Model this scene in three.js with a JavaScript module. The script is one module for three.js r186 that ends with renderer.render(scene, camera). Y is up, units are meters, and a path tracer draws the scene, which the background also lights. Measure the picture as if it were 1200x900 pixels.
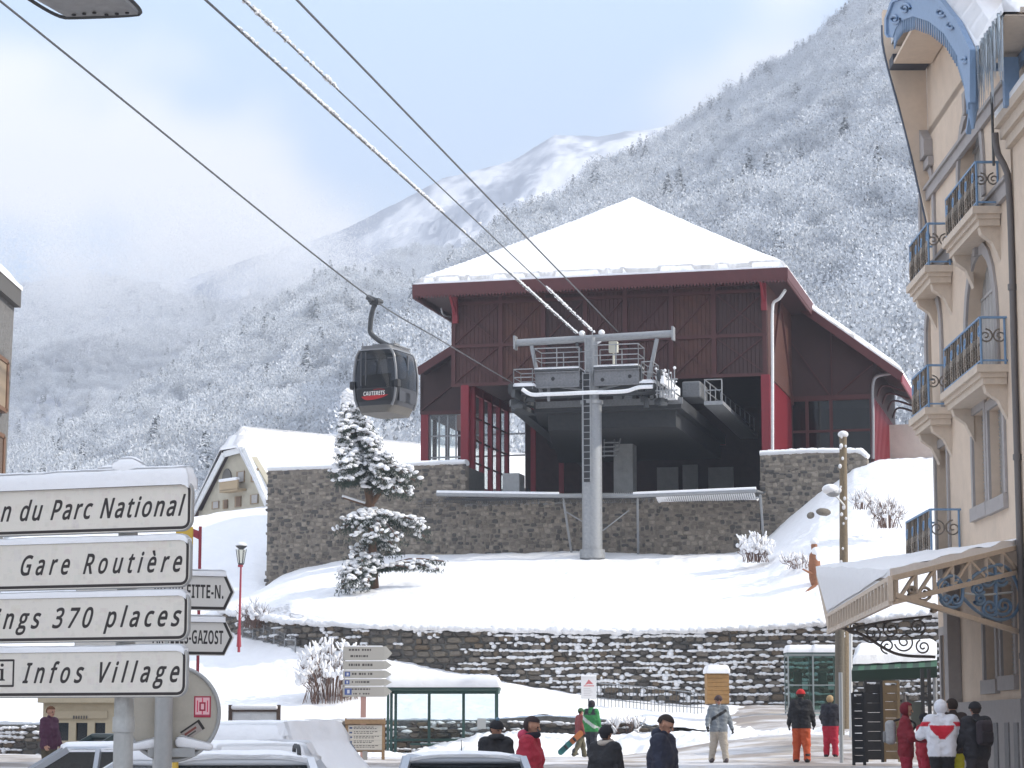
import * as THREE from 'three';
import { mergeGeometries, toCreasedNormals } from 'three/addons/utils/BufferGeometryUtils.js';
import { RoundedBoxGeometry } from 'three/addons/geometries/RoundedBoxGeometry.js';
import { MarchingCubes } from 'three/addons/objects/MarchingCubes.js';
import { ImprovedNoise } from 'three/addons/math/ImprovedNoise.js';

// ---------------------------------------------------------------- camera, sky, sun, exposure
const scene = new THREE.Scene();
const F = 2800, PITCH = Math.atan(405 / F), EYE = 1.6;              // focal length in pixels of the 1200 x 900 photograph
const camera = new THREE.PerspectiveCamera(2 * Math.atan(450 / F) * 180 / Math.PI, 4 / 3, 0.5, 6000);
camera.position.set(0, EYE, 0);
camera.rotation.x = PITCH;
scene.add(camera);

const renderer = new THREE.WebGLRenderer();
renderer.toneMapping = THREE.LinearToneMapping;
renderer.toneMappingExposure = 1.6;
renderer.shadowMap.enabled = true;

const SUN = new THREE.Vector3(0.86, 0.56, 0.10).normalize();
const sun = new THREE.DirectionalLight(new THREE.Color(1, 0.95, 0.86), 4.1);
sun.position.copy(SUN).multiplyScalar(300).add(new THREE.Vector3(0, 0, -70));
sun.target.position.set(0, 0, -70);
sun.castShadow = true;
sun.shadow.mapSize.set(4096, 4096);
Object.assign(sun.shadow.camera, { left: -120, right: 120, top: 120, bottom: -120, near: 1, far: 700 });
sun.shadow.radius = 1.5;
scene.add(sun, sun.target);

const pn = new ImprovedNoise();
const noise = (x, y = 0, z = 0) => pn.noise(x, y, z);
function fbm(x, y, z = 0, oct = 4) { let a = 0, s = 0.5, f = 1; for (let i = 0; i < oct; i++) { a += s * pn.noise(x * f, y * f, z * f + i * 7.3); s *= 0.5; f *= 2.03; } return a; }
const smooth = (a, b, x) => { const t = Math.min(1, Math.max(0, (x - a) / (b - a))); return t * t * (3 - 2 * t); };
const lerp = (a, b, t) => a + (b - a) * t;

{ // one winter sky: pale blue with soft high cloud, the same all round
  const W = 1024, H = 512, d = new Float32Array(W * H * 4);
  for (let j = 0; j < H; j++) for (let i = 0; i < W; i++) {
    const el = ((j + 0.5) / H - 0.5) * Math.PI, az = ((i + 0.5) / W - 0.5) * 2 * Math.PI;
    const x = Math.cos(el) * Math.cos(az), y = Math.sin(el), z = Math.cos(el) * Math.sin(az);
    const up = Math.max(0, y), k = Math.pow(up, 0.6);
    const n = fbm(x * 5 + 4.33, y * 8 + 0.4, z * 5 + 3.11, 5);
    const c = smooth(-0.17, 0.07, n);
    const b = [lerp(0.66, 0.38, k), lerp(0.86, 0.62, k), lerp(1.14, 1.0, k)], w = [1.20, 1.19, 1.22];
    const o = (j * W + i) * 4;
    for (let q = 0; q < 3; q++) d[o + q] = lerp(b[q], w[q], c);
    d[o + 3] = 1;
  }
  const t = new THREE.DataTexture(d, W, H, THREE.RGBAFormat, THREE.FloatType);
  t.mapping = THREE.EquirectangularReflectionMapping; t.magFilter = t.minFilter = THREE.LinearFilter; t.needsUpdate = true;
  scene.background = t; scene.environment = t;
}
scene.fog = new THREE.FogExp2(new THREE.Color(0.80, 0.87, 1.0), 0.00068);

// ---------------------------------------------------------------- helpers
function rngOf(seed) { let a = seed >>> 0; return () => { a = (a + 0x6D2B79F5) | 0; let t = Math.imul(a ^ (a >>> 15), 1 | a); t = (t + Math.imul(t ^ (t >>> 7), 61 | t)) ^ t; return ((t ^ (t >>> 14)) >>> 0) / 4294967296; }; }
const V = (x, y, z) => new THREE.Vector3(x, y, z);
const CP = Math.cos(PITCH), SP = Math.sin(PITCH);
// a pixel of the photograph and a depth in metres (from the ground or thing it touches) -> a point
function at(px, py, D) {
  const x = (px - 600) / F, y = (450 - py) / F, t = D / (CP - y * SP);
  return V(x * t, EYE + t * (y * CP + SP), -D);
}
// the same for a height in metres
const hx = (px, D, py = 855) => at(px, py, D).x;
// a frame turned about the vertical, standing at o; its point under pixel (px, py) in the plane local z = w
class Frame {
  constructor(o, turn) { this.o = o; this.turn = turn; this.u = V(Math.cos(turn), 0, -Math.sin(turn)); this.n = V(Math.sin(turn), 0, Math.cos(turn)); }
  p(px, py, w = 0) {
    const a = at(px, py, 1), c = V(0, EYE, 0), d = a.sub(c), q = this.o.clone().addScaledVector(this.n, w);
    const t = q.sub(c).dot(this.n) / d.dot(this.n), h = c.addScaledVector(d, t).sub(this.o);
    return V(h.dot(this.u), h.y, w);
  }
}
const used = {};
function numbered(n) { const k = used[n] = (used[n] ?? -1) + 1; return k ? n + '_' + String(k).padStart(3, '0') : n; }
function tag(o, label, category, group) { o.userData.label = label; o.userData.category = category; if (group) o.userData.group = group; return o; }
function thing(name, label, category, pos = [0, 0, 0], turn = 0, group) {
  const g = new THREE.Group(); g.name = numbered(name);
  if (pos.isVector3) g.position.copy(pos); else g.position.set(...pos);
  g.rotation.y = turn; scene.add(g); return tag(g, label, category, group);
}
function copyOf(o, label, pos, turn, scale) {
  const c = o.clone(); c.name = numbered(o.name.replace(/_\d\d\d$/, '')); c.userData = { ...o.userData }; if (label) c.userData.label = label;
  if (pos) c.position.copy(pos); if (turn !== undefined) c.rotation.y = turn; if (scale) c.scale.setScalar(scale); scene.add(c); return c;
}
const M4 = new THREE.Matrix4(), Q4 = new THREE.Quaternion(), E4 = new THREE.Euler(), ONE = V(1, 1, 1);
function metricUV(g, s = 1) { // texture coordinates in metres from the two axes across each face
  const p = g.attributes.position, n = g.attributes.normal, uv = new Float32Array(p.count * 2);
  for (let i = 0; i < p.count; i++) {
    const a = Math.abs(n.getX(i)), b = Math.abs(n.getY(i)), c = Math.abs(n.getZ(i));
    let u, v;
    if (b >= a && b >= c) { u = p.getX(i); v = p.getZ(i); } else if (a >= c) { u = p.getZ(i); v = p.getY(i); } else { u = p.getX(i); v = p.getY(i); }
    uv[2 * i] = u * s; uv[2 * i + 1] = v * s;
  }
  g.setAttribute('uv', new THREE.BufferAttribute(uv, 2)); return g;
}
class MB {
  constructor() { this.l = []; }
  geo(g, m) { const h = g.index ? g.toNonIndexed() : g.clone(); if (m) h.applyMatrix4(m); for (const k of Object.keys(h.attributes)) if (k !== 'position' && k !== 'normal') h.deleteAttribute(k); this.l.push(h); return this; }
  box(x, y, z, sx, sy, sz, ry = 0, rx = 0, rz = 0) { return this.geo(new THREE.BoxGeometry(sx, sy, sz), new THREE.Matrix4().compose(V(x, y, z), new THREE.Quaternion().setFromEuler(new THREE.Euler(rx, ry, rz, 'YXZ')), ONE)); }
  rbox(x, y, z, sx, sy, sz, r = 0.02, ry = 0, rx = 0, rz = 0, seg = 2) { return this.geo(new RoundedBoxGeometry(sx, sy, sz, seg, r), new THREE.Matrix4().compose(V(x, y, z), new THREE.Quaternion().setFromEuler(new THREE.Euler(rx, ry, rz, 'YXZ')), ONE)); }
  along(g, p, q, up = V(0, 1, 0)) { // geometry made along +y from -0.5 to 0.5 of length 1
    const d = q.clone().sub(p), L = d.length(); const y = d.clone().divideScalar(L || 1);
    let x = up.clone().cross(y); if (x.lengthSq() < 1e-8) x = V(1, 0, 0).cross(y); if (x.lengthSq() < 1e-8) x = V(0, 0, 1).cross(y); x.normalize(); const z = x.clone().cross(y);
    const m = new THREE.Matrix4().makeBasis(x, y.multiplyScalar(L), z).setPosition(p.clone().add(q).multiplyScalar(0.5));
    return this.geo(g, m);
  }
  beam(p, q, w, h = w) { return this.along(new THREE.BoxGeometry(w, 1, h), p, q); }
  tube(p, q, r0, r1 = r0, seg = 10) { return this.along(new THREE.CylinderGeometry(r1, r0, 1, seg), p, q); }
  path(pts, r, seg = 8, n = pts.length * 6) { return this.geo(new THREE.TubeGeometry(new THREE.CatmullRomCurve3(pts), n, r, seg)); }
  ball(p, r, sy = 1, sx = 1, sz = 1, w = 12, h = 8) { return this.geo(new THREE.SphereGeometry(r, w, h), new THREE.Matrix4().makeScale(sx, sy, sz).setPosition(p)); }
  // outline [[x, y], ...] extruded from z0 to z1
  prism(o, z0, z1, holes = [], bevel = 0) {
    const s = new THREE.Shape(o.map(a => new THREE.Vector2(a[0] ?? a.x, a[1] ?? a.y)));
    for (const h of holes) s.holes.push(new THREE.Path(h.map(a => new THREE.Vector2(a[0], a[1]))));
    const g = new THREE.ExtrudeGeometry(s, { depth: z1 - z0 - 2 * bevel, bevelEnabled: bevel > 0, bevelSize: bevel, bevelThickness: bevel, bevelOffset: -bevel, bevelSegments: 2, curveSegments: 12 });
    return this.geo(g, new THREE.Matrix4().makeTranslation(0, 0, z0 + bevel));
  }
  // a plate with corners a b c d (seen anticlockwise from outside) and thickness t inwards
  slab(a, b, c, d, t) {
    const n = b.clone().sub(a).cross(d.clone().sub(a)).normalize().multiplyScalar(-t);
    const e = [a, b, c, d].map(v => v.clone().add(n)), q = [];
    const f = (...v) => q.push(v[0], v[1], v[2], v[0], v[2], v[3]);
    f(a, b, c, d); f(e[3], e[2], e[1], e[0]); f(b, a, e[0], e[1]); f(c, b, e[1], e[2]); f(d, c, e[2], e[3]); f(a, d, e[3], e[0]);
    const g = new THREE.BufferGeometry().setFromPoints(q); g.computeVertexNormals(); return this.geo(g);
  }
  merged() { const g = this.l.length > 1 ? mergeGeometries(this.l) : this.l[0]; return g; }
  build(name, mat, parent = scene) {
    const g = metricUV(this.merged()); const m = new THREE.Mesh(g, mat);
    m.name = parent === scene ? numbered(name) : name; m.castShadow = m.receiveShadow = true; parent.add(m); return m;
  }
}
const mb = () => new MB();
function part(name, mat, parent, f) { const m = mb(); f(m); return m.build(name, mat, parent); }
function single(name, mat, label, category, f, group) { const m = mb(); f(m); return tag(m.build(name, mat), label, category, group); }
function structure(name, geo, mat, kind = 'structure') { const m = new THREE.Mesh(geo, mat); m.name = numbered(name); m.userData.kind = kind; m.castShadow = m.receiveShadow = true; scene.add(m); return m; }

// ---------------------------------------------------------------- procedural textures and materials (period in metres)
function tex(n, per, f, srgb = true) {
  const d = new Uint8Array(n * n * 4);
  for (let j = 0; j < n; j++) for (let i = 0; i < n; i++) { const c = f(i / n, j / n), o = (j * n + i) * 4; for (let k = 0; k < 3; k++) d[o + k] = Math.max(0, Math.min(255, 255 * (c[k] ?? c))); d[o + 3] = 255; }
  const t = new THREE.DataTexture(d, n, n); t.wrapS = t.wrapT = THREE.RepeatWrapping; t.repeat.set(1 / per, 1 / per);
  t.magFilter = THREE.LinearFilter; t.minFilter = THREE.LinearMipmapLinearFilter; t.generateMipmaps = true; if (srgb) t.colorSpace = THREE.SRGBColorSpace; t.needsUpdate = true; return t;
}
// tiling noise: blend of shifted copies
function tn(u, v, f, oct = 4, z = 0) { const a = u * u * (3 - 2 * u), b = v * v * (3 - 2 * v); const g = (x, y) => fbm(x * f, y * f, z, oct); return lerp(lerp(g(u, v), g(u - 1, v), a), lerp(g(u, v - 1), g(u - 1, v - 1), a), b); }
const toS = c => c <= 0.0031308 ? c * 12.92 : 1.055 * Math.pow(c, 1 / 2.4) - 0.055;
// neutral grain shared between materials: patches of coarse and fine noise, mean m, multiplied by the base colour
const shared = {};
function sharedTex(key, make, per) { const s = shared[key] ??= make(); const t = s.clone(); t.repeat.set(1 / per, 1 / per); t.needsUpdate = true; return t; }
function mat(base, rough, o = {}) {
  const m = new THREE.MeshStandardMaterial({ roughness: rough, metalness: o.metal ?? 0 });
  if (o.amp) {
    const amp = o.amp <= 0.04 ? 0.03 : o.amp <= 0.13 ? 0.1 : o.amp <= 0.22 ? 0.19 : 0.32, f = (o.f ?? 5) > 5.5 ? 7 : 5, mean = 1 / (1 + 1.3 * amp);
    m.map = sharedTex('c' + amp + f, () => tex(256, 1, (u, v) => { const k = 1 + amp * 2 * tn(u, v, f, 5) + amp * tn(u, v, f * 5, 2, 9), w = amp * 0.12 * tn(u, v, 4, 3, 31); return [toS(Math.min(1, Math.max(0.02, mean * (k + w)))), toS(Math.min(1, Math.max(0.02, mean * k))), toS(Math.min(1, Math.max(0.02, mean * (k - w))))]; }), o.per ?? 2);
    m.color.setRGB(...base.map(c => c / mean));
  } else m.color.setRGB(...base);
  if (o.bump) { const bf = (o.bf ?? 8) > 7 ? 9 : 6; m.bumpMap = sharedTex('b' + bf, () => tex(256, 1, (u, v) => 0.5 + tn(u, v, bf, 4, 3), false), o.bper ?? o.per ?? 2); m.bumpScale = o.bump; }
  m.side = THREE.DoubleSide; return m;
}
const M = {
  snow: mat([0.88, 0.87, 0.875], 0.75, { amp: 0.03, per: 6, f: 6, bump: 0.05, bper: 3, bf: 9, size: 256 }),
  capSnow: mat([0.87, 0.865, 0.87], 0.8, { amp: 0.03, per: 1.5, f: 4, bump: 0.012, bper: 0.9, bf: 6 }),
  board: mat([0.062, 0.018, 0.015], 0.62, { amp: 0.22, per: 2.3, f: 4 }),
  boardDark: mat([0.044, 0.016, 0.014], 0.62, { amp: 0.22, per: 2.1, f: 4 }),
  boardWarm: mat([0.082, 0.026, 0.016], 0.62, { amp: 0.25, per: 1.9, f: 4 }),
  trim: mat([0.072, 0.017, 0.015], 0.55, { amp: 0.15, per: 1.4 }),
  redPaint: mat([0.22, 0.012, 0.022], 0.45, { amp: 0.12, per: 1.2 }),
  fascia: mat([0.09, 0.019, 0.019], 0.55, { amp: 0.15, per: 1.7 }),
  soffit: mat([0.05, 0.02, 0.02], 0.7, { amp: 0.2, per: 1.5 }),
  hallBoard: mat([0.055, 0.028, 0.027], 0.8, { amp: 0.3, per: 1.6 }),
  concrete: mat([0.36, 0.36, 0.35], 0.85, { amp: 0.16, per: 1.8, bump: 0.004, bper: 0.7 }),
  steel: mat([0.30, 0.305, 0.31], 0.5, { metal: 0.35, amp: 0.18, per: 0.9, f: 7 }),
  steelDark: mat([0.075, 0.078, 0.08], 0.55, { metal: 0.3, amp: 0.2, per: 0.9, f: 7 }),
  rubber: mat([0.03, 0.03, 0.032], 0.7),
  cable: mat([0.10, 0.10, 0.105], 0.5, { metal: 0.3 }),
  ice: mat([0.80, 0.80, 0.80], 0.6, { amp: 0.1, per: 0.5 }),
  whitePaint: mat([0.70, 0.70, 0.69], 0.5, { amp: 0.06, per: 1 }),
};
const glassOf = (c, o = {}) => new THREE.MeshPhysicalMaterial({ color: new THREE.Color(...c), roughness: 0.04, transmission: 1, thickness: 0, ior: 1.45, side: THREE.DoubleSide, ...o });
M.glass = glassOf([0.86, 0.9, 0.9]);
M.tint = glassOf([0.30, 0.33, 0.36]);
// interpolate a list of [x, a, b, ...] at x
function along(list, x) { if (x <= list[0][0]) return list[0].slice(1); for (let i = 1; i < list.length; i++) if (x <= list[i][0]) { const t = (x - list[i - 1][0]) / (list[i][0] - list[i - 1][0]); return list[i].slice(1).map((v, k) => lerp(list[i - 1][k + 1], v, t)); } return list[list.length - 1].slice(1); }
// a surface through rows of [px, py, D] knots, relief added upwards
function surface(rows, x0, x1, nx, ny, relief = () => 0, curve = true) {
  const pos = [], idx = [], P = [];
  for (let i = 0; i <= nx; i++) {
    const px = lerp(x0, x1, i / nx), col = rows.map(r => { const [py, D] = along(r, px); return at(px, py, D); });
    const c = curve && col.length > 2 ? new THREE.CatmullRomCurve3(col, false, 'centripetal') : null;
    for (let j = 0; j <= ny; j++) {
      const t = j / ny; let p;
      if (c) p = c.getPoint(t); else { const f = t * (col.length - 1), k = Math.min(col.length - 2, Math.floor(f)); p = col[k].clone().lerp(col[k + 1], f - k); }
      p.y += relief(p, i / nx, t); pos.push(p.x, p.y, p.z); P.push(p);
    }
  }
  for (let i = 0; i < nx; i++) for (let j = 0; j < ny; j++) { const a = i * (ny + 1) + j, b = a + ny + 1; idx.push(a, b, b + 1, a, b + 1, a + 1); }
  const g = new THREE.BufferGeometry(); g.setAttribute('position', new THREE.Float32BufferAttribute(pos, 3)); g.setIndex(idx); g.computeVertexNormals();
  metricUV(g); g.userData = { P, nx, ny }; return g;
}
// the frame of the cable-car station: local x along its front, local z out of its front
const SF = new Frame(V(at(899, 445, 113).x, 0, -113), -14 * Math.PI / 180);
const S = (px, py, w = 0) => SF.p(px, py, w);
const stationWorld = p => SF.o.clone().addScaledVector(SF.u, p.x).addScaledVector(SF.n, p.z).setY(p.y);
const planeD = (px, w) => -stationWorld(S(px, 600, w)).z;
function wFor(px, u) { let a = -60, b = 30; for (let i = 0; i < 50; i++) { const m = (a + b) / 2; (S(px, 450, m).x > u) === (S(px, 450, b).x > u) ? b = m : a = m; } return (a + b) / 2; }
// snow lying on a roof: a grid over [u0,u1] x [w0,w1], top at h(u,w) + thickness, rounded at the rim
function snowLid(u0, u1, w0, w1, h, thick, nu = 50, nw = 50, rough = 0.04, seed = 0, rim = 0.35) {
  const pos = [], idx = [];
  for (let i = 0; i <= nu; i++) for (let j = 0; j <= nw; j++) {
    const u = lerp(u0, u1, i / nu), w = lerp(w0, w1, j / nw), e = Math.min(u - u0, u1 - u, w - w0, w1 - w), k = Math.sqrt(Math.min(1, Math.max(0, e / rim)) * (2 - Math.min(1, Math.max(0, e / rim))));
    pos.push(u, h(u, w) + 0.01 + thick * (0.35 + 0.65 * k) + rough * fbm(u * 0.8 + seed, w * 0.8, seed) + rough * 0.6 * fbm(u * 3 + seed, w * 3, seed), w);
  }
  const N = nw + 1, id = (i, j) => i * N + j;
  for (let i = 0; i < nu; i++) for (let j = 0; j < nw; j++) idx.push(id(i, j), id(i, j + 1), id(i + 1, j + 1), id(i, j), id(i + 1, j + 1), id(i + 1, j));
  const edge = []; for (let i = 0; i < nu; i++) edge.push(id(i, nw)); for (let j = nw; j > 0; j--) edge.push(id(nu, j)); for (let i = nu; i > 0; i--) edge.push(id(i, 0)); for (let j = 0; j < nw; j++) edge.push(id(0, j));
  const base = pos.length / 3; for (const e of edge) pos.push(pos[3 * e], h(pos[3 * e], pos[3 * e + 2]) - 0.02, pos[3 * e + 2]);
  for (let k = 0; k < edge.length; k++) { const a = edge[k], b = edge[(k + 1) % edge.length], c = base + k, d = base + (k + 1) % edge.length; idx.push(a, c, d, a, d, b); }
  const g = new THREE.BufferGeometry(); g.setAttribute('position', new THREE.Float32BufferAttribute(pos, 3)); g.setIndex(idx); g.computeVertexNormals(); metricUV(g); return g;
}
function partGeo(name, g, m, parent) { const o = new THREE.Mesh(g, m); o.name = name; o.castShadow = o.receiveShadow = true; parent.add(o); return o; }
// ---------------------------------------------------------------- ground, road, banks, mountains
// height of the town ground: level near the camera, rising gently to the back and more to the back right
function groundY(x, D) {
  let y = D < 30 ? 0 : Math.min(1, (D - 30) / 32) * 0.76;
  if (D > 62) y += (D - 62) * lerp(0.0, 0.062, smooth(2.5, 9, x));
  return y;
}
{
  const nx = 140, nz = 150, pos = [], idx = [];
  for (let i = 0; i <= nx; i++) for (let j = 0; j <= nz; j++) {
    const x = lerp(-45, 40, i / nx), D = lerp(-12, 96, j / nz); pos.push(x, groundY(x, D) + 0.05 * fbm(x * 0.5, D * 0.5) + 0.02 * noise(x * 3, D * 3), -D);
  }
  for (let i = 0; i < nx; i++) for (let j = 0; j < nz; j++) { const a = i * (nz + 1) + j, b = a + nz + 1; idx.push(a, b, b + 1, a, b + 1, a + 1); }
  const g = new THREE.BufferGeometry(); g.setAttribute('position', new THREE.Float32BufferAttribute(pos, 3)); g.setIndex(idx); g.computeVertexNormals(); metricUV(g);
  // trodden, salted snow and slush: grey brown with whiter patches
  const slush = new THREE.MeshStandardMaterial({ roughness: 0.8, side: THREE.DoubleSide });
  slush.map = tex(512, 22, (u, v) => { const n = tn(u, v, 7, 6) + 0.25 * tn(u, v, 40, 3, 5), k = smooth(-0.16, 0.14, n); const w = smooth(0.05, 0.3, tn(u, v, 13, 4, 21)); return [lerp(0.58, 0.80, k), lerp(0.54, 0.79, k), lerp(0.51, 0.79, k)].map((c, q) => lerp(c, [0.72, 0.66, 0.58][q], w * 0.7)); });
  slush.bumpMap = tex(256, 3, (u, v) => 0.5 + 0.9 * tn(u, v, 9, 5, 2), false); slush.bumpScale = 0.05;
  structure('ground', g, slush);
  const far = new THREE.RingGeometry(30, 2000, 64, 6); far.rotateX(-Math.PI / 2); far.translate(0, -0.4, -40); metricUV(far);
  structure('ground', far, M.snow);
}
// snow banks -------------------------------------------------
const lumps = (a, f = 1.1) => p => a * fbm(p.x * f, p.z * f, p.y * f, 4);
const WALL_TOP = [[255, 716, 103], [300, 722, 98], [340, 729, 94.5], [440, 735, 92], [560, 738, 91.5], [700, 741, 91], [830, 740, 90.5], [960, 732, 90], [1000, 728, 90], [1180, 712, 89]];
const WALL_FOOT = [[255, 735, 103], [300, 748, 98], [340, 756, 94.5], [440, 768, 92], [520, 786, 91.6], [600, 801, 91.3], [700, 819, 91], [800, 827, 90.6], [960, 829, 90], [1000, 829, 90], [1180, 832, 89]];
{
  // between the low kerb wall and the big rubble wall
  const low = [[-60, 846, 84], [150, 846, 82.5], [300, 844, 82], [460, 842, 81.8], [560, 843, 81.6], [640, 838, 81.4], [700, 841, 81], [790, 852, 79], [860, 858, 76], [1000, 862, 74], [1180, 866, 72]];
  const mid = low.map(([x, y, D]) => { const [fy, fD] = along(WALL_FOOT, x); return [x, lerp(y, fy, 0.42), lerp(D, fD, 0.5)]; });
  const top = WALL_FOOT.map(([x, y, D]) => [x, y - 2, D + 0.2]);
  top.unshift([-60, 800, 92], [150, 790, 95], [225, 765, 99]);
  mid.unshift([-61, 818, 88]);
  structure('snow_bank', surface([low, mid, top], -60, 1180, 260, 34, (p, s, t) => 0.3 * Math.sin(Math.PI * t) * fbm(p.x * 0.5, p.z * 0.5, 3) + 0.12 * fbm(p.x * 1.9, p.z * 1.9, 5)), M.snow);
  // left slope rising to the chalet
  const a = [[-80, 812, 91], [150, 792, 94.6], [225, 768, 98.6], [255, 737, 102.6], [300, 722, 104], [330, 705, 106]], b = [[-80, 730, 112], [150, 705, 114], [225, 690, 114], [300, 680, 116], [330, 690, 116]], c = [[-80, 640, 136], [150, 615, 138], [228, 606, 138], [270, 598, 138], [318, 592, 138], [330, 592, 138]];
  structure('snow_slope', surface([a, b, c], -80, 330, 90, 40, lumps(0.25, 0.4)), M.snow);
  // the bank above the big wall, up to the foot of the station's retaining wall
  const A = WALL_TOP.map(([x, y, D]) => [x, y - 4, D + 0.35]);
  const B = [[255, 712, 104], [300, 708, 100], [340, 704, 97], [440, 696, 96], [560, 694, 96], [700, 693, 96], [830, 690, 96], [900, 682, 96], [960, 650, 97], [1010, 640, 97.5], [1060, 636, 98], [1180, 620, 98]];
  const C = [[255, 704], [300, 692], [330, 676], [360, 664], [400, 656], [480, 650], [560, 648], [700, 646], [800, 650], [860, 646], [890, 636], [920, 612], [960, 578], [1000, 548], [1030, 540], [1060, 538], [1180, 525]].map(([x, y]) => [x, y, planeD(Math.max(300, x), 3.9)]);
  const prints = []; { const r = rngOf(71); for (const [x0, y0, x1, y1, n] of [[648, 668, 668, 722, 12], [760, 660, 785, 700, 8], [655, 712, 640, 738, 5], [900, 700, 950, 670, 7]]) for (let q = 0; q < n; q++) { const px = lerp(x0, x1, q / n) + 3 * (q % 2), py = lerp(y0, y1, q / n), [ya, Da] = along(A, px), [yc, Dc] = along(C, px), t = (py - ya) / (yc - ya), p = at(px, py, lerp(Da, Dc, t)); prints.push([p.x, p.z, 0.10 + 0.05 * r()]); } for (let q = 0; q < 60; q++) { const px = 320 + 620 * r(), [ya, Da] = along(A, px), [yc, Dc] = along(C, px), t = 0.1 + 0.8 * r(), p = at(px, lerp(ya, yc, t), lerp(Da, Dc, t)); prints.push([p.x, p.z, 0.03 + 0.03 * r()]); } }
  const dent = p => { let d = 0; for (const [x, z, k] of prints) { const q = ((p.x - x) ** 2) / 0.03 + ((p.z - z) ** 2) / 0.09; if (q < 6) d -= k * Math.exp(-q); } return d; };
  structure('snow_bank', surface([A, B, C], 255, 1180, 420, 120, (p, s, t) => dent(p) + (0.3 * fbm(p.x * 0.3, p.z * 0.3, 1) + 0.10 * fbm(p.x * 1.3, p.z * 1.3, 8) * smooth(0.45, 0.9, s) + 0.05 * fbm(p.x * 2.4, p.z * 2.4, 2)) * smooth(0, 0.06, t)), M.snow);
  // level snow behind the slope crest, round the station
  const s0 = C.map(([x, y, D]) => [x, y + 1, D - 0.1]).filter(r => r[0] >= 960), s1 = [[960, 577, 150], [1000, 549, 150], [1030, 541, 150], [1180, 530, 150]];
  structure('snow_terrace', surface([s0, s1], 985, 1180, 20, 8), M.snow);
}
// mountains: each a slope from its foot to its ridge
const RIDGE = {
  far: { foot: [[-120, 640, 1500], [300, 560, 1500], [700, 420, 1400], [1150, 420, 1400]], ridge: [[-120, 330, 1950], [200, 330, 1950], [400, 270, 1950], [440, 250, 1950], [520, 206, 1950], [600, 186, 1950], [650, 158, 1950], [700, 160, 1950], [760, 150, 1950], [830, 138, 1950], [900, 120, 1950], [1150, 90, 1950]], x: [-120, 1150] },
  back: { foot: [[-160, 680, 800], [300, 640, 800], [700, 600, 800]], ridge: [[-160, 390, 1700], [-60, 372, 1700], [20, 352, 1700], [70, 336, 1700], [120, 334, 1700], [190, 348, 1650], [260, 372, 1600], [330, 352, 1600], [400, 330, 1600], [470, 305, 1600], [560, 300, 1600], [700, 280, 1600]], x: [-160, 700] },
  left: { foot: [[-160, 720, 300], [0, 700, 300], [240, 680, 290], [420, 670, 280], [700, 670, 270]], ridge: [[-160, 620, 680], [-60, 580, 700], [30, 546, 740], [130, 502, 780], [200, 452, 830], [270, 405, 880], [330, 374, 910], [385, 338, 930], [440, 344, 930], [500, 352, 930], [600, 372, 930], [700, 390, 930]], x: [-160, 700] },
  right: { foot: [[380, 640, 210], [700, 640, 205], [900, 640, 200], [1250, 640, 190]], ridge: [[380, 470, 560], [480, 380, 640], [540, 320, 700], [600, 274, 740], [660, 246, 780], [696, 222, 810], [742, 201, 840], [774, 184, 860], [827, 146, 900], [841, 137, 910], [879, 112, 930], [920, 85, 960], [941, 73, 970], [977, 40, 990], [1016, 6, 1010], [1060, -30, 1030], [1250, -160, 1080]], x: [380, 1250] },
};
const hillMat = mat([0.55, 0.57, 0.62], 0.9, { amp: 0.35, per: 60, f: 6, size: 256 });
const alpMat = new THREE.MeshStandardMaterial({ roughness: 0.9, side: THREE.DoubleSide });
alpMat.map = tex(512, 420, (u, v) => { const k = smooth(-0.12, 0.10, tn(u, v, 5, 6) + 0.3 * tn(u, v, 30, 3, 4)); return [lerp(0.52, 0.95, k), lerp(0.55, 0.95, k), lerp(0.62, 0.97, k)]; });
for (const k of ['far', 'back', 'left', 'right']) {
  const m = RIDGE[k], big = k === 'far' ? 40 : k === 'back' ? 24 : 12, fq = k === 'far' ? 0.006 : k === 'back' ? 0.008 : 0.014;
  const midrow = m.foot.map(([x, y, D]) => { const [ry, rD] = along(m.ridge, x); return [x, lerp(y, ry, 0.45), lerp(D, rD, 0.5)]; });
  m.geo = surface([m.foot, m.ridge], m.x[0], m.x[1], k === 'far' ? 300 : 160, k === 'far' ? 110 : 50, (p, s, t) => (big * fbm(p.x * fq, p.z * fq, 4, 4) - (k === 'far' ? 55 * Math.abs(fbm(p.x * 0.011, p.z * 0.005, 7, 5)) + 16 * Math.abs(fbm(p.x * 0.045, p.z * 0.03, 2)) + 7 * fbm(p.x * 0.12, p.z * 0.1, 12) : 0)) * Math.sin(Math.PI * Math.min(1, t * 0.97)), false);
  m.mesh = structure('mountain', m.geo, k === 'far' || k === 'back' ? alpMat : hillMat);
}
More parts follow.
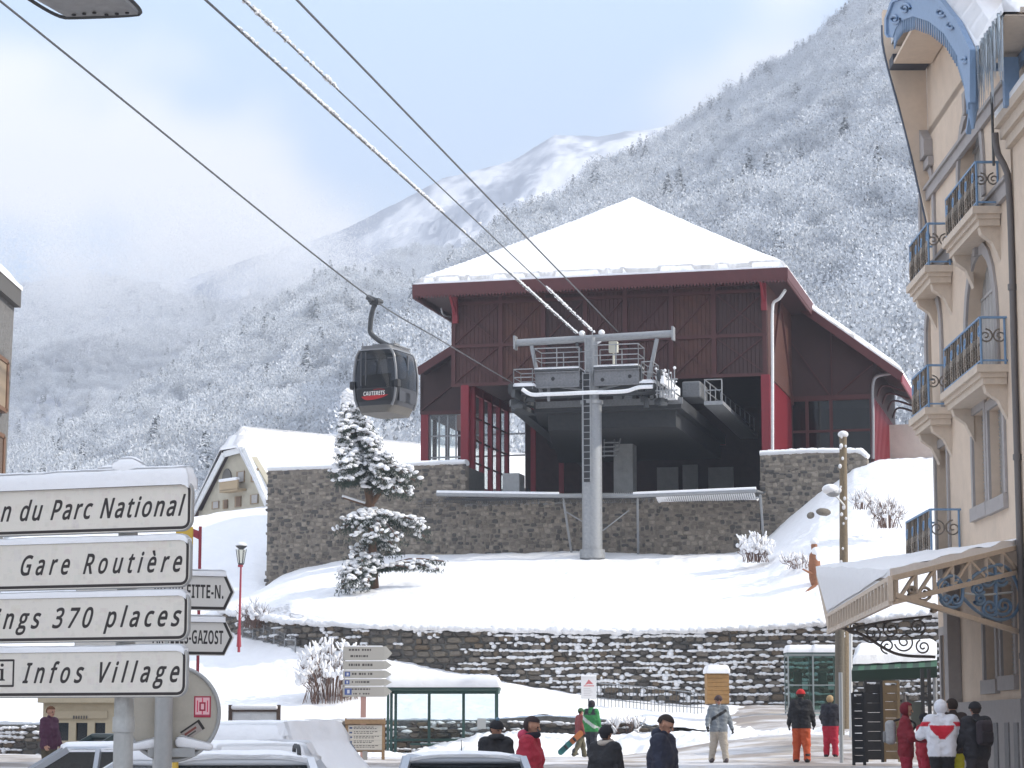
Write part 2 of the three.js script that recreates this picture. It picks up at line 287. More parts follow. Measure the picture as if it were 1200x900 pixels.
// frosted woods: many small leafless crowns, all twigs and rime
function frostCrown(seed, n) {
  const r = rngOf(seed), pos = [], col = [];
  const lobes = []; for (let i = 0; i < 7; i++) { const a = r() * 6.283; lobes.push([Math.cos(a) * 0.24, 0.45 + r() * 0.4, Math.sin(a) * 0.24, 0.18 + r() * 0.14]); }
  lobes.push([0, 0.62, 0, 0.3]);
  for (let i = 0; i < n; i++) {
    const L = lobes[Math.floor(r() * lobes.length)], th = r() * 6.283, ph = Math.acos(2 * r() - 1), q = L[3] * Math.pow(r(), 0.35);
    const c = V(L[0] + q * Math.sin(ph) * Math.cos(th), L[1] + q * Math.cos(ph), L[2] + q * Math.sin(ph) * Math.sin(th));
    const s = 0.010 + 0.020 * r(), out = V(c.x, (c.y - 0.25) * 0.8 + 0.2 * r(), c.z).normalize(), b = V(r() - 0.5, r() - 0.5, r() - 0.5).cross(out).normalize();
    const tip = c.clone().addScaledVector(out, s * 2.0), e = c.clone().addScaledVector(b, s), f = c.clone().addScaledVector(b, -s * 0.8).addScaledVector(out, s * 0.5);
    pos.push(e.x, e.y, e.z, f.x, f.y, f.z, tip.x, tip.y, tip.z);
    const w = r() < 0.88 ? 0.74 + 0.18 * r() : 0.3 + 0.15 * r(); for (let k = 0; k < 3; k++) col.push(w * 0.94, w * 0.965, w);
  }
  for (let i = 0; i < 6; i++) { const a = r() * 6.283, x = Math.cos(a) * 0.2, z = Math.sin(a) * 0.2, y = 0.6 + r() * 0.3; pos.push(-0.012, 0, 0, 0.012, 0, 0, x, y, z); for (let k = 0; k < 3; k++) col.push(0.10, 0.085, 0.075); }
  const g = new THREE.BufferGeometry(); g.setAttribute('position', new THREE.Float32BufferAttribute(pos, 3)); g.setAttribute('color', new THREE.Float32BufferAttribute(col, 3)); g.computeVertexNormals(); return g;
}
function frostConifer(seed) {
  const r = rngOf(seed), pos = [], col = [];
  for (let i = 0; i < 260; i++) {
    const y = 0.06 + 0.94 * Math.pow(r(), 1.25), R = 0.24 * (1 - y) + 0.012, a = r() * 6.283, q = R * (0.35 + 0.65 * r()), s = 0.02 + 0.05 * (1 - y);
    const x = Math.cos(a) * q, z = Math.sin(a) * q, ux = Math.cos(a), uz = Math.sin(a);
    pos.push(x - uz * s, y, z + ux * s, x + uz * s, y, z - ux * s, x + ux * s * 1.7, y - s * 0.9, z + uz * s * 1.7);
    const w = r() < 0.45; for (let k = 0; k < 3; k++) col.push(...(w ? [0.7, 0.71, 0.74] : [0.055, 0.07, 0.065]));
  }
  const g = new THREE.BufferGeometry(); g.setAttribute('position', new THREE.Float32BufferAttribute(pos, 3)); g.setAttribute('color', new THREE.Float32BufferAttribute(col, 3)); g.computeVertexNormals(); return g;
}
const rime = new THREE.MeshStandardMaterial({ vertexColors: true, roughness: 0.9, side: THREE.DoubleSide });
function wood(m, x0, x1, density, hgt, seed, conifers, label, keep = () => true) {
  const r = rngOf(seed), { P, nx, ny } = m.geo.userData, spots = [[], [], [], []];
  for (let i = 0; i < nx; i++) {
    const px = lerp(m.x[0], m.x[1], (i + 0.5) / nx); if (px < x0 || px > x1) continue;
    for (let j = 0; j < ny; j++) {
      const a = P[i * (ny + 1) + j], b = P[(i + 1) * (ny + 1) + j], c = P[i * (ny + 1) + j + 1], d = P[(i + 1) * (ny + 1) + j + 1];
      const area = b.clone().sub(a).cross(c.clone().sub(a)).length(); let n = area * density; n = Math.floor(n) + (r() < n % 1 ? 1 : 0);
      for (let k = 0; k < n; k++) {
        const u = r(), v = r(), p = a.clone().lerp(b, u).lerp(c.clone().lerp(d, u), v);
        if (!keep(p, j / ny, r)) continue;
        const cl = fbm(p.x * 0.02, p.z * 0.02, 2) + 0.5;
        spots[r() < conifers(p, j / ny) ? 3 : Math.floor(r() * 3)].push([p, hgt * (0.6 + 0.6 * cl + 0.4 * (r() - 0.5)), r() * 6.28, 0.85 + 0.3 * r()]);
      }
    }
  }
  spots.forEach((l, k) => {
    if (!l.length) return;
    const im = new THREE.InstancedMesh(k === 3 ? frostConifer(90 + seed) : frostCrown(seed * 5 + k, 1500), rime, l.length);
    l.forEach(([p, h, a, w], i) => { const f = k === 3 ? 1.25 : 1; im.setMatrixAt(i, M4.compose(V(p.x, p.y - 0.4, p.z), Q4.setFromEuler(E4.set(0, a, 0)), V(h * w * f, h * f, h * w * f))); im.setColorAt(i, new THREE.Color(1, 1, 1).multiplyScalar(0.8 + 0.2 * ((i * 7919) % 100) / 100)); });
    im.name = numbered(k === 3 ? 'fir_wood' : 'frosted_wood'); im.userData = { kind: 'stuff', label: k === 3 ? 'dark snow-dusted firs scattered ' + label : 'rime-white leafless wood ' + label, category: 'forest' }; im.castShadow = im.receiveShadow = true; scene.add(im);
  });
}
wood(RIDGE.right, 430, 1250, 0.034, 9, 11, (p, t) => 0.04 + 0.3 * smooth(0.8, 1, t), 'on the steep mountainside behind the station roof');
wood(RIDGE.left, -120, 640, 0.034, 9, 12, (p, t) => 0.05 + 0.2 * smooth(0.85, 1, t), 'on the lower hill beyond the chalet');
wood(RIDGE.back, -160, 620, 0.014, 11, 13, () => 0.05, 'on the hazy mountain under the cloud', (p, t) => fbm(p.x * 0.006, p.z * 0.004, 9) > -0.28);
// low cloud clinging to the left-hand slopes: a bank of very many small droplet flakes, thinning outwards
{
  const r = rngOf(515), N = 230000, fl = new THREE.BufferGeometry().setFromPoints([V(-0.5, -0.4, 0), V(0.5, -0.4, 0.1), V(0, 0.5, -0.1), V(-0.5, 0.1, 0.3), V(0.1, -0.5, -0.3), V(0.4, 0.5, 0.2)]); fl.computeVertexNormals();
  const cm = new THREE.MeshPhysicalMaterial({ color: new THREE.Color(0.97, 0.97, 0.98), roughness: 1, transmission: 0.5, thickness: 0, side: THREE.DoubleSide });
  const im = new THREE.InstancedMesh(fl, cm, N); let n = 0;
  while (n < N) {
    const px = -140 + 640 * r(), py = 215 + 250 * r(), D = 1120 + 160 * r();
    const cy = 330 - 0.06 * (px - 100) + 26 * fbm(px * 0.01, 3.3), up = 60 + 40 * fbm(px * 0.012, 8.1), dn = 62 + 60 * fbm(px * 0.013, 1.7), q = py < cy ? (cy - py) / up : (py - cy) / dn;
    const w = Math.exp(-q * q * 1.1) * (1 - smooth(300, 500, px)) * (0.55 + 1.5 * Math.max(-0.3, fbm(px * 0.011, py * 0.016, 5.5, 5)));
    if (r() > w) continue;
    const p = at(px, py, D), s = 0.28 + 0.3 * r(); im.setMatrixAt(n++, M4.compose(p, Q4.setFromEuler(E4.set(r() * 6.28, r() * 6.28, r() * 6.28)), V(s, s, s)));
  }
  im.name = 'cloud'; im.userData = { kind: 'stuff', label: 'pale low cloud drifting across the left mountainside', category: 'cloud' }; scene.add(im);
}
console.log('terrain done');
// ---------------------------------------------------------------- the cable-car station
const FLOOR = stationWorld(S(720, 582, 0)).y - 0.3;
{
  const st = thing('cable_car_station', 'large dark red boarded cable car station with snowy hipped roof above stone wall', 'building', SF.o, SF.turn);
  const uL = S(529, 400, 0).x, uR = S(899, 400, 0).x, yB = S(720, 445, 0).y, ov = 1.5;
  const eL = S(484, 330, ov).x, eR = S(922, 311, ov).x, eY = (S(484, 346, ov).y + S(922, 326, ov).y) / 2, eTop = (S(484, 334, ov).y + S(922, 313, ov).y) / 2;
  const half = (eR - eL) / 2, uc = (eL + eR) / 2, wc = ov - half, apex = S(740, 236, wc).y, wB = wc - half;
  const hip = (u, w) => { const d = Math.min(u - eL, eR - u, ov - w, w - wB); const t = Math.max(0, d) / half; return eTop + (apex - eTop) * Math.min(1, t) * (0.94 + 0.06 * t); };
  console.log('station: front width', (uR - uL).toFixed(1), 'floor', FLOOR.toFixed(1), 'yB', yB.toFixed(1), 'eave', eTop.toFixed(1), 'apex', apex.toFixed(1), 'half', half.toFixed(1));
  // roof deck + snow
  const deck = part('roof', M.soffit, st, m => { m.box(uc, eTop - 0.1, wc, 2 * half - 0.16, 0.16, 2 * half - 0.16); });
  partGeo('roof_snow', snowLid(eL, eR, wB, ov, hip, 0.24, 100, 100, 0.06, 1, 0.3), M.snow, st);
  // fascia boards and toothed valance
  for (const [a, b, w0, w1] of [[eL, eR, ov, ov], [eL, eL, ov, wB], [eR, eR, ov, wB]]) {
    part('fascia', M.fascia, st, m => m.box((a + b) / 2, (eTop + eY) / 2, (w0 + w1) / 2, Math.max(0.08, Math.abs(b - a)), eTop - eY, Math.max(0.08, Math.abs(w1 - w0))));
    const L = Math.hypot(b - a, w1 - w0), n = Math.round(L / 0.16), o = [[0, 0]];
    for (let i = 0; i < n; i++) { o.push([i * L / n, -0.05], [(i + 0.5) * L / n, -0.2]); } o.push([L, -0.05], [L, 0]);
    const v = part('valance', M.fascia, st, m => m.prism(o, -0.015, 0.015));
    v.position.set(a, eY, w0 + (w1 === w0 ? 0.01 : 0)); if (w1 !== w0) v.rotation.y = Math.PI / 2;
  }
  // sloping rafters' soffit
  part('soffit', M.soffit, st, m => m.box(uc, eY + 0.12, wc, 2 * half - 0.3, 0.06, 2 * half - 0.3));
  for (const [px] of [[537], [899]]) part('eave_brace', M.redPaint, st, m => { const u = px < 600 ? uL + 0.25 : uR - 0.1; m.beam(V(u, eY - 1.25, 0.12), V(u, eY + 0.05, 0.35), 0.26, 0.26); m.beam(V(u, eY - 0.9, 0.2), V(u, eY, 1.2), 0.12, 0.14); });
  // front wall: boarded panels between posts, each with its cross brace
  const cols = [529, 587, 637, 686, 733, 787, 837, 899].map(x => S(x, 400, 0).x), yT = eY + 0.1, rows = [yB, S(720, 399, 0).y, S(720, 348, 0).y, yT];
  part('wall_core', M.boardDark, st, m => m.box((uL + uR) / 2, (yB + yT) / 2, -0.3, uR - uL - 0.1, yT - yB - 0.1, 0.3));
  const rnd = rngOf(5);
  for (let i = 0; i < cols.length - 1; i++) for (let j = 0; j < 3; j++) {
    const a = cols[i], b = cols[i + 1], c = rows[j], d = rows[j + 1], mm = [M.board, M.boardDark, M.boardWarm][(i * 5 + j * 3 + (i > 3 ? 1 : 0)) % 3];
    const pan = part('wall_panel', mm, st, m => { const n = Math.round((b - a) / 0.2); for (let k = 0; k < n; k++) m.box(lerp(a, b, (k + 0.5) / n), (c + d) / 2, -0.1 + 0.006 * rnd(), (b - a) / n - 0.012, d - c, 0.1); });
    if (j < 2) part('cross_brace', M.trim, pan, m => { m.beam(V(a, c, -0.02), V(b, d, -0.02), 0.11, 0.05); m.beam(V(a, d, -0.013), V(b, c, -0.013), 0.11, 0.05); });
  }
  for (const u of cols) part('wall_post', M.trim, st, m => m.box(u + (u === cols[0] ? 0.12 : u === cols[7] ? -0.12 : 0), (yB + yT) / 2, 0.0, 0.2, yT - yB, 0.14));
  for (const y of rows) part('wall_rail', M.trim, st, m => m.box((uL + uR) / 2, y, 0.02, uR - uL, 0.16, 0.12));
  // side wall on the right, upper boards, lower red sheets
  const wS = -9;
  part('side_wall', M.boardWarm, st, m => { m.box(uR - 0.12, (yB + yT) / 2, wS / 2 - 0.1, 0.2, yT - yB, -wS); for (let k = 0; k < 40; k++) m.box(uR - 0.01, (yB + yT) / 2, -0.15 + wS * (k + 0.5) / 40, 0.04, yT - yB, 0.19); });
  part('side_wall', M.redPaint, st, m => { m.box(uR - 0.18, (yB + FLOOR) / 2, wS / 2 - 0.1, 0.12, yB - FLOOR, -wS); for (let k = 0; k < 26; k++) m.box(uR - 0.09, (yB + FLOOR) / 2, -0.35 + wS * (k + 0.5) / 26.5, 0.08, yB - FLOOR, 0.18); });
  part('side_brace', M.trim, st, m => { m.beam(V(uR + 0.05, yB - 0.3, -0.5), V(uR + 0.05, yT, wS * 0.5), 0.12, 0.06); m.beam(V(uR + 0.05, yB - 0.3, wS), V(uR + 0.05, yT, wS * 0.5), 0.12, 0.06); });
  // portal posts
  for (const px of [545, 899]) part('portal_post', M.redPaint, st, m => { const u = px < 600 ? S(545, 500, 0).x : uR - 0.12; m.rbox(u, (FLOOR + yB) / 2 - 0.3, -0.12, 0.42, yB - FLOOR + 0.6, 0.42, 0.04); });
  // glazed left flank of the portal hall
  const gu = S(553, 500, -0.3).x, gEnd = wFor(594, gu);
  console.log('glazed flank to', gEnd.toFixed(1));
  const gl = part('glazed_flank', M.redPaint, st, m => { for (let k = 0; k <= 4; k++) m.box(gu, (FLOOR + yB) / 2, -0.5 + (gEnd + 0.5) * k / 4, 0.22, yB - FLOOR, 0.28); m.box(gu, FLOOR + 0.5, gEnd / 2 - 0.25, 0.16, 1.2, -gEnd - 0.5); m.box(gu, yB - 0.2, gEnd / 2 - 0.25, 0.16, 0.4, -gEnd - 0.5); });
  for (let k = 0; k < 4; k++) for (let j = 0; j < 4; j++) { const w0 = -0.5 + (gEnd + 0.5) * k / 4 - 0.16, w1 = -0.5 + (gEnd + 0.5) * (k + 1) / 4 + 0.16, y0 = lerp(FLOOR + 1.1, yB - 0.4, j / 4), y1 = lerp(FLOOR + 1.1, yB - 0.4, (j + 1) / 4); part('pane', M.glass, gl, m => m.box(gu, (y0 + y1) / 2, (w0 + w1) / 2, 0.012, y1 - y0 - 0.06, w0 - w1)); if (j) part('transom', M.trim, gl, m => m.box(gu, y0, (w0 + w1) / 2, 0.09, 0.07, w0 - w1)); }
  // inside of the hall
  const wI = -15.5;
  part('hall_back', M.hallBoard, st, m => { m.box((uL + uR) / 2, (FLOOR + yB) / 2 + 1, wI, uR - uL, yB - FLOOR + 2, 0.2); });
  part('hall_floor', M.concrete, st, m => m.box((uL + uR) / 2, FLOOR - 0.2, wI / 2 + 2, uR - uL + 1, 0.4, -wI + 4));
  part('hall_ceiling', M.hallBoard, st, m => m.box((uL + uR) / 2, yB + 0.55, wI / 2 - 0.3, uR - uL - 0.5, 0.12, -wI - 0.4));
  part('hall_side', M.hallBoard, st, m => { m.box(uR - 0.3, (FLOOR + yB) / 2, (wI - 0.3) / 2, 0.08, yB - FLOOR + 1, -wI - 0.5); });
  for (const [a, b, y0, y1] of [[622, 628, 470, 580], [655, 661, 500, 580], [800, 818, 545, 580], [770, 795, 548, 580], [830, 860, 548, 580]]) part('hall_door', a < 700 ? M.redPaint : M.concrete, st, m => { const w = a < 700 ? -9 : -15.2, p = S(a, y0, w), q = S(b, y1, w); m.box((p.x + q.x) / 2, (p.y + FLOOR) / 2, w, q.x - p.x, p.y - FLOOR, 0.12); });
  part('hall_beam', M.redPaint, st, m => { const p = S(740, 520, -13), q = S(850, 516, -13); m.beam(p, q, 0.3, 0.5); });
  part('control_cabin', M.whitePaint, st, m => { const w = -4, p = S(592, 556, w), q = S(612, 578, w); m.rbox((p.x + q.x) / 2, (p.y + FLOOR) / 2, w, q.x - p.x, p.y - FLOOR, 1.2, 0.06); });
  // big concrete pier inside the hall
  part('hall_pier', M.concrete, st, m => { const w = -2, p = S(721, 470, w), q = S(744, 570, w); m.box((p.x + q.x) / 2, (FLOOR + p.y) / 2 + 0.5, w, q.x - p.x, p.y - FLOOR + 1, 1.0); });
  // right wing: set back, its roof falling to the right
  const wW = wS - 0.3, v0 = S(950, 358, wW + 1.2), v1 = S(1056, 432, wW + 1.2), wu0 = uR - 0.1, wu1 = S(1024, 500, wW).x, wBack = wW - 13;
  const slope = (v1.y - v0.y) / (v1.x - v0.x), roofY = u => v1.y + slope * (u - v1.x);
  const wyB = S(975, 467, wW).y, base = S(975, 540, wW).y - 1.2;
  part('wing_roof', M.soffit, st, m => { m.slab(V(wu0 - 1, roofY(wu0 - 1) - 0.16, wW + 1.2), V(v1.x, v1.y - 0.16, wW + 1.2), V(v1.x, v1.y - 0.16, wBack), V(wu0 - 1, roofY(wu0 - 1) - 0.16, wBack), 0.22); });
  partGeo('wing_roof_snow', snowLid(wu0 - 0.5, v1.x + 0.05, wBack, wW + 1.25, u => roofY(u) - 0.15, 0.32, 40, 40, 0.04, 6, 0.25), M.snow, st);
  part('verge_board', M.fascia, st, m => m.beam(V(wu0, roofY(wu0) - 0.42, wW + 1.22), V(v1.x, v1.y - 0.42, wW + 1.22), 0.06, 0.42));
  part('wing_fascia', M.redPaint, st, m => m.box(v1.x, v1.y - 0.45, (wBack + wW + 1.2) / 2, 0.08, 0.5, wW + 1.2 - wBack));
  part('wing_wall', M.boardDark, st, m => m.prism([[wu0, wyB], [wu1, wyB], [wu1, roofY(wu1) - 0.35], [wu0, roofY(wu0) - 0.35]], wW - 0.25, wW));
  part('wing_brace', M.trim, st, m => { const a = V(wu0, wyB + 0.1, wW + 0.04), mid = S(975, 467, wW + 0.04), c = V(lerp(wu0, wu1, 0.5), roofY(lerp(wu0, wu1, 0.5)) - 0.5, wW + 0.04); m.beam(mid, V(wu0, mid.y + 3.1, wW + 0.04), 0.13, 0.06); m.beam(mid, V(wu1, mid.y + 1.7, wW + 0.04), 0.13, 0.06); m.beam(mid, c, 0.13, 0.06); m.beam(V(wu0, wyB + 0.05, wW + 0.05), V(wu1, wyB + 0.05, wW + 0.05), 0.1, 0.22); });
  const win = part('wing_window', M.trim, st, m => { for (const t of [0, 0.2, 0.5, 1]) m.box(lerp(wu0, wu1 - 0.1, t), (base + wyB) / 2, wW, 0.16, wyB - base, 0.16); for (const t of [0.02, 0.62, 0.99]) m.box((wu0 + wu1) / 2, lerp(base, wyB, t), wW + 0.01, wu1 - wu0, 0.12, 0.12); });
  for (const [a, b] of [[0, 0.2], [0.2, 0.5], [0.5, 1]]) for (const [c, d] of [[0.02, 0.62], [0.62, 0.99]]) part('pane', M.tint, win, m => m.box(lerp(wu0, wu1 - 0.1, (a + b) / 2), lerp(base, wyB, (c + d) / 2), wW - 0.03, (b - a) * (wu1 - wu0) - 0.1, (d - c) * (wyB - base) - 0.1, 0.012));
  part('wing_inside', M.hallBoard, st, m => { m.box((wu0 + wu1) / 2, (base + wyB) / 2, wW - 4, wu1 - wu0, wyB - base, 0.1); m.box((wu0 + wu1) / 2, base - 0.2, wW - 5, wu1 - wu0, 0.4, 10); m.box((wu0 + wu1) / 2, wyB + 0.15, wW - 5, wu1 - wu0 - 0.3, 0.1, 9); });
  part('wing_side', M.redPaint, st, m => { m.box(wu1 - 0.12, (base + wyB) / 2, (wW + wBack) / 2, 0.14, wyB - base, wW - wBack); for (let k = 0; k < 16; k++) m.box(wu1 - 0.02, (base + wyB) / 2, wW - 0.3 - 0.75 * k, 0.1, wyB - base, 0.3); });
  part('wing_side', M.boardDark, st, m => m.box(wu1 - 0.1, (wyB + roofY(wu1)) / 2 - 0.1, (wW + wBack) / 2 - 0.2, 0.2, roofY(wu1) - wyB - 0.2, wW - wBack - 0.4));
  for (let k = 0; k < 4; k++) part('eave_bracket', M.trim, st, m => m.path([V(wu1, wyB + 0.3, wW - 2 - 3 * k), V(wu1 + 0.3, wyB + 0.85, wW - 2 - 3 * k), V(v1.x - 0.1, v1.y - 0.7, wW - 2 - 3 * k)], 0.06, 6, 12));
  // left wing
  const l0 = S(530, 402, wW + 1.2), l1 = S(489, 428, wW + 1.2), lu = S(494, 480, wW).x, lyB = S(512, 485, wW).y, lf = S(512, 545, wW).y - 1.5, sl = (l0.y - l1.y) / (l0.x - l1.x), lY = u => l1.y + sl * (u - l1.x), lr = uL + 1.5;
  part('wing_roof', M.soffit, st, m => m.slab(V(l1.x, l1.y - 0.16, wW + 1.2), V(lr, lY(lr) - 0.16, wW + 1.2), V(lr, lY(lr) - 0.16, wBack), V(l1.x, l1.y - 0.16, wBack), 0.22));
  partGeo('wing_roof_snow', snowLid(l1.x - 0.05, lr, wBack, wW + 1.0, u => lY(u) - 0.15, 0.12, 20, 20, 0.03, 8, 0.25), M.snow, st);
  part('verge_board', M.fascia, st, m => m.beam(V(l1.x, l1.y - 0.36, wW + 1.22), V(lr, lY(lr) - 0.36, wW + 1.22), 0.06, 0.42));
  part('wing_wall', M.boardDark, st, m => m.prism([[lu, lyB], [lr, lyB], [lr, lY(lr) - 0.3], [lu, lY(lu) - 0.3]], wW - 0.25, wW));
  part('wing_brace', M.trim, st, m => { m.beam(V(lu, lyB + 0.2, wW + 0.04), V(lr - 0.3, lY(lr) - 1.5, wW + 0.04), 0.12, 0.06); m.beam(V(lu, lyB + 0.05, wW + 0.05), V(lr, lyB + 0.05, wW + 0.05), 0.1, 0.2); });
  part('wing_post', M.redPaint, st, m => m.box(S(498, 510, wW).x, (lf + lyB) / 2, wW - 0.1, 0.42, lyB - lf, 0.4));
  const lw = part('wing_window', M.steel, st, m => { for (const px of [504, 514, 524, 534]) m.box(S(px, 510, wW).x, (lf + lyB) / 2, wW - 0.1, 0.07, lyB - lf, 0.08); for (const t of [0.45, 0.72, 0.99]) m.box((lu + lr) / 2, lerp(lf, lyB, t), wW - 0.1, lr - lu, 0.08, 0.07); });
  for (const [a, b] of [[504, 514], [514, 524], [524, 534]]) part('pane', M.glass, lw, m => { const p = S(a, 510, wW).x, q = S(b, 510, wW).x; m.box((p + q) / 2, (lf + lyB) / 2, wW - 0.12, q - p - 0.08, lyB - lf, 0.012); });
  part('wing_side', M.boardDark, st, m => { m.box(lu, (lyB + lY(lu)) / 2 - 0.1, (wW + wBack) / 2, 0.16, lY(lu) - lyB - 0.2, wW - wBack); for (let k = 1; k < 5; k++) m.box(lu, (lyB + lf) / 2, wW - k * 2.6, 0.2, lyB - lf, 0.2); });
  part('wing_floor', M.concrete, st, m => m.box((lu + uL) / 2 + 0.5, lf, (wW + wBack) / 2, uL - lu + 2, 0.3, wW - wBack));
  // downpipes
  part('downpipe', M.whitePaint, st, m => m.path([S(919, 340, 0.9), S(912, 350, 0.5), S(905, 355, 0.12), S(904, 362, 0.1), S(904, 420, 0.1), S(904, 470, 0.1), S(904, 530, 0.1)].map(p => V(p.x + 0.05, p.y, p.z)), 0.075, 8, 60));
  part('downpipe', M.steel, st, m => m.path([S(1054, 437, wW + 0.8), S(1040, 438, wW + 0.4), S(1026, 442, wW + 0.15), S(1023, 450, wW + 0.12), S(1023, 490, wW + 0.12), S(1023, 538, wW + 0.12)], 0.09, 8, 50));
  part('downpipe', M.steel, st, m => m.path([S(517, 361, 0.6), S(519, 368, 0.4), S(528, 371, -0.4)], 0.05, 6, 16));
  // plastered annex behind the right wing
  part('annex', mat([0.62, 0.56, 0.48], 0.85, { amp: 0.08, per: 2 }), st, m => { m.box(wu1 + 1.3, base + 1.5, wW - 12, 4.0, 5.2, 6); });
}
console.log('station done');
// ---------------------------------------------------------------- lift tower with its working platforms in front of the hall
{
  const W = 7, T = (px, py, w = W) => S(px, py, w);
  const tw = thing('lift_tower', 'grey steel lift tower with ladder, crossbeam and railed platforms before the station', 'lift tower', SF.o, SF.turn);
  const cx = T(693.5, 500).x, footY = T(693.5, 652).y - 1.2, topY = T(693.5, 470).y, beamY = T(693, 396).y, r = (T(705, 550).x - T(682, 550).x) / 2;
  console.log('tower radius', r.toFixed(2), 'height', (beamY - footY).toFixed(1));
  part('column', M.steel, tw, m => { m.tube(V(cx, footY, W), V(cx, topY, W), r, r, 28); m.tube(V(cx, topY - 0.15, W), V(cx, topY + 0.02, W), r * 1.15, r * 1.15, 28); m.tube(V(cx, topY, W), V(cx, beamY, W), r * 0.75, r * 0.62, 20); m.tube(V(cx, footY + 1.1, W), V(cx, footY + 1.5, W), r * 1.25, r * 1.25, 28); });
  const ladder = (name, x, z, y0, y1, wd) => { const l = part(name, M.steel, tw, m => { for (const s of [-1, 1]) m.beam(V(x + s * wd / 2, y0, z), V(x + s * wd / 2, y1, z), 0.05, 0.04); }); part('rungs', M.steel, l, m => { const n = Math.round((y1 - y0) / 0.3); for (let k = 0; k < n; k++) m.tube(V(x - wd / 2, y0 + 0.15 + k * 0.3, z), V(x + wd / 2, y0 + 0.15 + k * 0.3, z), 0.018, 0.018, 6); }).userData.kind = 'stuff'; };
  ladder('ladder', T(690.5, 500).x, W + r + 0.12, T(690.5, 566).y, T(690.5, 438).y, 0.34);
  ladder('ladder', T(693, 420).x, W + r + 0.12, T(693, 440).y, T(693, 392).y, 0.34);
  // crossbeam on raking struts
  const bl = T(604, 402), br = T(789, 391);
  part('crossbeam', M.steel, tw, m => { m.tube(bl, br, 0.17, 0.17, 14); });
  for (const p of [bl, br]) part('beam_end_plate', M.steel, tw, m => m.box(p.x, p.y, W, 0.09, 0.62, 0.5));
  for (const [a, b, c, d] of [[623, 405, 634, 460], [770, 397, 759, 450]]) part('strut', M.steel, tw, m => m.beam(T(a, b), T(c, d), 0.16, 0.16));
  // platforms: floor plate, kick plate, railing
  const rail = (name, pts, y0, h) => part(name, M.steel, tw, m => { for (let i = 0; i + 1 < pts.length; i++) { const a = pts[i], b = pts[i + 1], n = Math.max(1, Math.round(a.distanceTo(b) / 0.95)); for (const t of [0.06, 0.52, 1]) m.tube(V(a.x, y0 + h * t, a.z), V(b.x, y0 + h * t, b.z), 0.026, 0.026, 6); for (let k = 0; k <= n; k++) { const p = a.clone().lerp(b, k / n); m.tube(V(p.x, y0 - 0.15, p.z), V(p.x, y0 + h, p.z), 0.026, 0.026, 6); } } });
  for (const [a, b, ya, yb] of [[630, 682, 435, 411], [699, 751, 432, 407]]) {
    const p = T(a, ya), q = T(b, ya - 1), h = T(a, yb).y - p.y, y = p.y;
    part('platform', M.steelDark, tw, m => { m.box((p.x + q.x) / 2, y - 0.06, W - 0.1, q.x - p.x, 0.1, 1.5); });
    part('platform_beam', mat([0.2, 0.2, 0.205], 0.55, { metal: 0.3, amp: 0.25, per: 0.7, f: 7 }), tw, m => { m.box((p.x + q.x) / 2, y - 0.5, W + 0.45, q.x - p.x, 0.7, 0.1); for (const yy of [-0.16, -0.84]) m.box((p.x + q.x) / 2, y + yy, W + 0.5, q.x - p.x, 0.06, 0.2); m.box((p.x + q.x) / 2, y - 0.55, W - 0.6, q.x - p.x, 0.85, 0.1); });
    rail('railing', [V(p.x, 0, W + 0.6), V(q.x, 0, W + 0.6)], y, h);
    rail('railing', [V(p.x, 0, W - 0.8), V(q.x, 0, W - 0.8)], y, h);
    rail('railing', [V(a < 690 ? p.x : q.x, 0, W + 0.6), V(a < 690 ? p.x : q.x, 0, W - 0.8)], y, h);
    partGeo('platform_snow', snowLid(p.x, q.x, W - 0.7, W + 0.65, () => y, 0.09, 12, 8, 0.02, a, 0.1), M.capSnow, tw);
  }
  for (const [x, y] of [[648, 444], [681, 447], [706, 445], [738, 441]]) part('dark_hole_disc', M.rubber, tw, m => m.tube(T(x, y, W + 0.5), T(x, y, W + 0.52), 0.09, 0.09, 10));  // solid dark discs set on the beam, painting the shade of holes
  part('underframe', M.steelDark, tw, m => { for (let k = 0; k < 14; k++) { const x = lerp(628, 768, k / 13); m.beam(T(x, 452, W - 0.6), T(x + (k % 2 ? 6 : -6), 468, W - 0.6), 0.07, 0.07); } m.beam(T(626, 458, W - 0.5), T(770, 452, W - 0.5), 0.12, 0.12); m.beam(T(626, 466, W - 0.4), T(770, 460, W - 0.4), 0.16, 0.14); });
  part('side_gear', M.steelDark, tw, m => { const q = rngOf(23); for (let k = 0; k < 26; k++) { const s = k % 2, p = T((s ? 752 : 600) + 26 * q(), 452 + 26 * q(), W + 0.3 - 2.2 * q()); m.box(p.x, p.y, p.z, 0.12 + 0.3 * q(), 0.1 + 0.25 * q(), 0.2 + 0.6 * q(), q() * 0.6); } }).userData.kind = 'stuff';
  part('ladder_gap_shade', M.rubber, tw, m => m.box(T(690.5, 500).x, (T(690.5, 566).y + T(690.5, 438).y) / 2, W + r + 0.02, 0.3, T(690.5, 438).y - T(690.5, 566).y, 0.04));  // dark strip added behind the rungs, paints in the shaded gaps of the ladder
  // lower diagonal bracing
  part('bracing', M.steel, tw, m => { m.beam(T(645, 452), T(690, 458), 0.09, 0.09); m.beam(T(745, 446), T(697, 458), 0.09, 0.09); m.beam(T(643, 455), T(643, 470), 0.12, 0.12); });
  // icy tie pipe across the front
  part('tie_pipe', M.ice, tw, m => m.path([T(612, 456, W + 1), T(622, 462, W + 1), T(640, 462, W + 1), T(690, 460, W + 1), T(735, 458, W + 1), T(748, 454, W + 1), T(765, 453, W + 1)], 0.09, 8, 60));
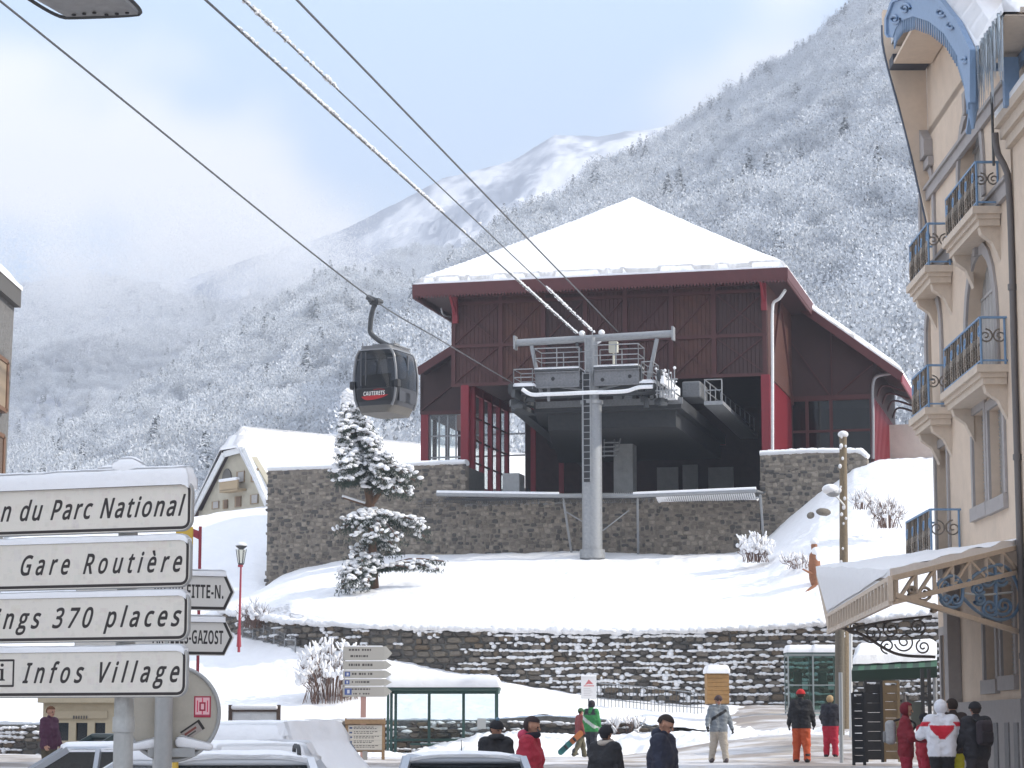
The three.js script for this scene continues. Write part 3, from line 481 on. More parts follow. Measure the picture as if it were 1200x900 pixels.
  // side work cages
  for (const [a, b, y0, y1, d] of [[602, 624, 453, 433, 1.4], [752, 765, 449, 424, 1.4]]) {
    const p = T(a, y0, W + 0.8), q = T(b, y0 - 1, W + 0.8), h = T(a, y1, W + 0.8).y - p.y;
    part('work_cage_floor', M.steelDark, tw, m => m.box((p.x + q.x) / 2, p.y - 0.07, W + 0.8 - d / 2, q.x - p.x + 0.15, 0.12, d));
    rail('work_cage', [V(p.x, 0, W + 0.8), V(q.x, 0, W + 0.8), V(q.x, 0, W + 0.8 - d), V(p.x, 0, W + 0.8 - d), V(p.x, 0, W + 0.8)], p.y, h);
    partGeo('cage_snow', snowLid(p.x - 0.1, q.x + 0.1, W + 0.8 - d, W + 0.9, () => p.y, 0.16, 10, 8, 0.03, a, 0.12), M.capSnow, tw);
  }
  // wheel trains that carry the moving rope
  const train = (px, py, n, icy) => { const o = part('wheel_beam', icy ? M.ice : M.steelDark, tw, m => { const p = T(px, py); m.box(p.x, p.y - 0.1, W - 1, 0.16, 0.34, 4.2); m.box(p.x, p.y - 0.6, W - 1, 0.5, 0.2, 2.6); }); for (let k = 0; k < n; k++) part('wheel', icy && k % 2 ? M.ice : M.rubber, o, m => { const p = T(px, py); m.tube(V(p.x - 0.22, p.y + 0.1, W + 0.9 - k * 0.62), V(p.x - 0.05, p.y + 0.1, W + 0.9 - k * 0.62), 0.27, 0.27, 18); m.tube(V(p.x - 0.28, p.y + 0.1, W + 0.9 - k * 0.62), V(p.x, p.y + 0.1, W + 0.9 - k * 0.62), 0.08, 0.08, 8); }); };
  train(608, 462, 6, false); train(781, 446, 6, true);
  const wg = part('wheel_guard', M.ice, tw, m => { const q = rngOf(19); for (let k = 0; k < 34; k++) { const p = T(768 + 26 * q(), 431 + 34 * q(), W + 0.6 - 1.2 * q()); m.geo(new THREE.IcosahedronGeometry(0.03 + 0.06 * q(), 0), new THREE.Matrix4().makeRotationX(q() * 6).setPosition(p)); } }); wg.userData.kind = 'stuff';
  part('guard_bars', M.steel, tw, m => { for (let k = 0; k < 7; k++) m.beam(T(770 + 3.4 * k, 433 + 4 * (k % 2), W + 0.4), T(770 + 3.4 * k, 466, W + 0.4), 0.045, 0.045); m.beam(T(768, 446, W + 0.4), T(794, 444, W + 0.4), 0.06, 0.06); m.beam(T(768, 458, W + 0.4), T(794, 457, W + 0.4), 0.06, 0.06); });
  // deck of the drive station reaching back into the hall
  const d0 = T(622, 478, 5), d1 = T(868, 470, -1);
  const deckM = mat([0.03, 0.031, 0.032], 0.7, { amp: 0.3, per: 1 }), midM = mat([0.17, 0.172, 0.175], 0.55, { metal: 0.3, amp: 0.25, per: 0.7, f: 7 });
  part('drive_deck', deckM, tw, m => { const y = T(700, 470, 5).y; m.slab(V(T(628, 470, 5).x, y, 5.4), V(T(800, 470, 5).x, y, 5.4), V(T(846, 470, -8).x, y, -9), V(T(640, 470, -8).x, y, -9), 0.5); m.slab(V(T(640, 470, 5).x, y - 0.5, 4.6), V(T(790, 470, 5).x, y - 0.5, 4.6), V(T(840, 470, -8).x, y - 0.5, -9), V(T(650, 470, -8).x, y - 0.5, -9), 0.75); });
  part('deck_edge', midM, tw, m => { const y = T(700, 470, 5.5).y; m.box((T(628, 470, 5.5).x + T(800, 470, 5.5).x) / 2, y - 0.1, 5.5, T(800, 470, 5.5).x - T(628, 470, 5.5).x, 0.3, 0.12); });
  part('guide_rail', M.steelDark, tw, m => { m.beam(T(605, 476, 5), T(690, 545, -12), 0.5, 0.45); });
  const wk = part('walkway', M.steel, tw, m => { m.beam(T(836, 472, 3), T(878, 512, -9), 0.9, 0.18); });
  part('walkway_railing', M.steel, tw, m => { const a = T(826, 470, 3), b = T(884, 512, -9); for (const h of [0.5, 1]) m.tube(V(a.x, a.y + h, a.z), V(b.x, b.y + h, b.z), 0.03, 0.03, 6); for (let k = 0; k <= 10; k++) { const p = a.clone().lerp(b, k / 10); m.tube(p, V(p.x, p.y + 1, p.z), 0.028, 0.028, 6); } const c = T(846, 470, 3); for (const h of [0.5, 1]) m.tube(V(a.x, a.y + h, 3), V(c.x, a.y + h, 3), 0.03, 0.03, 6); m.tube(V(c.x, a.y, 3), V(c.x, a.y + 1, 3), 0.03, 0.03, 6); });
  part('drive_housing', midM, tw, m => { const p = T(812, 458, 2); m.rbox(p.x, p.y, 1.4, 0.9, 0.8, 2.2, 0.1); m.rbox(p.x - 1.6, p.y - 0.1, 2.4, 1.6, 0.6, 2.6, 0.1); });
  // stair inside the hall
  part('stair', M.steel, tw, m => { for (let k = 0; k < 11; k++) { const p = T(714 + (k % 2) * 1, 534 - k * 5.4, 1); m.box(p.x, p.y, 1 - k * 0.12, 0.75, 0.05, 0.24); } m.beam(T(708, 536, 1), T(708, 478, -0.2), 0.06, 0.06); m.beam(T(720, 536, 1), T(720, 478, -0.2), 0.06, 0.06); m.beam(T(725, 525, 1), T(735, 470, -0.2), 0.05, 0.05); });
  // machinery on the beam: rope catchers, box
  part('rope_arm', M.steelDark, tw, m => { m.path([T(653, 402), T(660, 397), T(668, 397), T(678, 402)], 0.09, 8, 24); m.path([T(676, 400), T(677, 407), T(681, 411)], 0.07, 8, 14); });
  part('rope_arm', M.ice, tw, m => { m.path([T(697, 402), T(703, 400), T(706, 394), T(706, 390)], 0.07, 8, 20); m.ball(T(682, 391), 0.15); m.ball(T(705, 390), 0.15); });
  part('equipment_box', mat([0.62, 0.60, 0.5], 0.6), tw, m => { const p = T(719, 407, W - 0.6); m.rbox(p.x, p.y, p.z, 0.42, 0.52, 0.25, 0.03); m.tube(V(p.x, p.y, p.z), V(p.x, p.y - 1.2, p.z), 0.05); });
}
// ropes ---------------------------------------------------------------
{
  const T7 = (px, py, w = 7) => stationWorld(S(px, py, w)), sag = (a, b, k, n = 24) => Array.from({ length: n + 1 }, (_, i) => { const p = a.clone().lerp(b, i / n), t = i / n; p.y -= k * 4 * t * (1 - t); return p; });
  const rope = (pts, r, label, m = M.cable) => { const o = new MB().path(pts, r, 7, pts.length * 4).build('cable', m); tag(o, label, 'cable', 'ropes of the cable car'); return o; };
  // moving rope: from the wheel train on the left over the cabin grip and out over the camera's left
  const a = at(602, 450, planeD(602, 7)), g = at(440, 353, 80), z0 = at(0, 1, 47), d = z0.clone().sub(g), z1 = z0.clone().addScaledVector(d, 0.75);
  globalThis.__grip = g; globalThis.__ropeDir = a.clone().sub(g).normalize();
  rope([at(640, 482, planeD(640, 0)), a, ...sag(a, g, 0).slice(4, 20).filter((_, i) => i % 4 === 0), g, z0, z1], 0.026, 'thin moving rope carrying the gondola cabin');
  const up = [[T7(676, 391), at(241, 0, 49), 0.03, 'thick snow-crusted rope ending left on the tower crossbeam', M.cable], [T7(696, 390), at(285, 0, 50), 0.022, 'slim upper rope partly iced, ending at the tower ladder top', M.cable], [T7(724, 389, 6), at(348, 0, 51), 0.03, 'bare dark upper rope passing behind the tower crossbeam', M.cable]];
  const r = rngOf(31);
  up.forEach(([p, q, rad, label, m], i) => {
    const e = q.clone().addScaledVector(q.clone().sub(p), 0.7), o = rope([p, ...[0.3, 0.6].map(t => p.clone().lerp(q, t)), q, e], rad, label, m);
    if (i === 2) return;
    const dir = q.clone().sub(p), ice = mb(), put = (t0, t1, k) => { for (let t = t0; t < t1; t += 0.0018) { if (r() > k) continue; const c = p.clone().addScaledVector(dir, t); const s = 0.034 + 0.03 * r(); ice.geo(new THREE.IcosahedronGeometry(s, 0), new THREE.Matrix4().compose(c.add(V(0.012 * (r() - 0.5), 0.028 + 0.012 * r(), 0)), new THREE.Quaternion().setFromEuler(new THREE.Euler(r() * 6, r() * 6, r() * 6)), V(1, 0.9, 1.6))); } };
    if (i === 0) { put(0, 0.32, 0.9); put(0.55, 0.87, 1.0); put(0.87, 0.96, 0.4); put(0.36, 0.5, 0.06); } else { put(0, 0.25, 0.75); put(0.85, 1.3, 0.55); put(0.3, 0.8, 0.02); }
    const c = ice.build('ice_crust', M.ice, o); c.userData.kind = 'stuff';
  });
}
// ---------------------------------------------------------------- gondola cabin
{
  const grip = globalThis.__grip, sc = 35; // pixels per metre there
  const cab = thing('gondola_cabin', 'dark glazed gondola cabin with silver ribs hanging from the left rope', 'gondola', V(0, 0, 0), 0);
  const fr = new Frame(V(at(452, 450, 80).x, 0, -80), -0.42);
  cab.position.copy(fr.o); cab.rotation.y = fr.turn;
  const C = (px, py, w = 0) => fr.p(px, py, w);
  // body: stacked rounded sections, barrel shaped
  const yb = C(452, 487).y, yt = C(452, 409).y, H = yt - yb, hw = t => 0.60 + 0.27 * Math.sin(Math.PI * Math.min(1, 0.1 + 0.8 * t)) - 0.10 * smooth(0.85, 1, t) - 0.10 * smooth(0.16, 0, t), dw = 0.86;
  const ring = (t, inset = 0, seg = 40) => { const a = hw(t) - inset, b = dw - inset, out = []; for (let k = 0; k < seg; k++) { const th = k / seg * 2 * Math.PI, c = Math.cos(th), s = Math.sin(th), e = 0.34; out.push(V(a * Math.sign(c) * Math.pow(Math.abs(c), e), yb + H * t, b * Math.sign(s) * Math.pow(Math.abs(s), e))); } return out; };
  const band = (t0, t1, n, inset, cap) => { const g = new THREE.BufferGeometry(), pos = [], seg = 40; for (let i = 0; i < n; i++) { const A = ring(lerp(t0, t1, i / n), inset), B = ring(lerp(t0, t1, (i + 1) / n), inset); for (let k = 0; k < seg; k++) { const l = (k + 1) % seg; for (const p of [A[k], B[l], A[l], A[k], B[k], B[l]]) pos.push(p.x, p.y, p.z); } } for (const t of cap) { const A = ring(t, inset); for (let k = 0; k < seg; k++) { const l = (k + 1) % seg; for (const p of [V(0, yb + H * t, 0), A[l], A[k]]) pos.push(p.x, p.y, p.z); } } g.setAttribute('position', new THREE.Float32BufferAttribute(pos, 3)); g.computeVertexNormals(); return toCreasedNormals(g, 0.6); };
  const shell = mat([0.030, 0.030, 0.034], 0.3), silver = mat([0.24, 0.24, 0.245], 0.35, { metal: 0.5 }), beige = mat([0.13, 0.12, 0.105], 0.7, { amp: 0.1, per: 0.6 });
  part('floor_pan', beige, cab, m => m.geo(band(0.0, 0.11, 3, 0, [0])));
  const body = part('lower_body', shell, cab, m => m.geo(band(0.11, 0.37, 4, 0, [])));
  part('window_band', glassOf([0.20, 0.21, 0.23]), cab, m => m.geo(band(0.37, 0.95, 10, 0.005, [])));
  part('roof', mat([0.14, 0.14, 0.145], 0.5), cab, m => m.geo(band(0.95, 1.0, 2, 0, [1])));
  part('sill_rail', silver, cab, m => m.geo(band(0.93, 0.955, 1, -0.012, [])));
  for (const s of [[1, 1], [-1, 1], [1, -1], [-1, -1]]) part('corner_rib', silver, cab, m => { const pts = []; for (let k = 0; k <= 10; k++) { const t = 0.1 + 0.84 * k / 10; pts.push(V(s[0] * (hw(t) - 0.07), yb + H * t, s[1] * (dw - 0.06))); } m.path(pts, 0.045, 8, 30); });
  part('seat', mat([0.05, 0.05, 0.055], 0.9), cab, m => { for (const s of [-1, 1]) { m.rbox(0, yb + H * 0.32, s * 0.55, 1.1, 0.1, 0.42, 0.04); m.rbox(0, yb + H * 0.47, s * 0.7, 1.1, 0.5, 0.09, 0.04); } });
  part('mullion', mat([0.09, 0.09, 0.095], 0.5), cab, m => { for (const x of [-0.5, -0.32]) m.box(x, yb + H * 0.66, dw - 0.02, 0.04, H * 0.5, 0.04); m.box(0, yb + H * 0.8, dw - 0.03, 1.35, 0.04, 0.03); m.box(0.82, yb + H * 0.63, 0, 0.05, H * 0.5, 0.05); });
  part('bumper', M.rubber, cab, m => { for (const s of [-1, 1]) m.rbox(s * 0.84, yb + H * 0.42, dw - 0.08, 0.16, 0.28, 0.24, 0.05); });
  { // lettering and red swoosh, printed on the lower front
    const cv = document.createElement('canvas'); cv.width = 512; cv.height = 160; const x = cv.getContext('2d');
    x.fillStyle = '#161517'; x.fillRect(0, 0, 512, 160);
    x.fillStyle = '#b01f22'; x.beginPath(); x.moveTo(60, 98); x.quadraticCurveTo(260, 82, 470, 88); x.quadraticCurveTo(330, 150, 150, 146); x.quadraticCurveTo(90, 140, 60, 98); x.fill();
    x.strokeStyle = '#9c1c20'; x.lineWidth = 8; x.beginPath(); x.moveTo(240, 20); x.quadraticCurveTo(330, 0, 410, 24); x.stroke();
    x.fillStyle = '#e9e5e0'; x.font = 'bold 74px sans-serif'; x.textAlign = 'center'; x.setTransform(0.82, 0, -0.06, 1, 256, 0); x.fillText('CAUTERETS', 0, 88);
    const t = new THREE.CanvasTexture(cv); t.colorSpace = THREE.SRGBColorSpace;
    const pl = new THREE.Mesh(new THREE.PlaneGeometry(1.28, 0.42), new THREE.MeshStandardMaterial({ map: t, roughness: 0.35 })); pl.name = 'lettering'; pl.position.set(0.02, yb + H * 0.265, dw + 0.012); cab.add(pl);
  }
  part('door', mat([0.045, 0.045, 0.05], 0.35), cab, m => { for (const s of [-0.5, 0.5]) m.box(hw(0.27) + 0.005, yb + H * 0.27, s * 0.9 * 0.5, 0.02, H * 0.2, 0.8); });
  part('roof_rail', mat([0.2, 0.2, 0.2], 0.5), cab, m => { m.box(0, yt + 0.12, 0, 0.9, 0.08, 0.3); for (const s of [-1, 1]) { m.tube(V(s * 0.6, yt + 0.03, -0.6), V(s * 0.6, yt + 0.03, 0.6), 0.03); m.tube(V(s * 0.6, yt - 0.02, 0.55), V(s * 0.6, yt + 0.16, 0.55), 0.02); } m.tube(V(-0.6, yt + 0.05, 0.2), V(0.6, yt + 0.05, 0.2), 0.03); });
  const L = p => { const d = p.clone().sub(fr.o); return V(d.dot(fr.u), d.y, d.dot(fr.n)); }, gl = L(grip);
  part('hanger_arm', M.steelDark, cab, m => { m.path([V(0.05, yt + 0.14, 0), V(-0.08, yt + 0.2, 0), C(440, 396, gl.z * 0.3), C(434, 389, gl.z * 0.5), C(434, 381, gl.z * 0.7), C(436, 366, gl.z), C(439, 358, gl.z), gl.clone().add(V(0, -0.12, 0))], 0.085, 10, 60); });
  part('grip', M.steelDark, cab, m => { m.box(gl.x, gl.y - 0.02, gl.z, 0.34, 0.2, 0.24); m.tube(gl.clone().add(V(-0.3, 0.16, 0.02)), gl.clone().add(V(0.12, -0.02, 0.02)), 0.09, 0.09, 10); for (const s of [-0.12, 0.14]) m.tube(gl.clone().add(V(s, 0.0, -0.2)), gl.clone().add(V(s, 0.0, 0.2)), 0.07, 0.07, 10); });
}
console.log('tower and cabin done');
// ---------------------------------------------------------------- stone walls
// one rubble stone: a pillow with a bevelled, uneven face, lying in the plane z = 0, proud towards +z
function stoneGeo(seed, w, h, d) {
  const r = rngOf(seed), n = 7, o = [], f = [];
  for (let k = 0; k < n; k++) { const a = (k + 0.35 * (r() - 0.5)) / n * 6.283, c = Math.cos(a), s = Math.sin(a), e = 0.55; const x = w / 2 * Math.sign(c) * Math.pow(Math.abs(c), e) * (0.88 + 0.16 * r()), y = h / 2 * Math.sign(s) * Math.pow(Math.abs(s), e) * (0.88 + 0.16 * r()); o.push(V(x, y, -0.05)); f.push(V(x * 0.78, y * 0.74, d * (0.65 + 0.5 * r()))); }
  const c = V(0, 0, d * (0.9 + 0.3 * r())), p = [];
  for (let k = 0; k < n; k++) { const l = (k + 1) % n; p.push(o[k], o[l], f[l], o[k], f[l], f[k], c, f[k], f[l]); }
  const g = new THREE.BufferGeometry().setFromPoints(p); g.computeVertexNormals(); return g;
}
// lay courses of stones over a wall path: P(s) -> point at foot level 0, N(s) outward, foot(s), top(s) heights
function layStones(len, P, N, foot, top, cw, ch, seed, loose = 0) {
  const r = rngOf(seed), out = []; let yMin = 1e9, yMax = -1e9; for (let s = 0; s <= len; s += 0.5) { yMin = Math.min(yMin, foot(s)); yMax = Math.max(yMax, top(s)); }
  for (let y = yMin; y < yMax;) {
    const hh = ch * (0.75 + 0.55 * r());
    for (let s = -r() * cw; s < len;) {
      const ww = cw * (0.55 + 0.95 * r()), sc = s + ww / 2, yc = y + hh / 2 + 0.05 * (r() - 0.5) + 0.10 * noise(sc * 0.3, y, 2);
      if (sc > 0 && sc < len && yc > foot(sc) - 0.1 && yc + hh * 0.3 < top(sc)) { const p = P(sc); out.push({ p: V(p.x, yc, p.z), n: N(sc), w: ww * 0.97, h: hh * 0.95, k: Math.floor(r() * 1e6), t: r(), s: sc });
      if (loose && out.length && r() < 0.8) { const o = out[out.length - 1], k = 0.55 + 0.75 * r(); o.w *= k; o.h *= 0.6 + 0.7 * r(); o.p.y += 0.12 * (r() - 0.5); } }
      s += ww;
    }
    y += hh;
  }
  return out;
}
const stoneTone = [[0.13, 0.112, 0.092], [0.165, 0.142, 0.112], [0.095, 0.084, 0.073], [0.195, 0.168, 0.137], [0.15, 0.115, 0.08]].map((c, i) => mat(c, 0.9, { amp: 0.3, per: 0.8, f: 5, bump: 0.012, bper: 0.4, bf: 6 }));
const stoneTone2 = [[0.175, 0.15, 0.12], [0.23, 0.197, 0.158], [0.085, 0.077, 0.069], [0.29, 0.25, 0.20], [0.13, 0.112, 0.094]].map((c, i) => mat(c, 0.9, { amp: 0.25, per: 0.8, f: 5, bump: 0.01, bper: 0.4, bf: 6 }));
const mortar = mat([0.13, 0.125, 0.115], 0.95, { amp: 0.25, per: 1.2, f: 6, bump: 0.02, bper: 0.6 });
const mortar2 = mat([0.215, 0.185, 0.15], 0.95, { amp: 0.3, per: 1.6, f: 6, bump: 0.02, bper: 0.6 });
const variants = []; for (let k = 0; k < 24; k++) variants.push(stoneGeo(700 + k, 1, 1, 1));
function placeMatrix(st, d) { const z = st.n, x = V(0, 1, 0).cross(z).normalize(), y = V(0, 1, 0); return new THREE.Matrix4().makeBasis(x.multiplyScalar(st.w), y.multiplyScalar(st.h), z.clone().multiplyScalar(d)).setPosition(st.p); }
variants.forEach(g => metricUV(g));
function buildStones(stones, tones, parent, maxParts, depth, name = 'stone') {
  const rest = tones.map(() => mb());
  stones.forEach((st, i) => {
    const ti = Math.floor(st.t * tones.length), d = depth * (0.6 + 0.8 * ((st.k % 97) / 97)), g = variants[st.k % 24], M_ = placeMatrix(st, d);
    if (i < maxParts) { const m = new THREE.Mesh(g, tones[ti]); m.name = name; m.castShadow = m.receiveShadow = true; M_.decompose(m.position, m.quaternion, m.scale); parent.add(m); } else rest[ti].geo(g, M_);
  });
  rest.forEach((b, i) => { if (b.l.length) { const o = b.build('small_stones', tones[i], parent); o.userData.kind = 'stuff'; } });
}
function ledgeSnow(stones, parent, prob, seed, size = 1) {
  const r = rngOf(seed), m = mb();
  for (const st of stones) {
    const q = prob(st); if (r() > q) continue;
    const x = V(0, 1, 0).cross(st.n).normalize(), n = 2 + Math.floor(r() * 3);
    for (let k = 0; k < n; k++) { const c = st.p.clone().addScaledVector(x, (k / Math.max(1, n - 1) - 0.5) * st.w * 0.85).addScaledVector(st.n, 0.07 + 0.03 * r()); c.y += st.h * 0.46 + 0.02 * (r() - 0.5); const w = st.w / n * (0.55 + 0.5 * r()); m.geo(new THREE.IcosahedronGeometry(1, 1), new THREE.Matrix4().compose(c, new THREE.Quaternion().setFromEuler(new THREE.Euler(0, r() * 6, 0)), V(w, (0.030 + 0.04 * r()) * size, 0.10))); }
    if (r() < 0.25) m.ball(st.p.clone().addScaledVector(st.n, 0.08).add(V(0.1 * (r() - 0.5), st.h * 0.2 * (r() - 0.5), 0)), 0.05 + 0.09 * r(), 0.9, 1, 1, 7, 5);
  }
  if (m.l.length) { const o = m.build('ledge_snow', M.capSnow, parent); o.userData.kind = 'stuff'; }
}
// polyline wall in the world
function polyWall(name, label, pts, thick, opt) { // pts: [{x, z, foot, top}]
  const g = thing(name, label, 'wall'), S_ = [0]; for (let i = 1; i < pts.length; i++) S_.push(S_[i - 1] + Math.hypot(pts[i].x - pts[i - 1].x, pts[i].z - pts[i - 1].z));
  const len = S_[S_.length - 1], seg = s => { let i = 0; while (i < pts.length - 2 && s > S_[i + 1]) i++; return [i, (s - S_[i]) / (S_[i + 1] - S_[i])]; };
  const L = (s, k) => { const [i, t] = seg(s); return lerp(pts[i][k], pts[i + 1][k], t); };
  const N = s => { const [i] = seg(s), dx = pts[i + 1].x - pts[i].x, dz = pts[i + 1].z - pts[i].z, l = Math.hypot(dx, dz); return V(-dz / l, 0, dx / l); };
  part('wall_core', opt.mortar ?? mortar, g, m => { for (let i = 0; i + 1 < pts.length; i++) { const a = pts[i], b = pts[i + 1], n = N((S_[i] + S_[i + 1]) / 2).multiplyScalar(-thick); const P = (p, y, o) => V(p.x + (o ? n.x : 0), y, p.z + (o ? n.z : 0)); const q = []; const f = (...v) => q.push(v[0], v[1], v[2], v[0], v[2], v[3]); f(P(a, a.foot - 0.6), P(b, b.foot - 0.6), P(b, b.top), P(a, a.top)); f(P(b, b.foot - 0.6, 1), P(a, a.foot - 0.6, 1), P(a, a.top, 1), P(b, b.top, 1)); f(P(a, a.top), P(b, b.top), P(b, b.top, 1), P(a, a.top, 1)); if (i === 0) f(P(a, a.foot - 0.6, 1), P(a, a.foot - 0.6), P(a, a.top), P(a, a.top, 1)); if (i === pts.length - 2) f(P(b, b.foot - 0.6), P(b, b.foot - 0.6, 1), P(b, b.top, 1), P(b, b.top)); const ge = new THREE.BufferGeometry().setFromPoints(q); ge.computeVertexNormals(); m.geo(ge); } });
  const st = layStones(len, s => V(L(s, 'x'), 0, L(s, 'z')), N, s => L(s, 'foot'), s => L(s, 'top'), opt.cw, opt.ch, opt.seed, opt.loose ?? 0);
  st.sort((a, b) => b.w * b.h - a.w * a.h);
  buildStones(st, opt.tones, g, opt.parts ?? 0, opt.depth ?? 0.09); if (opt.snow) ledgeSnow(st, g, opt.snow, opt.seed + 1, opt.snowSize ?? 1);
  return { g, L, len, N, st };
}
const wpt = (px, yT, yF, D) => { const t = at(px, yT, D), f = at(px, yF, D); return { x: t.x, z: t.z, top: t.y, foot: f.y }; };
{ // big rubble wall across the picture
  const pts = []; for (const px of [262, 300, 340, 390, 440, 520, 600, 700, 800, 900, 960, 1000, 1090, 1175]) { const [ty, D] = along(WALL_TOP, px), [fy] = along(WALL_FOOT, px); pts.push(wpt(px, ty, fy, D)); }
  const w = polyWall('rubble_wall', 'long dark rubble wall with snow on its ledges below the snowy bank', pts, 0.6, { cw: 0.46, ch: 0.235, seed: 41, tones: stoneTone, parts: 300, depth: 0.13, snow: st => 0.22 + 0.62 * smooth(-2, 1.5, st.p.x + 4 * noise(st.p.x * 0.3, st.p.y * 0.8)), snowSize: 1.1 });
  console.log('rubble wall stones', w.st.length, 'length', w.len.toFixed(1));
  // overhanging lip of snow along the top
  const lip = mb(), r = rngOf(8); for (let s = 0; s < w.len; s += 0.16) { const y = w.L(s, 'top'), n = w.N(s); lip.geo(new THREE.IcosahedronGeometry(1, 1), new THREE.Matrix4().compose(V(w.L(s, 'x'), y + 0.04 + 0.06 * noise(s * 1.7), w.L(s, 'z')).addScaledVector(n, 0.02 + 0.1 * r()), new THREE.Quaternion().setFromEuler(new THREE.Euler(0, r() * 6, 0)), V(0.22 + 0.12 * r(), 0.10 + 0.12 * r() * r(), 0.24))); }
  const o = lip.build('snow_lip', M.capSnow, w.g); o.userData.kind = 'stuff';
}
{ // retaining wall under the station, in the station's frame
  const W = 4, P = (px, yT, yF) => { const t = stationWorld(S(px, yT, W)), f = stationWorld(S(px, yF, W)); return { x: t.x, z: t.z, top: t.y, foot: f.y }; };
  const a = polyWall('retaining_wall', 'high grey stone retaining wall left of the station, spruce before it', [P(314, 551, 700), P(430, 547, 670), P(545, 543, 660)], 0.7, { cw: 0.25, ch: 0.18, seed: 51, tones: stoneTone2, depth: 0.035, mortar: mortar2, loose: 1 });
  const b = polyWall('retaining_wall', 'grey stone wall below the catch net under the station hall', [P(545.5, 584, 662), P(650, 582, 660), P(760, 581, 660), P(890, 578, 660)], 0.7, { cw: 0.25, ch: 0.18, seed: 52, tones: stoneTone2, depth: 0.035, mortar: mortar2, loose: 1 });
  const c = polyWall('retaining_wall', 'short grey stone wall right of the hall with snowy rounded end', [P(890.5, 533, 662), P(950, 530, 640), P(1008, 530, 580), P(1016, 537, 560)], 0.9, { cw: 0.25, ch: 0.18, seed: 53, tones: stoneTone2, depth: 0.035, mortar: mortar2, loose: 1 });
  part('wall_return', mortar, a.g, m => { const p = P(545, 543, 660); m.box(p.x + 0.15, (p.top + p.foot) / 2, p.z - 2.4, 0.4, p.top - p.foot - 0.02, 4.4, SF.turn); });
  for (const w of [a, c]) part('coping_snow', M.capSnow, w.g, m => { const n = 40; for (let k = 0; k < n; k++) { const s0 = w.len * k / n, s1 = w.len * (k + 1) / n, nn = w.N((s0 + s1) / 2).multiplyScalar(-0.33); const p = V(w.L(s0, 'x'), w.L(s0, 'top') + 0.07, w.L(s0, 'z')).add(nn), q = V(w.L(s1, 'x'), w.L(s1, 'top') + 0.07, w.L(s1, 'z')).add(nn); m.along(new THREE.CylinderGeometry(1, 1, 1.05, 12).applyMatrix4(new THREE.Matrix4().makeScale(0.46, 1, 0.16 + 0.05 * noise(k * 0.5))), p, q, V(0, 1, 0)); } });
}
{ // catch net on outriggers in front of the hall floor
  const n = thing('catch_net', 'long steel catch net on slanting posts along the hall edge, dusted with snow', 'safety net', SF.o, SF.turn);
  const W = 4.15, T = (px, py, w) => S(px, py, w), out = 6.2;
  const e = [[512, 579, out], [655, 581, out], [742, 581, out], [886, 575, out]].map(a => T(...a));
  part('net_frame', M.steel, n, m => { for (let i = 0; i < 3; i++) m.tube(e[i], e[i + 1], 0.10, 0.10, 10); for (const p of e) m.tube(V(p.x, p.y + 0.1, W - 0.2), p, 0.06, 0.06, 8); m.tube(V(e[0].x, e[0].y + 0.12, W), V(e[3].x, e[3].y + 0.12, W), 0.05, 0.05, 8); });
  part('net_snow', M.capSnow, n, m => { for (let i = 0; i < 3; i++) { if (i === 1) continue; const a = e[i].clone().add(V(0, 0.09, 0)), b = e[i + 1].clone().add(V(0, 0.09, 0)); m.tube(a, b, 0.085, 0.085, 8); } });
  part('net_mesh', M.steelDark, n, m => { for (let k = 0; k <= 150; k++) { const t = k / 150, x = lerp(e[0].x, e[3].x, t), y = lerp(e[0].y, e[3].y, t), sg = 0.28 + 0.16 * Math.abs(Math.sin(t * Math.PI * 3)); m.path([V(x, y, out), V(x, y - sg, (out + W) / 2 + 0.2), V(x, y + 0.1, W)], 0.012, 3, 6); } for (let j = 1; j < 7; j++) { const t = j / 7; const pts = []; for (let k = 0; k <= 24; k++) { const q = k / 24; pts.push(V(lerp(e[0].x, e[3].x, q), lerp(e[0].y, e[3].y, q) - (0.28 + 0.16 * Math.abs(Math.sin(q * Math.PI * 3))) * 2 * t * (1 - t), lerp(out, W, t))); } m.path(pts, 0.012, 3, 60); } });
  { const g = snowLid(e[2].x + 1, e[3].x - 0.1, W + 0.1, out - 0.05, (u, w) => e[3].y - 0.34 * Math.sin(Math.PI * (w - W) / (out - W)), 0.02, 40, 12, 0.03, 4, 0.3); partGeo('caught_snow', g, M.capSnow, n); }
  for (const [px, py, bx, by] of [[655, 583, 670, 650], [742, 583, 748, 652], [886, 580, 896, 650]]) part('net_post', M.steel, n, m => { const a = T(px + 5, py, out - 0.6), b = T(bx, by, W + 0.15); m.tube(a, b, 0.06, 0.06, 8); });
  part('net_stay', M.steel, n, m => { m.tube(T(664, 600, out - 0.7), T(684, 612, 6.6), 0.03); m.tube(T(737, 598, out - 0.7), T(706, 622, 6.6), 0.03); });
}
console.log('walls done');
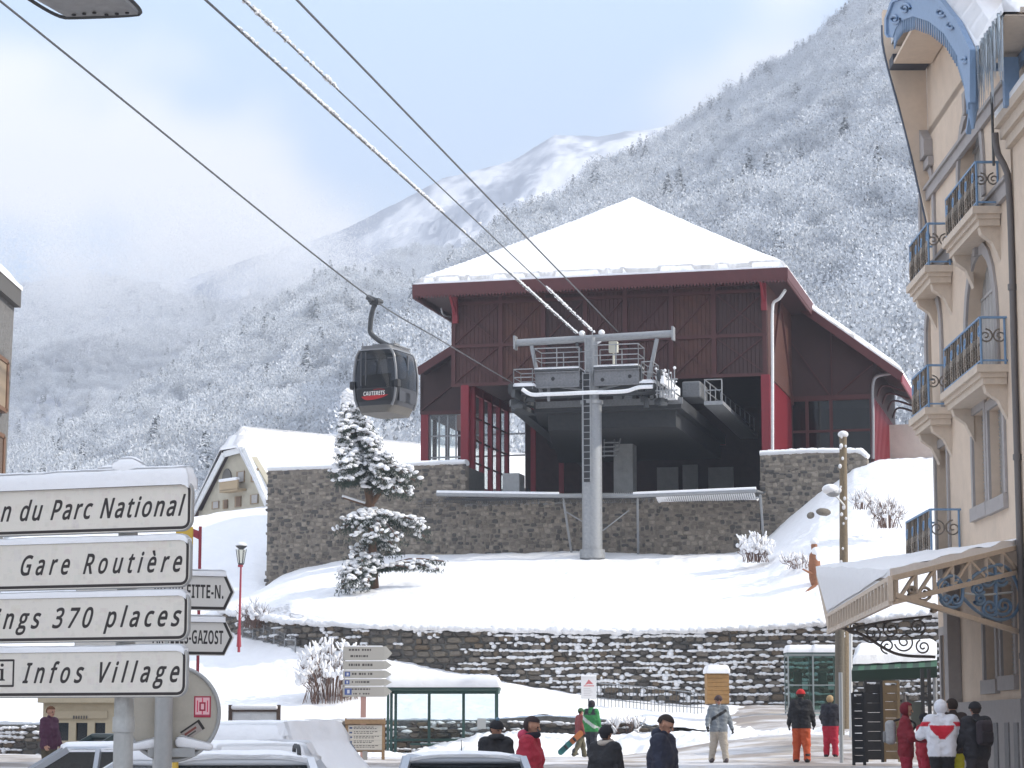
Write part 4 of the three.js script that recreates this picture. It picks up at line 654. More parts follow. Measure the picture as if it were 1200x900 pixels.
// ---------------------------------------------------------------- hotel on the right, its facade running away from the camera
const HF = new Frame(V(10.4, 0, -54), -90.47 * Math.PI / 180);
const Hp = (px, py, w = 0) => HF.p(px, py, w);
const hotelWorld = p => HF.o.clone().addScaledVector(HF.u, p.x).addScaledVector(HF.n, p.z).setY(p.y);
const plaster = mat([0.64, 0.515, 0.40], 0.9, { amp: 0.07, per: 3.1, f: 5, size: 256, bump: 0.003, bper: 0.8 });
const greyTrim = mat([0.36, 0.33, 0.315], 0.85, { amp: 0.1, per: 1.3, f: 6 });
const cream = mat([0.60, 0.50, 0.40], 0.8, { amp: 0.08, per: 1.1, f: 6 });
const blueIron = mat([0.16, 0.27, 0.42], 0.5, { amp: 0.12, per: 0.5 });
const rustIron = mat([0.34, 0.285, 0.23], 0.6, { amp: 0.2, per: 0.4 });
const bluePaint = mat([0.20, 0.30, 0.45], 0.5, { amp: 0.12, per: 0.8 });
const shutter = mat([0.40, 0.38, 0.36], 0.6, { amp: 0.08, per: 0.6 });
const roomWall = mat([0.34, 0.31, 0.27], 0.9);
const winGlass = glassOf([0.55, 0.58, 0.6]);
function spiral(c, r, turns, a0, sgn, n = 26) { const out = []; for (let k = 0; k <= n; k++) { const t = k / n, a = a0 + sgn * t * turns * 6.283, q = r * (1 - 0.82 * t); out.push([c[0] + q * Math.cos(a), c[1] + q * Math.sin(a)]); } return out; }
{
  const h = thing('hotel', 'tall beige hotel with blue iron balconies and arched windows beside the street', 'building', HF.o, HF.turn);
  const uN = Hp(1194, 500).x, uF = Hp(1095, 550).x, top = Hp(1166, 34).y, deep = 9;
  console.log('hotel u', uF.toFixed(1), uN.toFixed(1), 'top', top.toFixed(1));
  // openings in the facade, [px0, px1, y0, y1 at the px0 side, arched, kind]
  const ops = [];
  const op = (pa, pb, yTop, yBot, pRef, arch, kind) => { const a = Hp(pa, 500).x, b = Hp(pb, 500).x, t = Hp(pRef, yTop).y, s = Hp(pRef, yBot).y; ops.push({ a: Math.min(a, b), b: Math.max(a, b), s, t, arch, kind }); return ops[ops.length - 1]; };
  op(1137, 1172, 292, 441, 1155, true, 'french');
  op(1133, 1161, 118, 238, 1147, true, 'french');
  op(1090, 1106, 346, 485, 1098, true, 'french');
  op(1087, 1101, 190, 318, 1094, true, 'french');
  op(1141, 1155, 481, 592, 1150, false, 'tall'); op(1160, 1177, 474, 583, 1170, false, 'tall');
  op(1148, 1161, 690, 797, 1155, false, 'tall'); op(1168, 1183, 684, 792, 1176, false, 'tall');
  op(1096.5, 1110, 525, 662, 1103, false, 'french');
  op(1098, 1108, 745, 850, 1104, false, 'door');
  const outline = [[uF, -0.3], [uN, -0.3], [uN, top], [uF, top]];
  const hole = o => { const q = [[o.a, o.s], [o.b, o.s]]; if (o.arch) { const r = (o.b - o.a) / 2, cy = o.t - r; for (let k = 0; k <= 10; k++) q.push([(o.a + o.b) / 2 + r * Math.cos(k / 10 * Math.PI), cy + r * Math.sin(k / 10 * Math.PI)]); } else q.push([o.b, o.t], [o.a, o.t]); return q; };
  part('facade', plaster, h, m => m.prism(outline, -0.45, 0, ops.map(hole)));
  part('house_body', plaster, h, m => { m.box(uF + 0.25, top / 2, -deep / 2 - 0.46, 0.5, top, deep); m.box((uF + uN) / 2, top / 2, -deep, uN - uF, top, 0.5); m.box((uF + uN) / 2, top - 0.1, -deep / 2, uN - uF - 0.1, 0.2, deep); });
  part('back_room', roomWall, h, m => m.box((uF + uN) / 2, top / 2, -2.2, uN - uF - 0.6, top - 0.4, 0.1));
  for (const o of ops) {
    const w = part(o.kind === 'door' ? 'door' : 'window', greyTrim, h, m => {
      if (o.arch) { const r = (o.b - o.a) / 2, cy = o.t - r, f = 0.28; const ou = [[o.a - f, o.s], [o.a, o.s]]; for (let k = 10; k >= 0; k--) ou.push([(o.a + o.b) / 2 + r * Math.cos(k / 10 * Math.PI), cy + r * Math.sin(k / 10 * Math.PI)]); ou.push([o.b, o.s], [o.b + f, o.s]); for (let k = 0; k <= 10; k++) ou.push([(o.a + o.b) / 2 + (r + f) * Math.cos(k / 10 * Math.PI), cy + (r + f) * Math.sin(k / 10 * Math.PI)]); m.prism(ou, 0.003, 0.06); }
      else { const f = 0.2; m.box(o.a - f / 2, (o.s + o.t) / 2, 0.03, f, o.t - o.s, 0.055); m.box(o.b + f / 2, (o.s + o.t) / 2, 0.03, f, o.t - o.s, 0.055); m.box((o.a + o.b) / 2, o.t + f / 2, 0.03, o.b - o.a + 2 * f, f, 0.06); }
    });
    part('frame', shutter, w, m => { const z = -0.3, d = 0.07; m.box(o.a + d / 2, (o.s + o.t) / 2, z, d, o.t - o.s, 0.08); m.box(o.b - d / 2, (o.s + o.t) / 2, z, d, o.t - o.s, 0.08); m.box((o.a + o.b) / 2, (o.s + o.t) / 2, z, d, o.t - o.s, 0.08); for (const t of [0.03, 0.72, 0.985]) m.box((o.a + o.b) / 2, lerp(o.s, o.t, t), z + 0.005, o.b - o.a, 0.07, 0.08); });
    part('pane', winGlass, w, m => m.box((o.a + o.b) / 2, (o.s + o.t) / 2, -0.33, o.b - o.a, o.t - o.s, 0.012));
    if (o.kind === 'french') part('curtain', mat([0.42, 0.40, 0.38], 0.9), w, m => { for (let k = 0; k < 9; k++) m.tube(V(lerp(o.a, o.b, (k + 0.5) / 9), o.s, -0.45), V(lerp(o.a, o.b, (k + 0.5) / 9), o.t, -0.45), (o.b - o.a) / 17, (o.b - o.a) / 17, 6); });
    if (o.kind === 'tall') { part('sill', greyTrim, w, m => m.box((o.a + o.b) / 2, o.s - 0.16, 0.05, o.b - o.a + 0.42, 0.3, 0.12)); part('shutter_slats', shutter, w, m => { const n = 26; for (let k = 0; k < n; k++) m.box((o.a + o.b) / 2, lerp(o.s, o.t, (k + 0.5) / n), -0.2, o.b - o.a - 0.04, 0.07, 0.012, 0, 0.6); }).userData.kind = 'stuff'; }
    if (o.arch) part('keystone', greyTrim, w, m => m.prism([[(o.a + o.b) / 2 - 0.12, o.t - 0.02], [(o.a + o.b) / 2 + 0.12, o.t - 0.02], [(o.a + o.b) / 2 + 0.2, o.t + 0.5], [(o.a + o.b) / 2 - 0.2, o.t + 0.5]], 0.0, 0.14));
  }
  // string courses between the storeys, plinth
  for (const [px, y, hh] of [[1150, 258, 0.3], [1150, 148, 0.26]]) part('string_course', greyTrim, h, m => { const yy = Hp(px, y).y; m.box((uF + uN) / 2, yy, 0.05, uN - uF, hh, 0.1); m.box((uF + uN) / 2, yy + hh / 2 + 0.04, 0.08, uN - uF, 0.08, 0.16); });
  const plY = Hp(1150, 822).y;
  part('plinth', greyTrim, h, m => m.box((Hp(1122, 600).x + uN) / 2, plY / 2 - 0.2, 0.07, uN - Hp(1122, 600).x, plY + 0.4, 0.14));
  for (const px of [1143, 1155, 1168, 1181, 1192]) part('plinth_panel', mat([0.24, 0.23, 0.225], 0.9, { amp: 0.15, per: 0.8 }), h, m => { const u = Hp(px, 600).x; m.box(u, plY / 2 - 0.1, 0.155, 0.42, plY - 0.75, 0.03); });
  part('pilaster', greyTrim, h, m => { const a = Hp(1097, 600, 0.3).x, b = Hp(1113, 600, 0.3).x; m.box((a + b) / 2, 2.7, 0.16, 0.5, 5.6, 0.3); m.box((a + b) / 2, 5.3, 0.2, 0.7, 0.35, 0.4); });
  part('corner_cornice', greyTrim, h, m => { const u = Hp(1089, 300).x, y = Hp(1089, 178).y; m.prism([[u - 0.9, y - 0.2], [u + 0.9, y - 0.2], [u + 0.9, y + 0.2], [u, y + 0.75], [u - 0.9, y + 0.2]], 0.004, 0.22); m.box(u, y - 0.35, 0.07, 2.0, 0.22, 0.14); });
  // balconies
  const balcony = (pn, yn, pf, yf, ys, dep, label, slab = true) => {
    const a = Hp(pf, yf, dep).x, b = Hp(pn, yn, dep).x, yr = Hp(pn, yn, dep).y, y0 = Hp(pn, ys, dep).y, z = dep - 0.05;
    const bal = part('balcony', cream, h, m => { if (!slab) { m.box((a + b) / 2, y0 - 0.05, dep / 2, b - a, 0.1, dep); return; } m.box((a + b) / 2, y0 - 0.09, dep / 2 + 0.03, b - a + 0.12, 0.16, dep + 0.06); m.box((a + b) / 2, y0 - 0.22, dep / 2, b - a, 0.1, dep - 0.04); m.box((a + b) / 2, y0 - 0.34, dep / 2 - 0.03, b - a - 0.1, 0.14, dep - 0.1); for (const u of [a + 0.3, b - 0.3]) { const t = mb().prism([[0, 0], [dep * 0.8, 0], [dep * 0.72, -0.16], [dep * 0.3, -0.34], [0, -0.75]], -0.13, 0.13).merged(); m.geo(t, new THREE.Matrix4().makeRotationY(-Math.PI / 2).setPosition(u, y0 - 0.4, 0.0)); } });
    part('handrail', blueIron, bal, m => { m.beam(V(a, yr, z), V(b, yr, z), 0.06, 0.045); m.beam(V(a, yr, z), V(a, yr, 0), 0.06, 0.045); m.beam(V(b, yr, z), V(b, yr, 0), 0.06, 0.045); m.beam(V(a, y0 + 0.08, z), V(b, y0 + 0.08, z), 0.035, 0.035); m.beam(V(b, y0 + 0.08, z), V(b, y0 + 0.08, 0), 0.035, 0.035); m.beam(V(a, y0 + 0.08, z), V(a, y0 + 0.08, 0), 0.035, 0.035); for (const [u, q] of [[a, z], [b, z], [(a + b) / 2, z], [b, 0.05]]) m.tube(V(u, y0, q), V(u, yr, q), 0.028, 0.028, 6); });
    const scrolls = (name, mt, pick) => { const o = part(name, mt, bal, m => { const hh = yr - y0 - 0.12, n = Math.max(3, Math.round((b - a) / 0.27)); for (let k = 0; k < n; k++) { const cx = lerp(a, b, (k + 0.5) / n), r = (b - a) / n / 2; for (const [c, rr, a0, s] of [[[cx, y0 + 0.1 + hh * 0.25], r * 0.95, 1.57, 1], [[cx, y0 + 0.1 + hh * 0.72], r * 0.95, -1.57, -1], [[cx, y0 + 0.1 + hh * 0.48], r * 0.6, 0, 1]]) { if (pick(k) === (s > 0)) m.path(spiral(c, rr, 1.6, a0, s, 16).map(q => V(q[0], q[1], z)), 0.024, 4, 22); } if (pick(k)) m.path([V(cx - r, y0 + 0.1, z), V(cx - r * 0.2, y0 + 0.1 + hh * 0.3, z + 0.03), V(cx - r, y0 + 0.1 + hh * 0.6, z), V(cx - r * 0.2, yr, z)], 0.022, 4, 14); }
      for (let k = 0; k < 2; k++) m.path(spiral([0.25 * dep + k * dep * 0.5, y0 + 0.1 + (yr - y0) * 0.5], dep * 0.26, 1.6, 1.57, k ? 1 : -1, 14).map(q => V(b, q[1], q[0])), 0.017, 4, 20); }); };
    scrolls('ironwork', rustIron, k => true); scrolls('ironwork', blueIron, k => k % 3 !== 0);
    return bal;
  };
  balcony(1141, 190, 1106, 232, 243, 0.55); balcony(1146, 372, 1104, 409, 428, 0.6); balcony(1085, 262, 1064, 292, 312, 0.6); balcony(1085, 428, 1067, 447, 478, 0.6); balcony(1088, 597, 1060, 612, 652, 0.75, '', false);
  // overhanging roof with arched blue bargeboard, far cheek, snow
  const ow = 1.05, B2 = (px, py) => { const p = Hp(px, py, ow); return [p.x, p.y]; };
  const outer = [[1042, 44], [1039, 40], [1039, 22], [1048, -4], [1075, -16], [1100, -6], [1125, 26], [1140, 58], [1140, 120]], inner = [[1131, 116], [1129, 90], [1121, 64], [1106, 39], [1088, 25], [1070, 19], [1056, 24], [1049, 34], [1046, 44]];
  part('bargeboard', bluePaint, h, m => { m.prism([...outer, ...inner].map(q => B2(...q)), ow - 0.06, ow); m.prism([...outer, ...outer.map(([x, y]) => [x + (x > 1120 ? -3 : x < 1045 ? 2 : 0), y + (x > 1045 && x < 1130 ? 7 : 0)]).reverse()].map(q => B2(...q)), ow + 0.001, ow + 0.06); });
  part('bargeboard_scroll', bluePaint, h, m => { for (const [x, y, r, t] of [[1050, 22, 6, 1], [1062, 10, 6, -1], [1104, 14, 6, 1], [1116, 30, 6, -1], [1132, 70, 4, 1]]) m.path(spiral([x, y], r, 1.5, 0, t, 18).map(q => V(...B2(...q), ow + 0.03)), 0.035, 5, 30); });
  part('bargeboard_fringe', bluePaint, h, m => { for (let i = 0; i + 1 < inner.length; i++) for (let k = 0; k < 7; k++) { const t = k / 7, [x, y] = B2(lerp(inner[i][0], inner[i + 1][0], t), lerp(inner[i][1], inner[i + 1][1], t)); m.prism([[x - 0.06, y + 0.05], [x + 0.06, y + 0.05], [x + 0.03, y - 0.24], [x, y - 0.32], [x - 0.03, y - 0.24]], ow - 0.05, ow - 0.02); } }).userData.kind = 'stuff';
  const rn = Hp(1137, 60, ow).x, rf = Hp(1041, 60, ow).x, pb = Hp(1131, 150, ow).y, pt = Hp(1135, 60, ow).y;
  part('pendant', bluePaint, h, m => { m.beam(V(rn - 0.25, pt, ow - 0.1), V(rn - 0.45, pb + 0.3, ow - 0.1), 0.22, 0.16); m.tube(V(rn - 0.47, pb - 0.1, ow - 0.1), V(rn - 0.45, pb + 0.4, ow - 0.1), 0.03, 0.13, 8); m.beam(V(rn - 0.3, pt - 0.9, ow - 0.1), V(rn - 1.0, pt - 1.5, ow - 0.1), 0.1, 0.1); m.beam(V(rn - 0.3, pt - 0.3, ow), V(rn - 0.3, pt - 0.3, 0), 0.14, 0.14); });
  const chB = Hp(1085, 272, 0).y, chT = Hp(1042, 40, ow).y;
  part('eave_cheek', plaster, h, m => { const t = mb().prism([[0, chB], [ow, chT], [ow, chT + 0.9], [0, chT + 0.9]], 0, 0.25).merged(); m.geo(t, new THREE.Matrix4().makeRotationY(-Math.PI / 2).setPosition(uF + 0.3, 0, 0)); });
  part('eave_bracket', mat([0.10, 0.12, 0.16], 0.7), h, m => { m.path([V(uF + 0.28, chB - 0.3, 0.02), V(uF + 0.28, lerp(chB, chT, 0.5), ow * 0.5 + 0.02), V(uF + 0.28, chT, ow + 0.03), V(uF + 0.28, chT + 0.5, ow + 0.04)], 0.028, 6, 24); });
  part('dark_beam', mat([0.05, 0.055, 0.07], 0.7), h, m => { const y = Hp(1068, 68, 0.5).y; m.box(uF + 0.75, y, 0.5, 0.6, 0.26, 0.9); });
  part('eave_soffit', plaster, h, m => { const y = Hp(1075, 14, ow).y; m.box((rf + rn) / 2, y, ow / 2 - 0.02, rn - rf - 0.6, 0.08, ow - 0.12); });
  const eH = Hp(1166, 40, 0.85).y;
  part('near_eave', cream, h, m => m.box(rn + 1.4, eH + 0.06, -0.2, 3.2, 0.1, 1.7));
  part('gable_fill', plaster, h, m => m.prism([[uF + 0.3, top - 0.3], [rn, top - 0.3], [rn, top + 0.4], [Hp(1075, 0, ow).x, Hp(1075, -20, ow).y], [uF + 0.3, chT + 0.9]], -0.4, -0.004));
  part('eave_board', bluePaint, h, m => { m.box(rn + 1.4, eH - 0.12, 0.06, 3.1, 0.2, 0.1); m.box(rn + 1.3, eH - 1.2, 0.06, 3.2, 0.24, 0.12); m.box(rn + 0.25, eH - 0.62, 0.3, 0.22, 1.0, 0.3); });
  { const rc = Hp(1075, -20, ow).x, yc = Hp(1075, -20, ow).y + 0.2, sl = (yc - eH - 0.2) / (rn - rc), hy = u => u > rn ? eH + 0.03 : u > rc ? eH + 0.2 + (rn - u) * sl : yc - (rc - u) * 0.06; partGeo('roof_deck', snowLid(rf - 0.05, rn + 2.95, -deep + 0.1, ow - 0.13, u => hy(u) - 0.06, 0.01, 40, 12, 0, 3, 0.1), cream, h); partGeo('roof_snow', snowLid(rf - 0.1, rn + 3.0, -deep, ow - 0.09, hy, 0.62, 60, 36, 0.1, 3, 0.4), M.capSnow, h); }
  part('upper_storey', plaster, h, m => m.box((uN + rn + 2.9) / 2, (eH + 13.6) / 2, -4.05, rn + 2.9 - uN, eH - 13.6, 8));
  part('icicles', new THREE.MeshPhysicalMaterial({ color: 0xe8eef2, roughness: 0.12, transmission: 0.9, thickness: 0.03, ior: 1.31, side: THREE.DoubleSide }), h, m => { const r = rngOf(77); for (let k = 0; k < 70; k++) { const u = lerp(rn + 0.3, rn + 2.8, r()), L = 0.3 + 1.2 * r(), z = 0.9 + 0.1 * r(); m.tube(V(u, eH + 0.05 - L, z), V(u, eH + 0.08, z), 0.004, 0.035, 6); } }).userData.kind = 'stuff';
  part('awning_rail', M.steelDark, h, m => { const p = Hp(1162, 108, 0.15), q = Hp(1163, 196, 0.15); m.tube(p, V(p.x, q.y, 0.15), 0.03); });
}
{ // neighbouring house nearer the camera, mostly outside the frame; it shades the street
  const nb = thing('neighbour_house', 'beige neighbouring house edge with snowy cornice and dark drainpipe', 'building', HF.o, HF.turn);
  const uA = Hp(1196.5, 500, 0.05).x, uB = uA + 40, ct = Hp(1178, 168, 0.35), top = ct.y + 0.15;
  part('wall', plaster, nb, m => m.box((uA + uB) / 2, top / 2 - 0.2, -5.95, uB - uA, top + 0.4, 12));
  part('cornice', cream, nb, m => { m.box((uA + uB) / 2 - 0.05, top + 0.05, 0.08, uB - uA + 0.1, 0.22, 0.18); m.box((uA + uB) / 2 - 0.08, top + 0.28, 0.12, uB - uA + 0.2, 0.24, 0.28); m.box((uA + uB) / 2 - 0.1, top + 0.5, 0.17, uB - uA + 0.26, 0.2, 0.4); });
  partGeo('roof_snow', snowLid(uA - 0.2, uB, -8, 0.36, (u, w) => top + 0.6 + (0.36 - w) * 0.35, 0.4, 60, 20, 0.1, 5, 0.35), M.capSnow, nb);
  part('roof', M.soffit, nb, m => m.slab(V(uA - 0.2, top + 0.6, 0.36), V(uB, top + 0.6, 0.36), V(uB, top + 3.5, -8), V(uA - 0.2, top + 3.5, -8), 0.15));
  part('drainpipe', mat([0.14, 0.125, 0.12], 0.6), nb, m => { const x = uA - 0.12; m.path([V(x - 0.05, top + 0.3, 0.36), V(x - 0.05, top - 0.1, 0.33), V(x, top - 0.5, 0.16), V(x, top - 1, 0.12), V(x, top - 5, 0.12), V(x, 3, 0.12), V(x, 0.2, 0.12)], 0.07, 8, 60); for (const y of [3, 7, 10.5]) m.tube(V(x, y, 0.12), V(x, y + 0.12, 0.12), 0.09, 0.09, 10); });
}
{ // iron and timber entrance canopy
  const c = thing('entrance_canopy', 'snow covered entrance canopy with cream trusses and blue scrollwork on the hotel', 'canopy');
  const A = at(1197, 640, 48.6), B = at(1043, 678, 42), C_ = at(970, 722, 54), E_ = at(956, 672, 55.5), G = at(1093, 662, 58.6);
  const dn = V(0, -0.12, 0);
  const tri = (m, a, b, d, t) => { const n = b.clone().sub(a).cross(d.clone().sub(a)).normalize().multiplyScalar(-t), e = [a, b, d].map(p => p.clone().add(n)), q = [a, b, d, e[2], e[1], e[0]]; const f = (p, r, s, u) => q.push(p, r, s, p, s, u); f(b, a, e[0], e[1]); f(d, b, e[1], e[2]); f(a, d, e[2], e[0]); const g = new THREE.BufferGeometry().setFromPoints(q); g.computeVertexNormals(); m.geo(g); };
  part('roof', mat([0.22, 0.19, 0.16], 0.8, { amp: 0.2, per: 1 }), c, m => { tri(m, B, A, E_, 0.06); tri(m, A, G, E_, 0.06); });
  { // snow surface over the three faces
    const nS = 14, pos = [], idx = []; const faces = [[B, A, E_], [A, G, E_], [C_, B, E_]];
    for (const [a, b, d] of faces) { const base = pos.length / 3; for (let i = 0; i <= nS; i++) for (let j = 0; j <= nS - i; j++) { const u = i / nS, v = j / nS, p = a.clone().multiplyScalar(1 - u - v).addScaledVector(b, u).addScaledVector(d, v); const f = 0.16 + 0.12 * fbm(p.x * 0.9, p.z * 0.9, 3) + 0.05 * fbm(p.x * 3, p.z * 3, p.y * 3), o = a === C_ ? V(0, 1, 0).lerp(V(-0.25, 0.6, 1.0), Math.min(1, 6 * (1 - u - v))) : V(0, 1, 0); pos.push(p.x + o.x * f, p.y + o.y * f, p.z + o.z * f); } const id = (i, j) => { let s = base; for (let k = 0; k < i; k++) s += nS - k + 1; return s + j; }; for (let i = 0; i < nS; i++) for (let j = 0; j < nS - i; j++) { idx.push(id(i, j), id(i + 1, j), id(i, j + 1)); if (j < nS - i - 1) idx.push(id(i + 1, j), id(i + 1, j + 1), id(i, j + 1)); } }
    const rim = [C_, B, A, G]; for (let k = 0; k + 1 < rim.length; k++) for (let s = 0; s < 12; s++) { const p = rim[k].clone().lerp(rim[k + 1], s / 12), q = rim[k].clone().lerp(rim[k + 1], (s + 1) / 12); const b0 = pos.length / 3, hh = r => 0.16 + 0.12 * fbm(r.x * 0.9, r.z * 0.9, 3) + 0.05 * fbm(r.x * 3, r.z * 3, r.y * 3); pos.push(p.x, p.y - 0.02 - (k === 0 ? 0.2 * Math.abs(noise(s * 0.7)) : 0), p.z, q.x, q.y - 0.02 - (k === 0 ? 0.2 * Math.abs(noise((s + 1) * 0.7)) : 0), q.z, q.x, q.y + hh(q), q.z, p.x, p.y + hh(p), p.z); idx.push(b0, b0 + 1, b0 + 2, b0, b0 + 2, b0 + 3); }
    const g = new THREE.BufferGeometry(); g.setAttribute('position', new THREE.Float32BufferAttribute(pos, 3)); g.setIndex(idx); g.computeVertexNormals(); metricUV(g); partGeo('roof_snow', g, M.capSnow, c);
  }
  // near side: trussed edge beam
  const lo = (p, k) => p.clone().add(V(0, -k, 0));
  part('edge_beam', cream, c, m => { m.beam(A, B, 0.08, 0.09); m.beam(lo(A, 0.5), lo(B, 0.42), 0.08, 0.09); m.beam(lo(B, 0.42), lo(C_, 0.36), 0.07, 0.1); m.beam(B, C_, 0.07, 0.08); });
  for (let k = 0; k < 7; k++) part('truss_web', cream, c, m => { const t = 0.04 + 0.92 * k / 7, t2 = 0.04 + 0.92 * (k + 1) / 7, p = B.clone().lerp(A, t), q = B.clone().lerp(A, t2); m.beam(lo(p, k < 4 ? 0.44 : 0.02), lo(q, k < 4 ? 0.02 : 0.46), 0.05, 0.06); m.beam(p, lo(p, 0.44), 0.06, 0.07); });
  part('edge_baluster', cream, c, m => { for (let k = 0; k < 22; k++) { const p = B.clone().lerp(C_, k / 22); m.beam(lo(p, 0.02), lo(p, 0.4), 0.07, 0.09); } }).userData.kind = 'stuff';
  part('edge_panel', mat([0.36, 0.28, 0.2], 0.8, { amp: 0.15, per: 0.8 }), c, m => { const n = V(0.06, 0, 0.0); m.slab(lo(B, 0.4).add(n), lo(B, 0.02).add(n), lo(C_, 0.02).add(n), lo(C_, 0.36).add(n), 0.03); });
  part('gable_end', cream, c, m => { tri(m, lo(C_, 0.36), lo(C_, -0.02), E_, 0.08); });
  // scrolled bracket in the near side plane
  const fr = new Frame(V(B.x, 0, B.z), Math.atan2(B.z - A.z, A.x - B.x)), K = (px, py) => { const l = fr.p(px, py, 0); return V(fr.o.x, 0, fr.o.z).addScaledVector(fr.u, l.x).setY(l.y); };
  part('bracket_strut', cream, c, m => m.beam(K(1047, 697), K(1192, 740), 0.09, 0.09));
  const curl = (cx, cy, r, turns, a0, s, mt = blueIron, rad = 0.03) => part('scroll', mt, c, m => m.path(spiral([cx, cy], r, turns, a0, s, 30).map(q => K(q[0], q[1])), rad, 6, 60));
  const loop = (pts, mt = blueIron, rad = 0.035) => part('scroll', mt, c, m => m.path(pts.map(q => K(q[0], q[1])), rad, 6, 50));
  loop([[1103, 700], [1098, 688], [1106, 678], [1120, 676], [1128, 688], [1126, 706], [1114, 712], [1103, 704], [1103, 700]]);
  for (const [x, y, s] of [[1108, 686, 1], [1119, 684, -1], [1109, 702, -1], [1120, 702, 1]]) curl(x, y, 7, 1.3, s > 0 ? 0 : 3.1, s);
  loop([[1128, 690], [1140, 676], [1160, 664], [1178, 664], [1190, 680], [1196, 700], [1190, 718], [1176, 726], [1160, 724], [1142, 714], [1128, 700]]);
  for (const [x, y, s, r] of [[1146, 690, 1, 8], [1158, 678, -1, 9], [1172, 678, 1, 9], [1160, 712, 1, 10], [1176, 710, -1, 11], [1148, 702, -1, 7]]) curl(x, y, r, 1.5, s > 0 ? 0.5 : 2.6, s, blueIron, 0.035);
  loop([[1166, 664], [1167, 690], [1167, 722]]); loop([[1130, 695], [1150, 697], [1186, 694]], mat([0.55, 0.58, 0.6], 0.6), 0.022);
  for (const [x, y, r] of [[1083, 695, 9], [1068, 692, 6], [1094, 712, 5]]) curl(x, y, r, 1.6, 2.2, -1, rustIron, 0.03);
  // ironwork of the far side, seen below the roof
  part('far_bracket', mat([0.17, 0.14, 0.12], 0.7), c, m => { const fr2 = new Frame(V(C_.x, 0, -55), 0), K2 = (px, py) => { const l = fr2.p(px, py, 0); return V(fr2.o.x + l.x, l.y, -55); }; const r = rngOf(3); for (const [x, y, q] of [[1000, 735, 9], [1022, 742, 12], [1044, 738, 10], [1060, 752, 12], [1040, 757, 9], [1075, 735, 10], [1082, 758, 9]]) m.path(spiral([x, y], q, 1.6, r() * 6, r() > 0.5 ? 1 : -1, 22).map(a => K2(a[0], a[1])), 0.02, 5, 36); m.path([K2(975, 732), K2(1010, 744), K2(1050, 766), K2(1096, 770)], 0.035, 5, 24); m.path([K2(990, 738), K2(1040, 728), K2(1092, 722)], 0.03, 5, 20); });
}
console.log('hotel done');
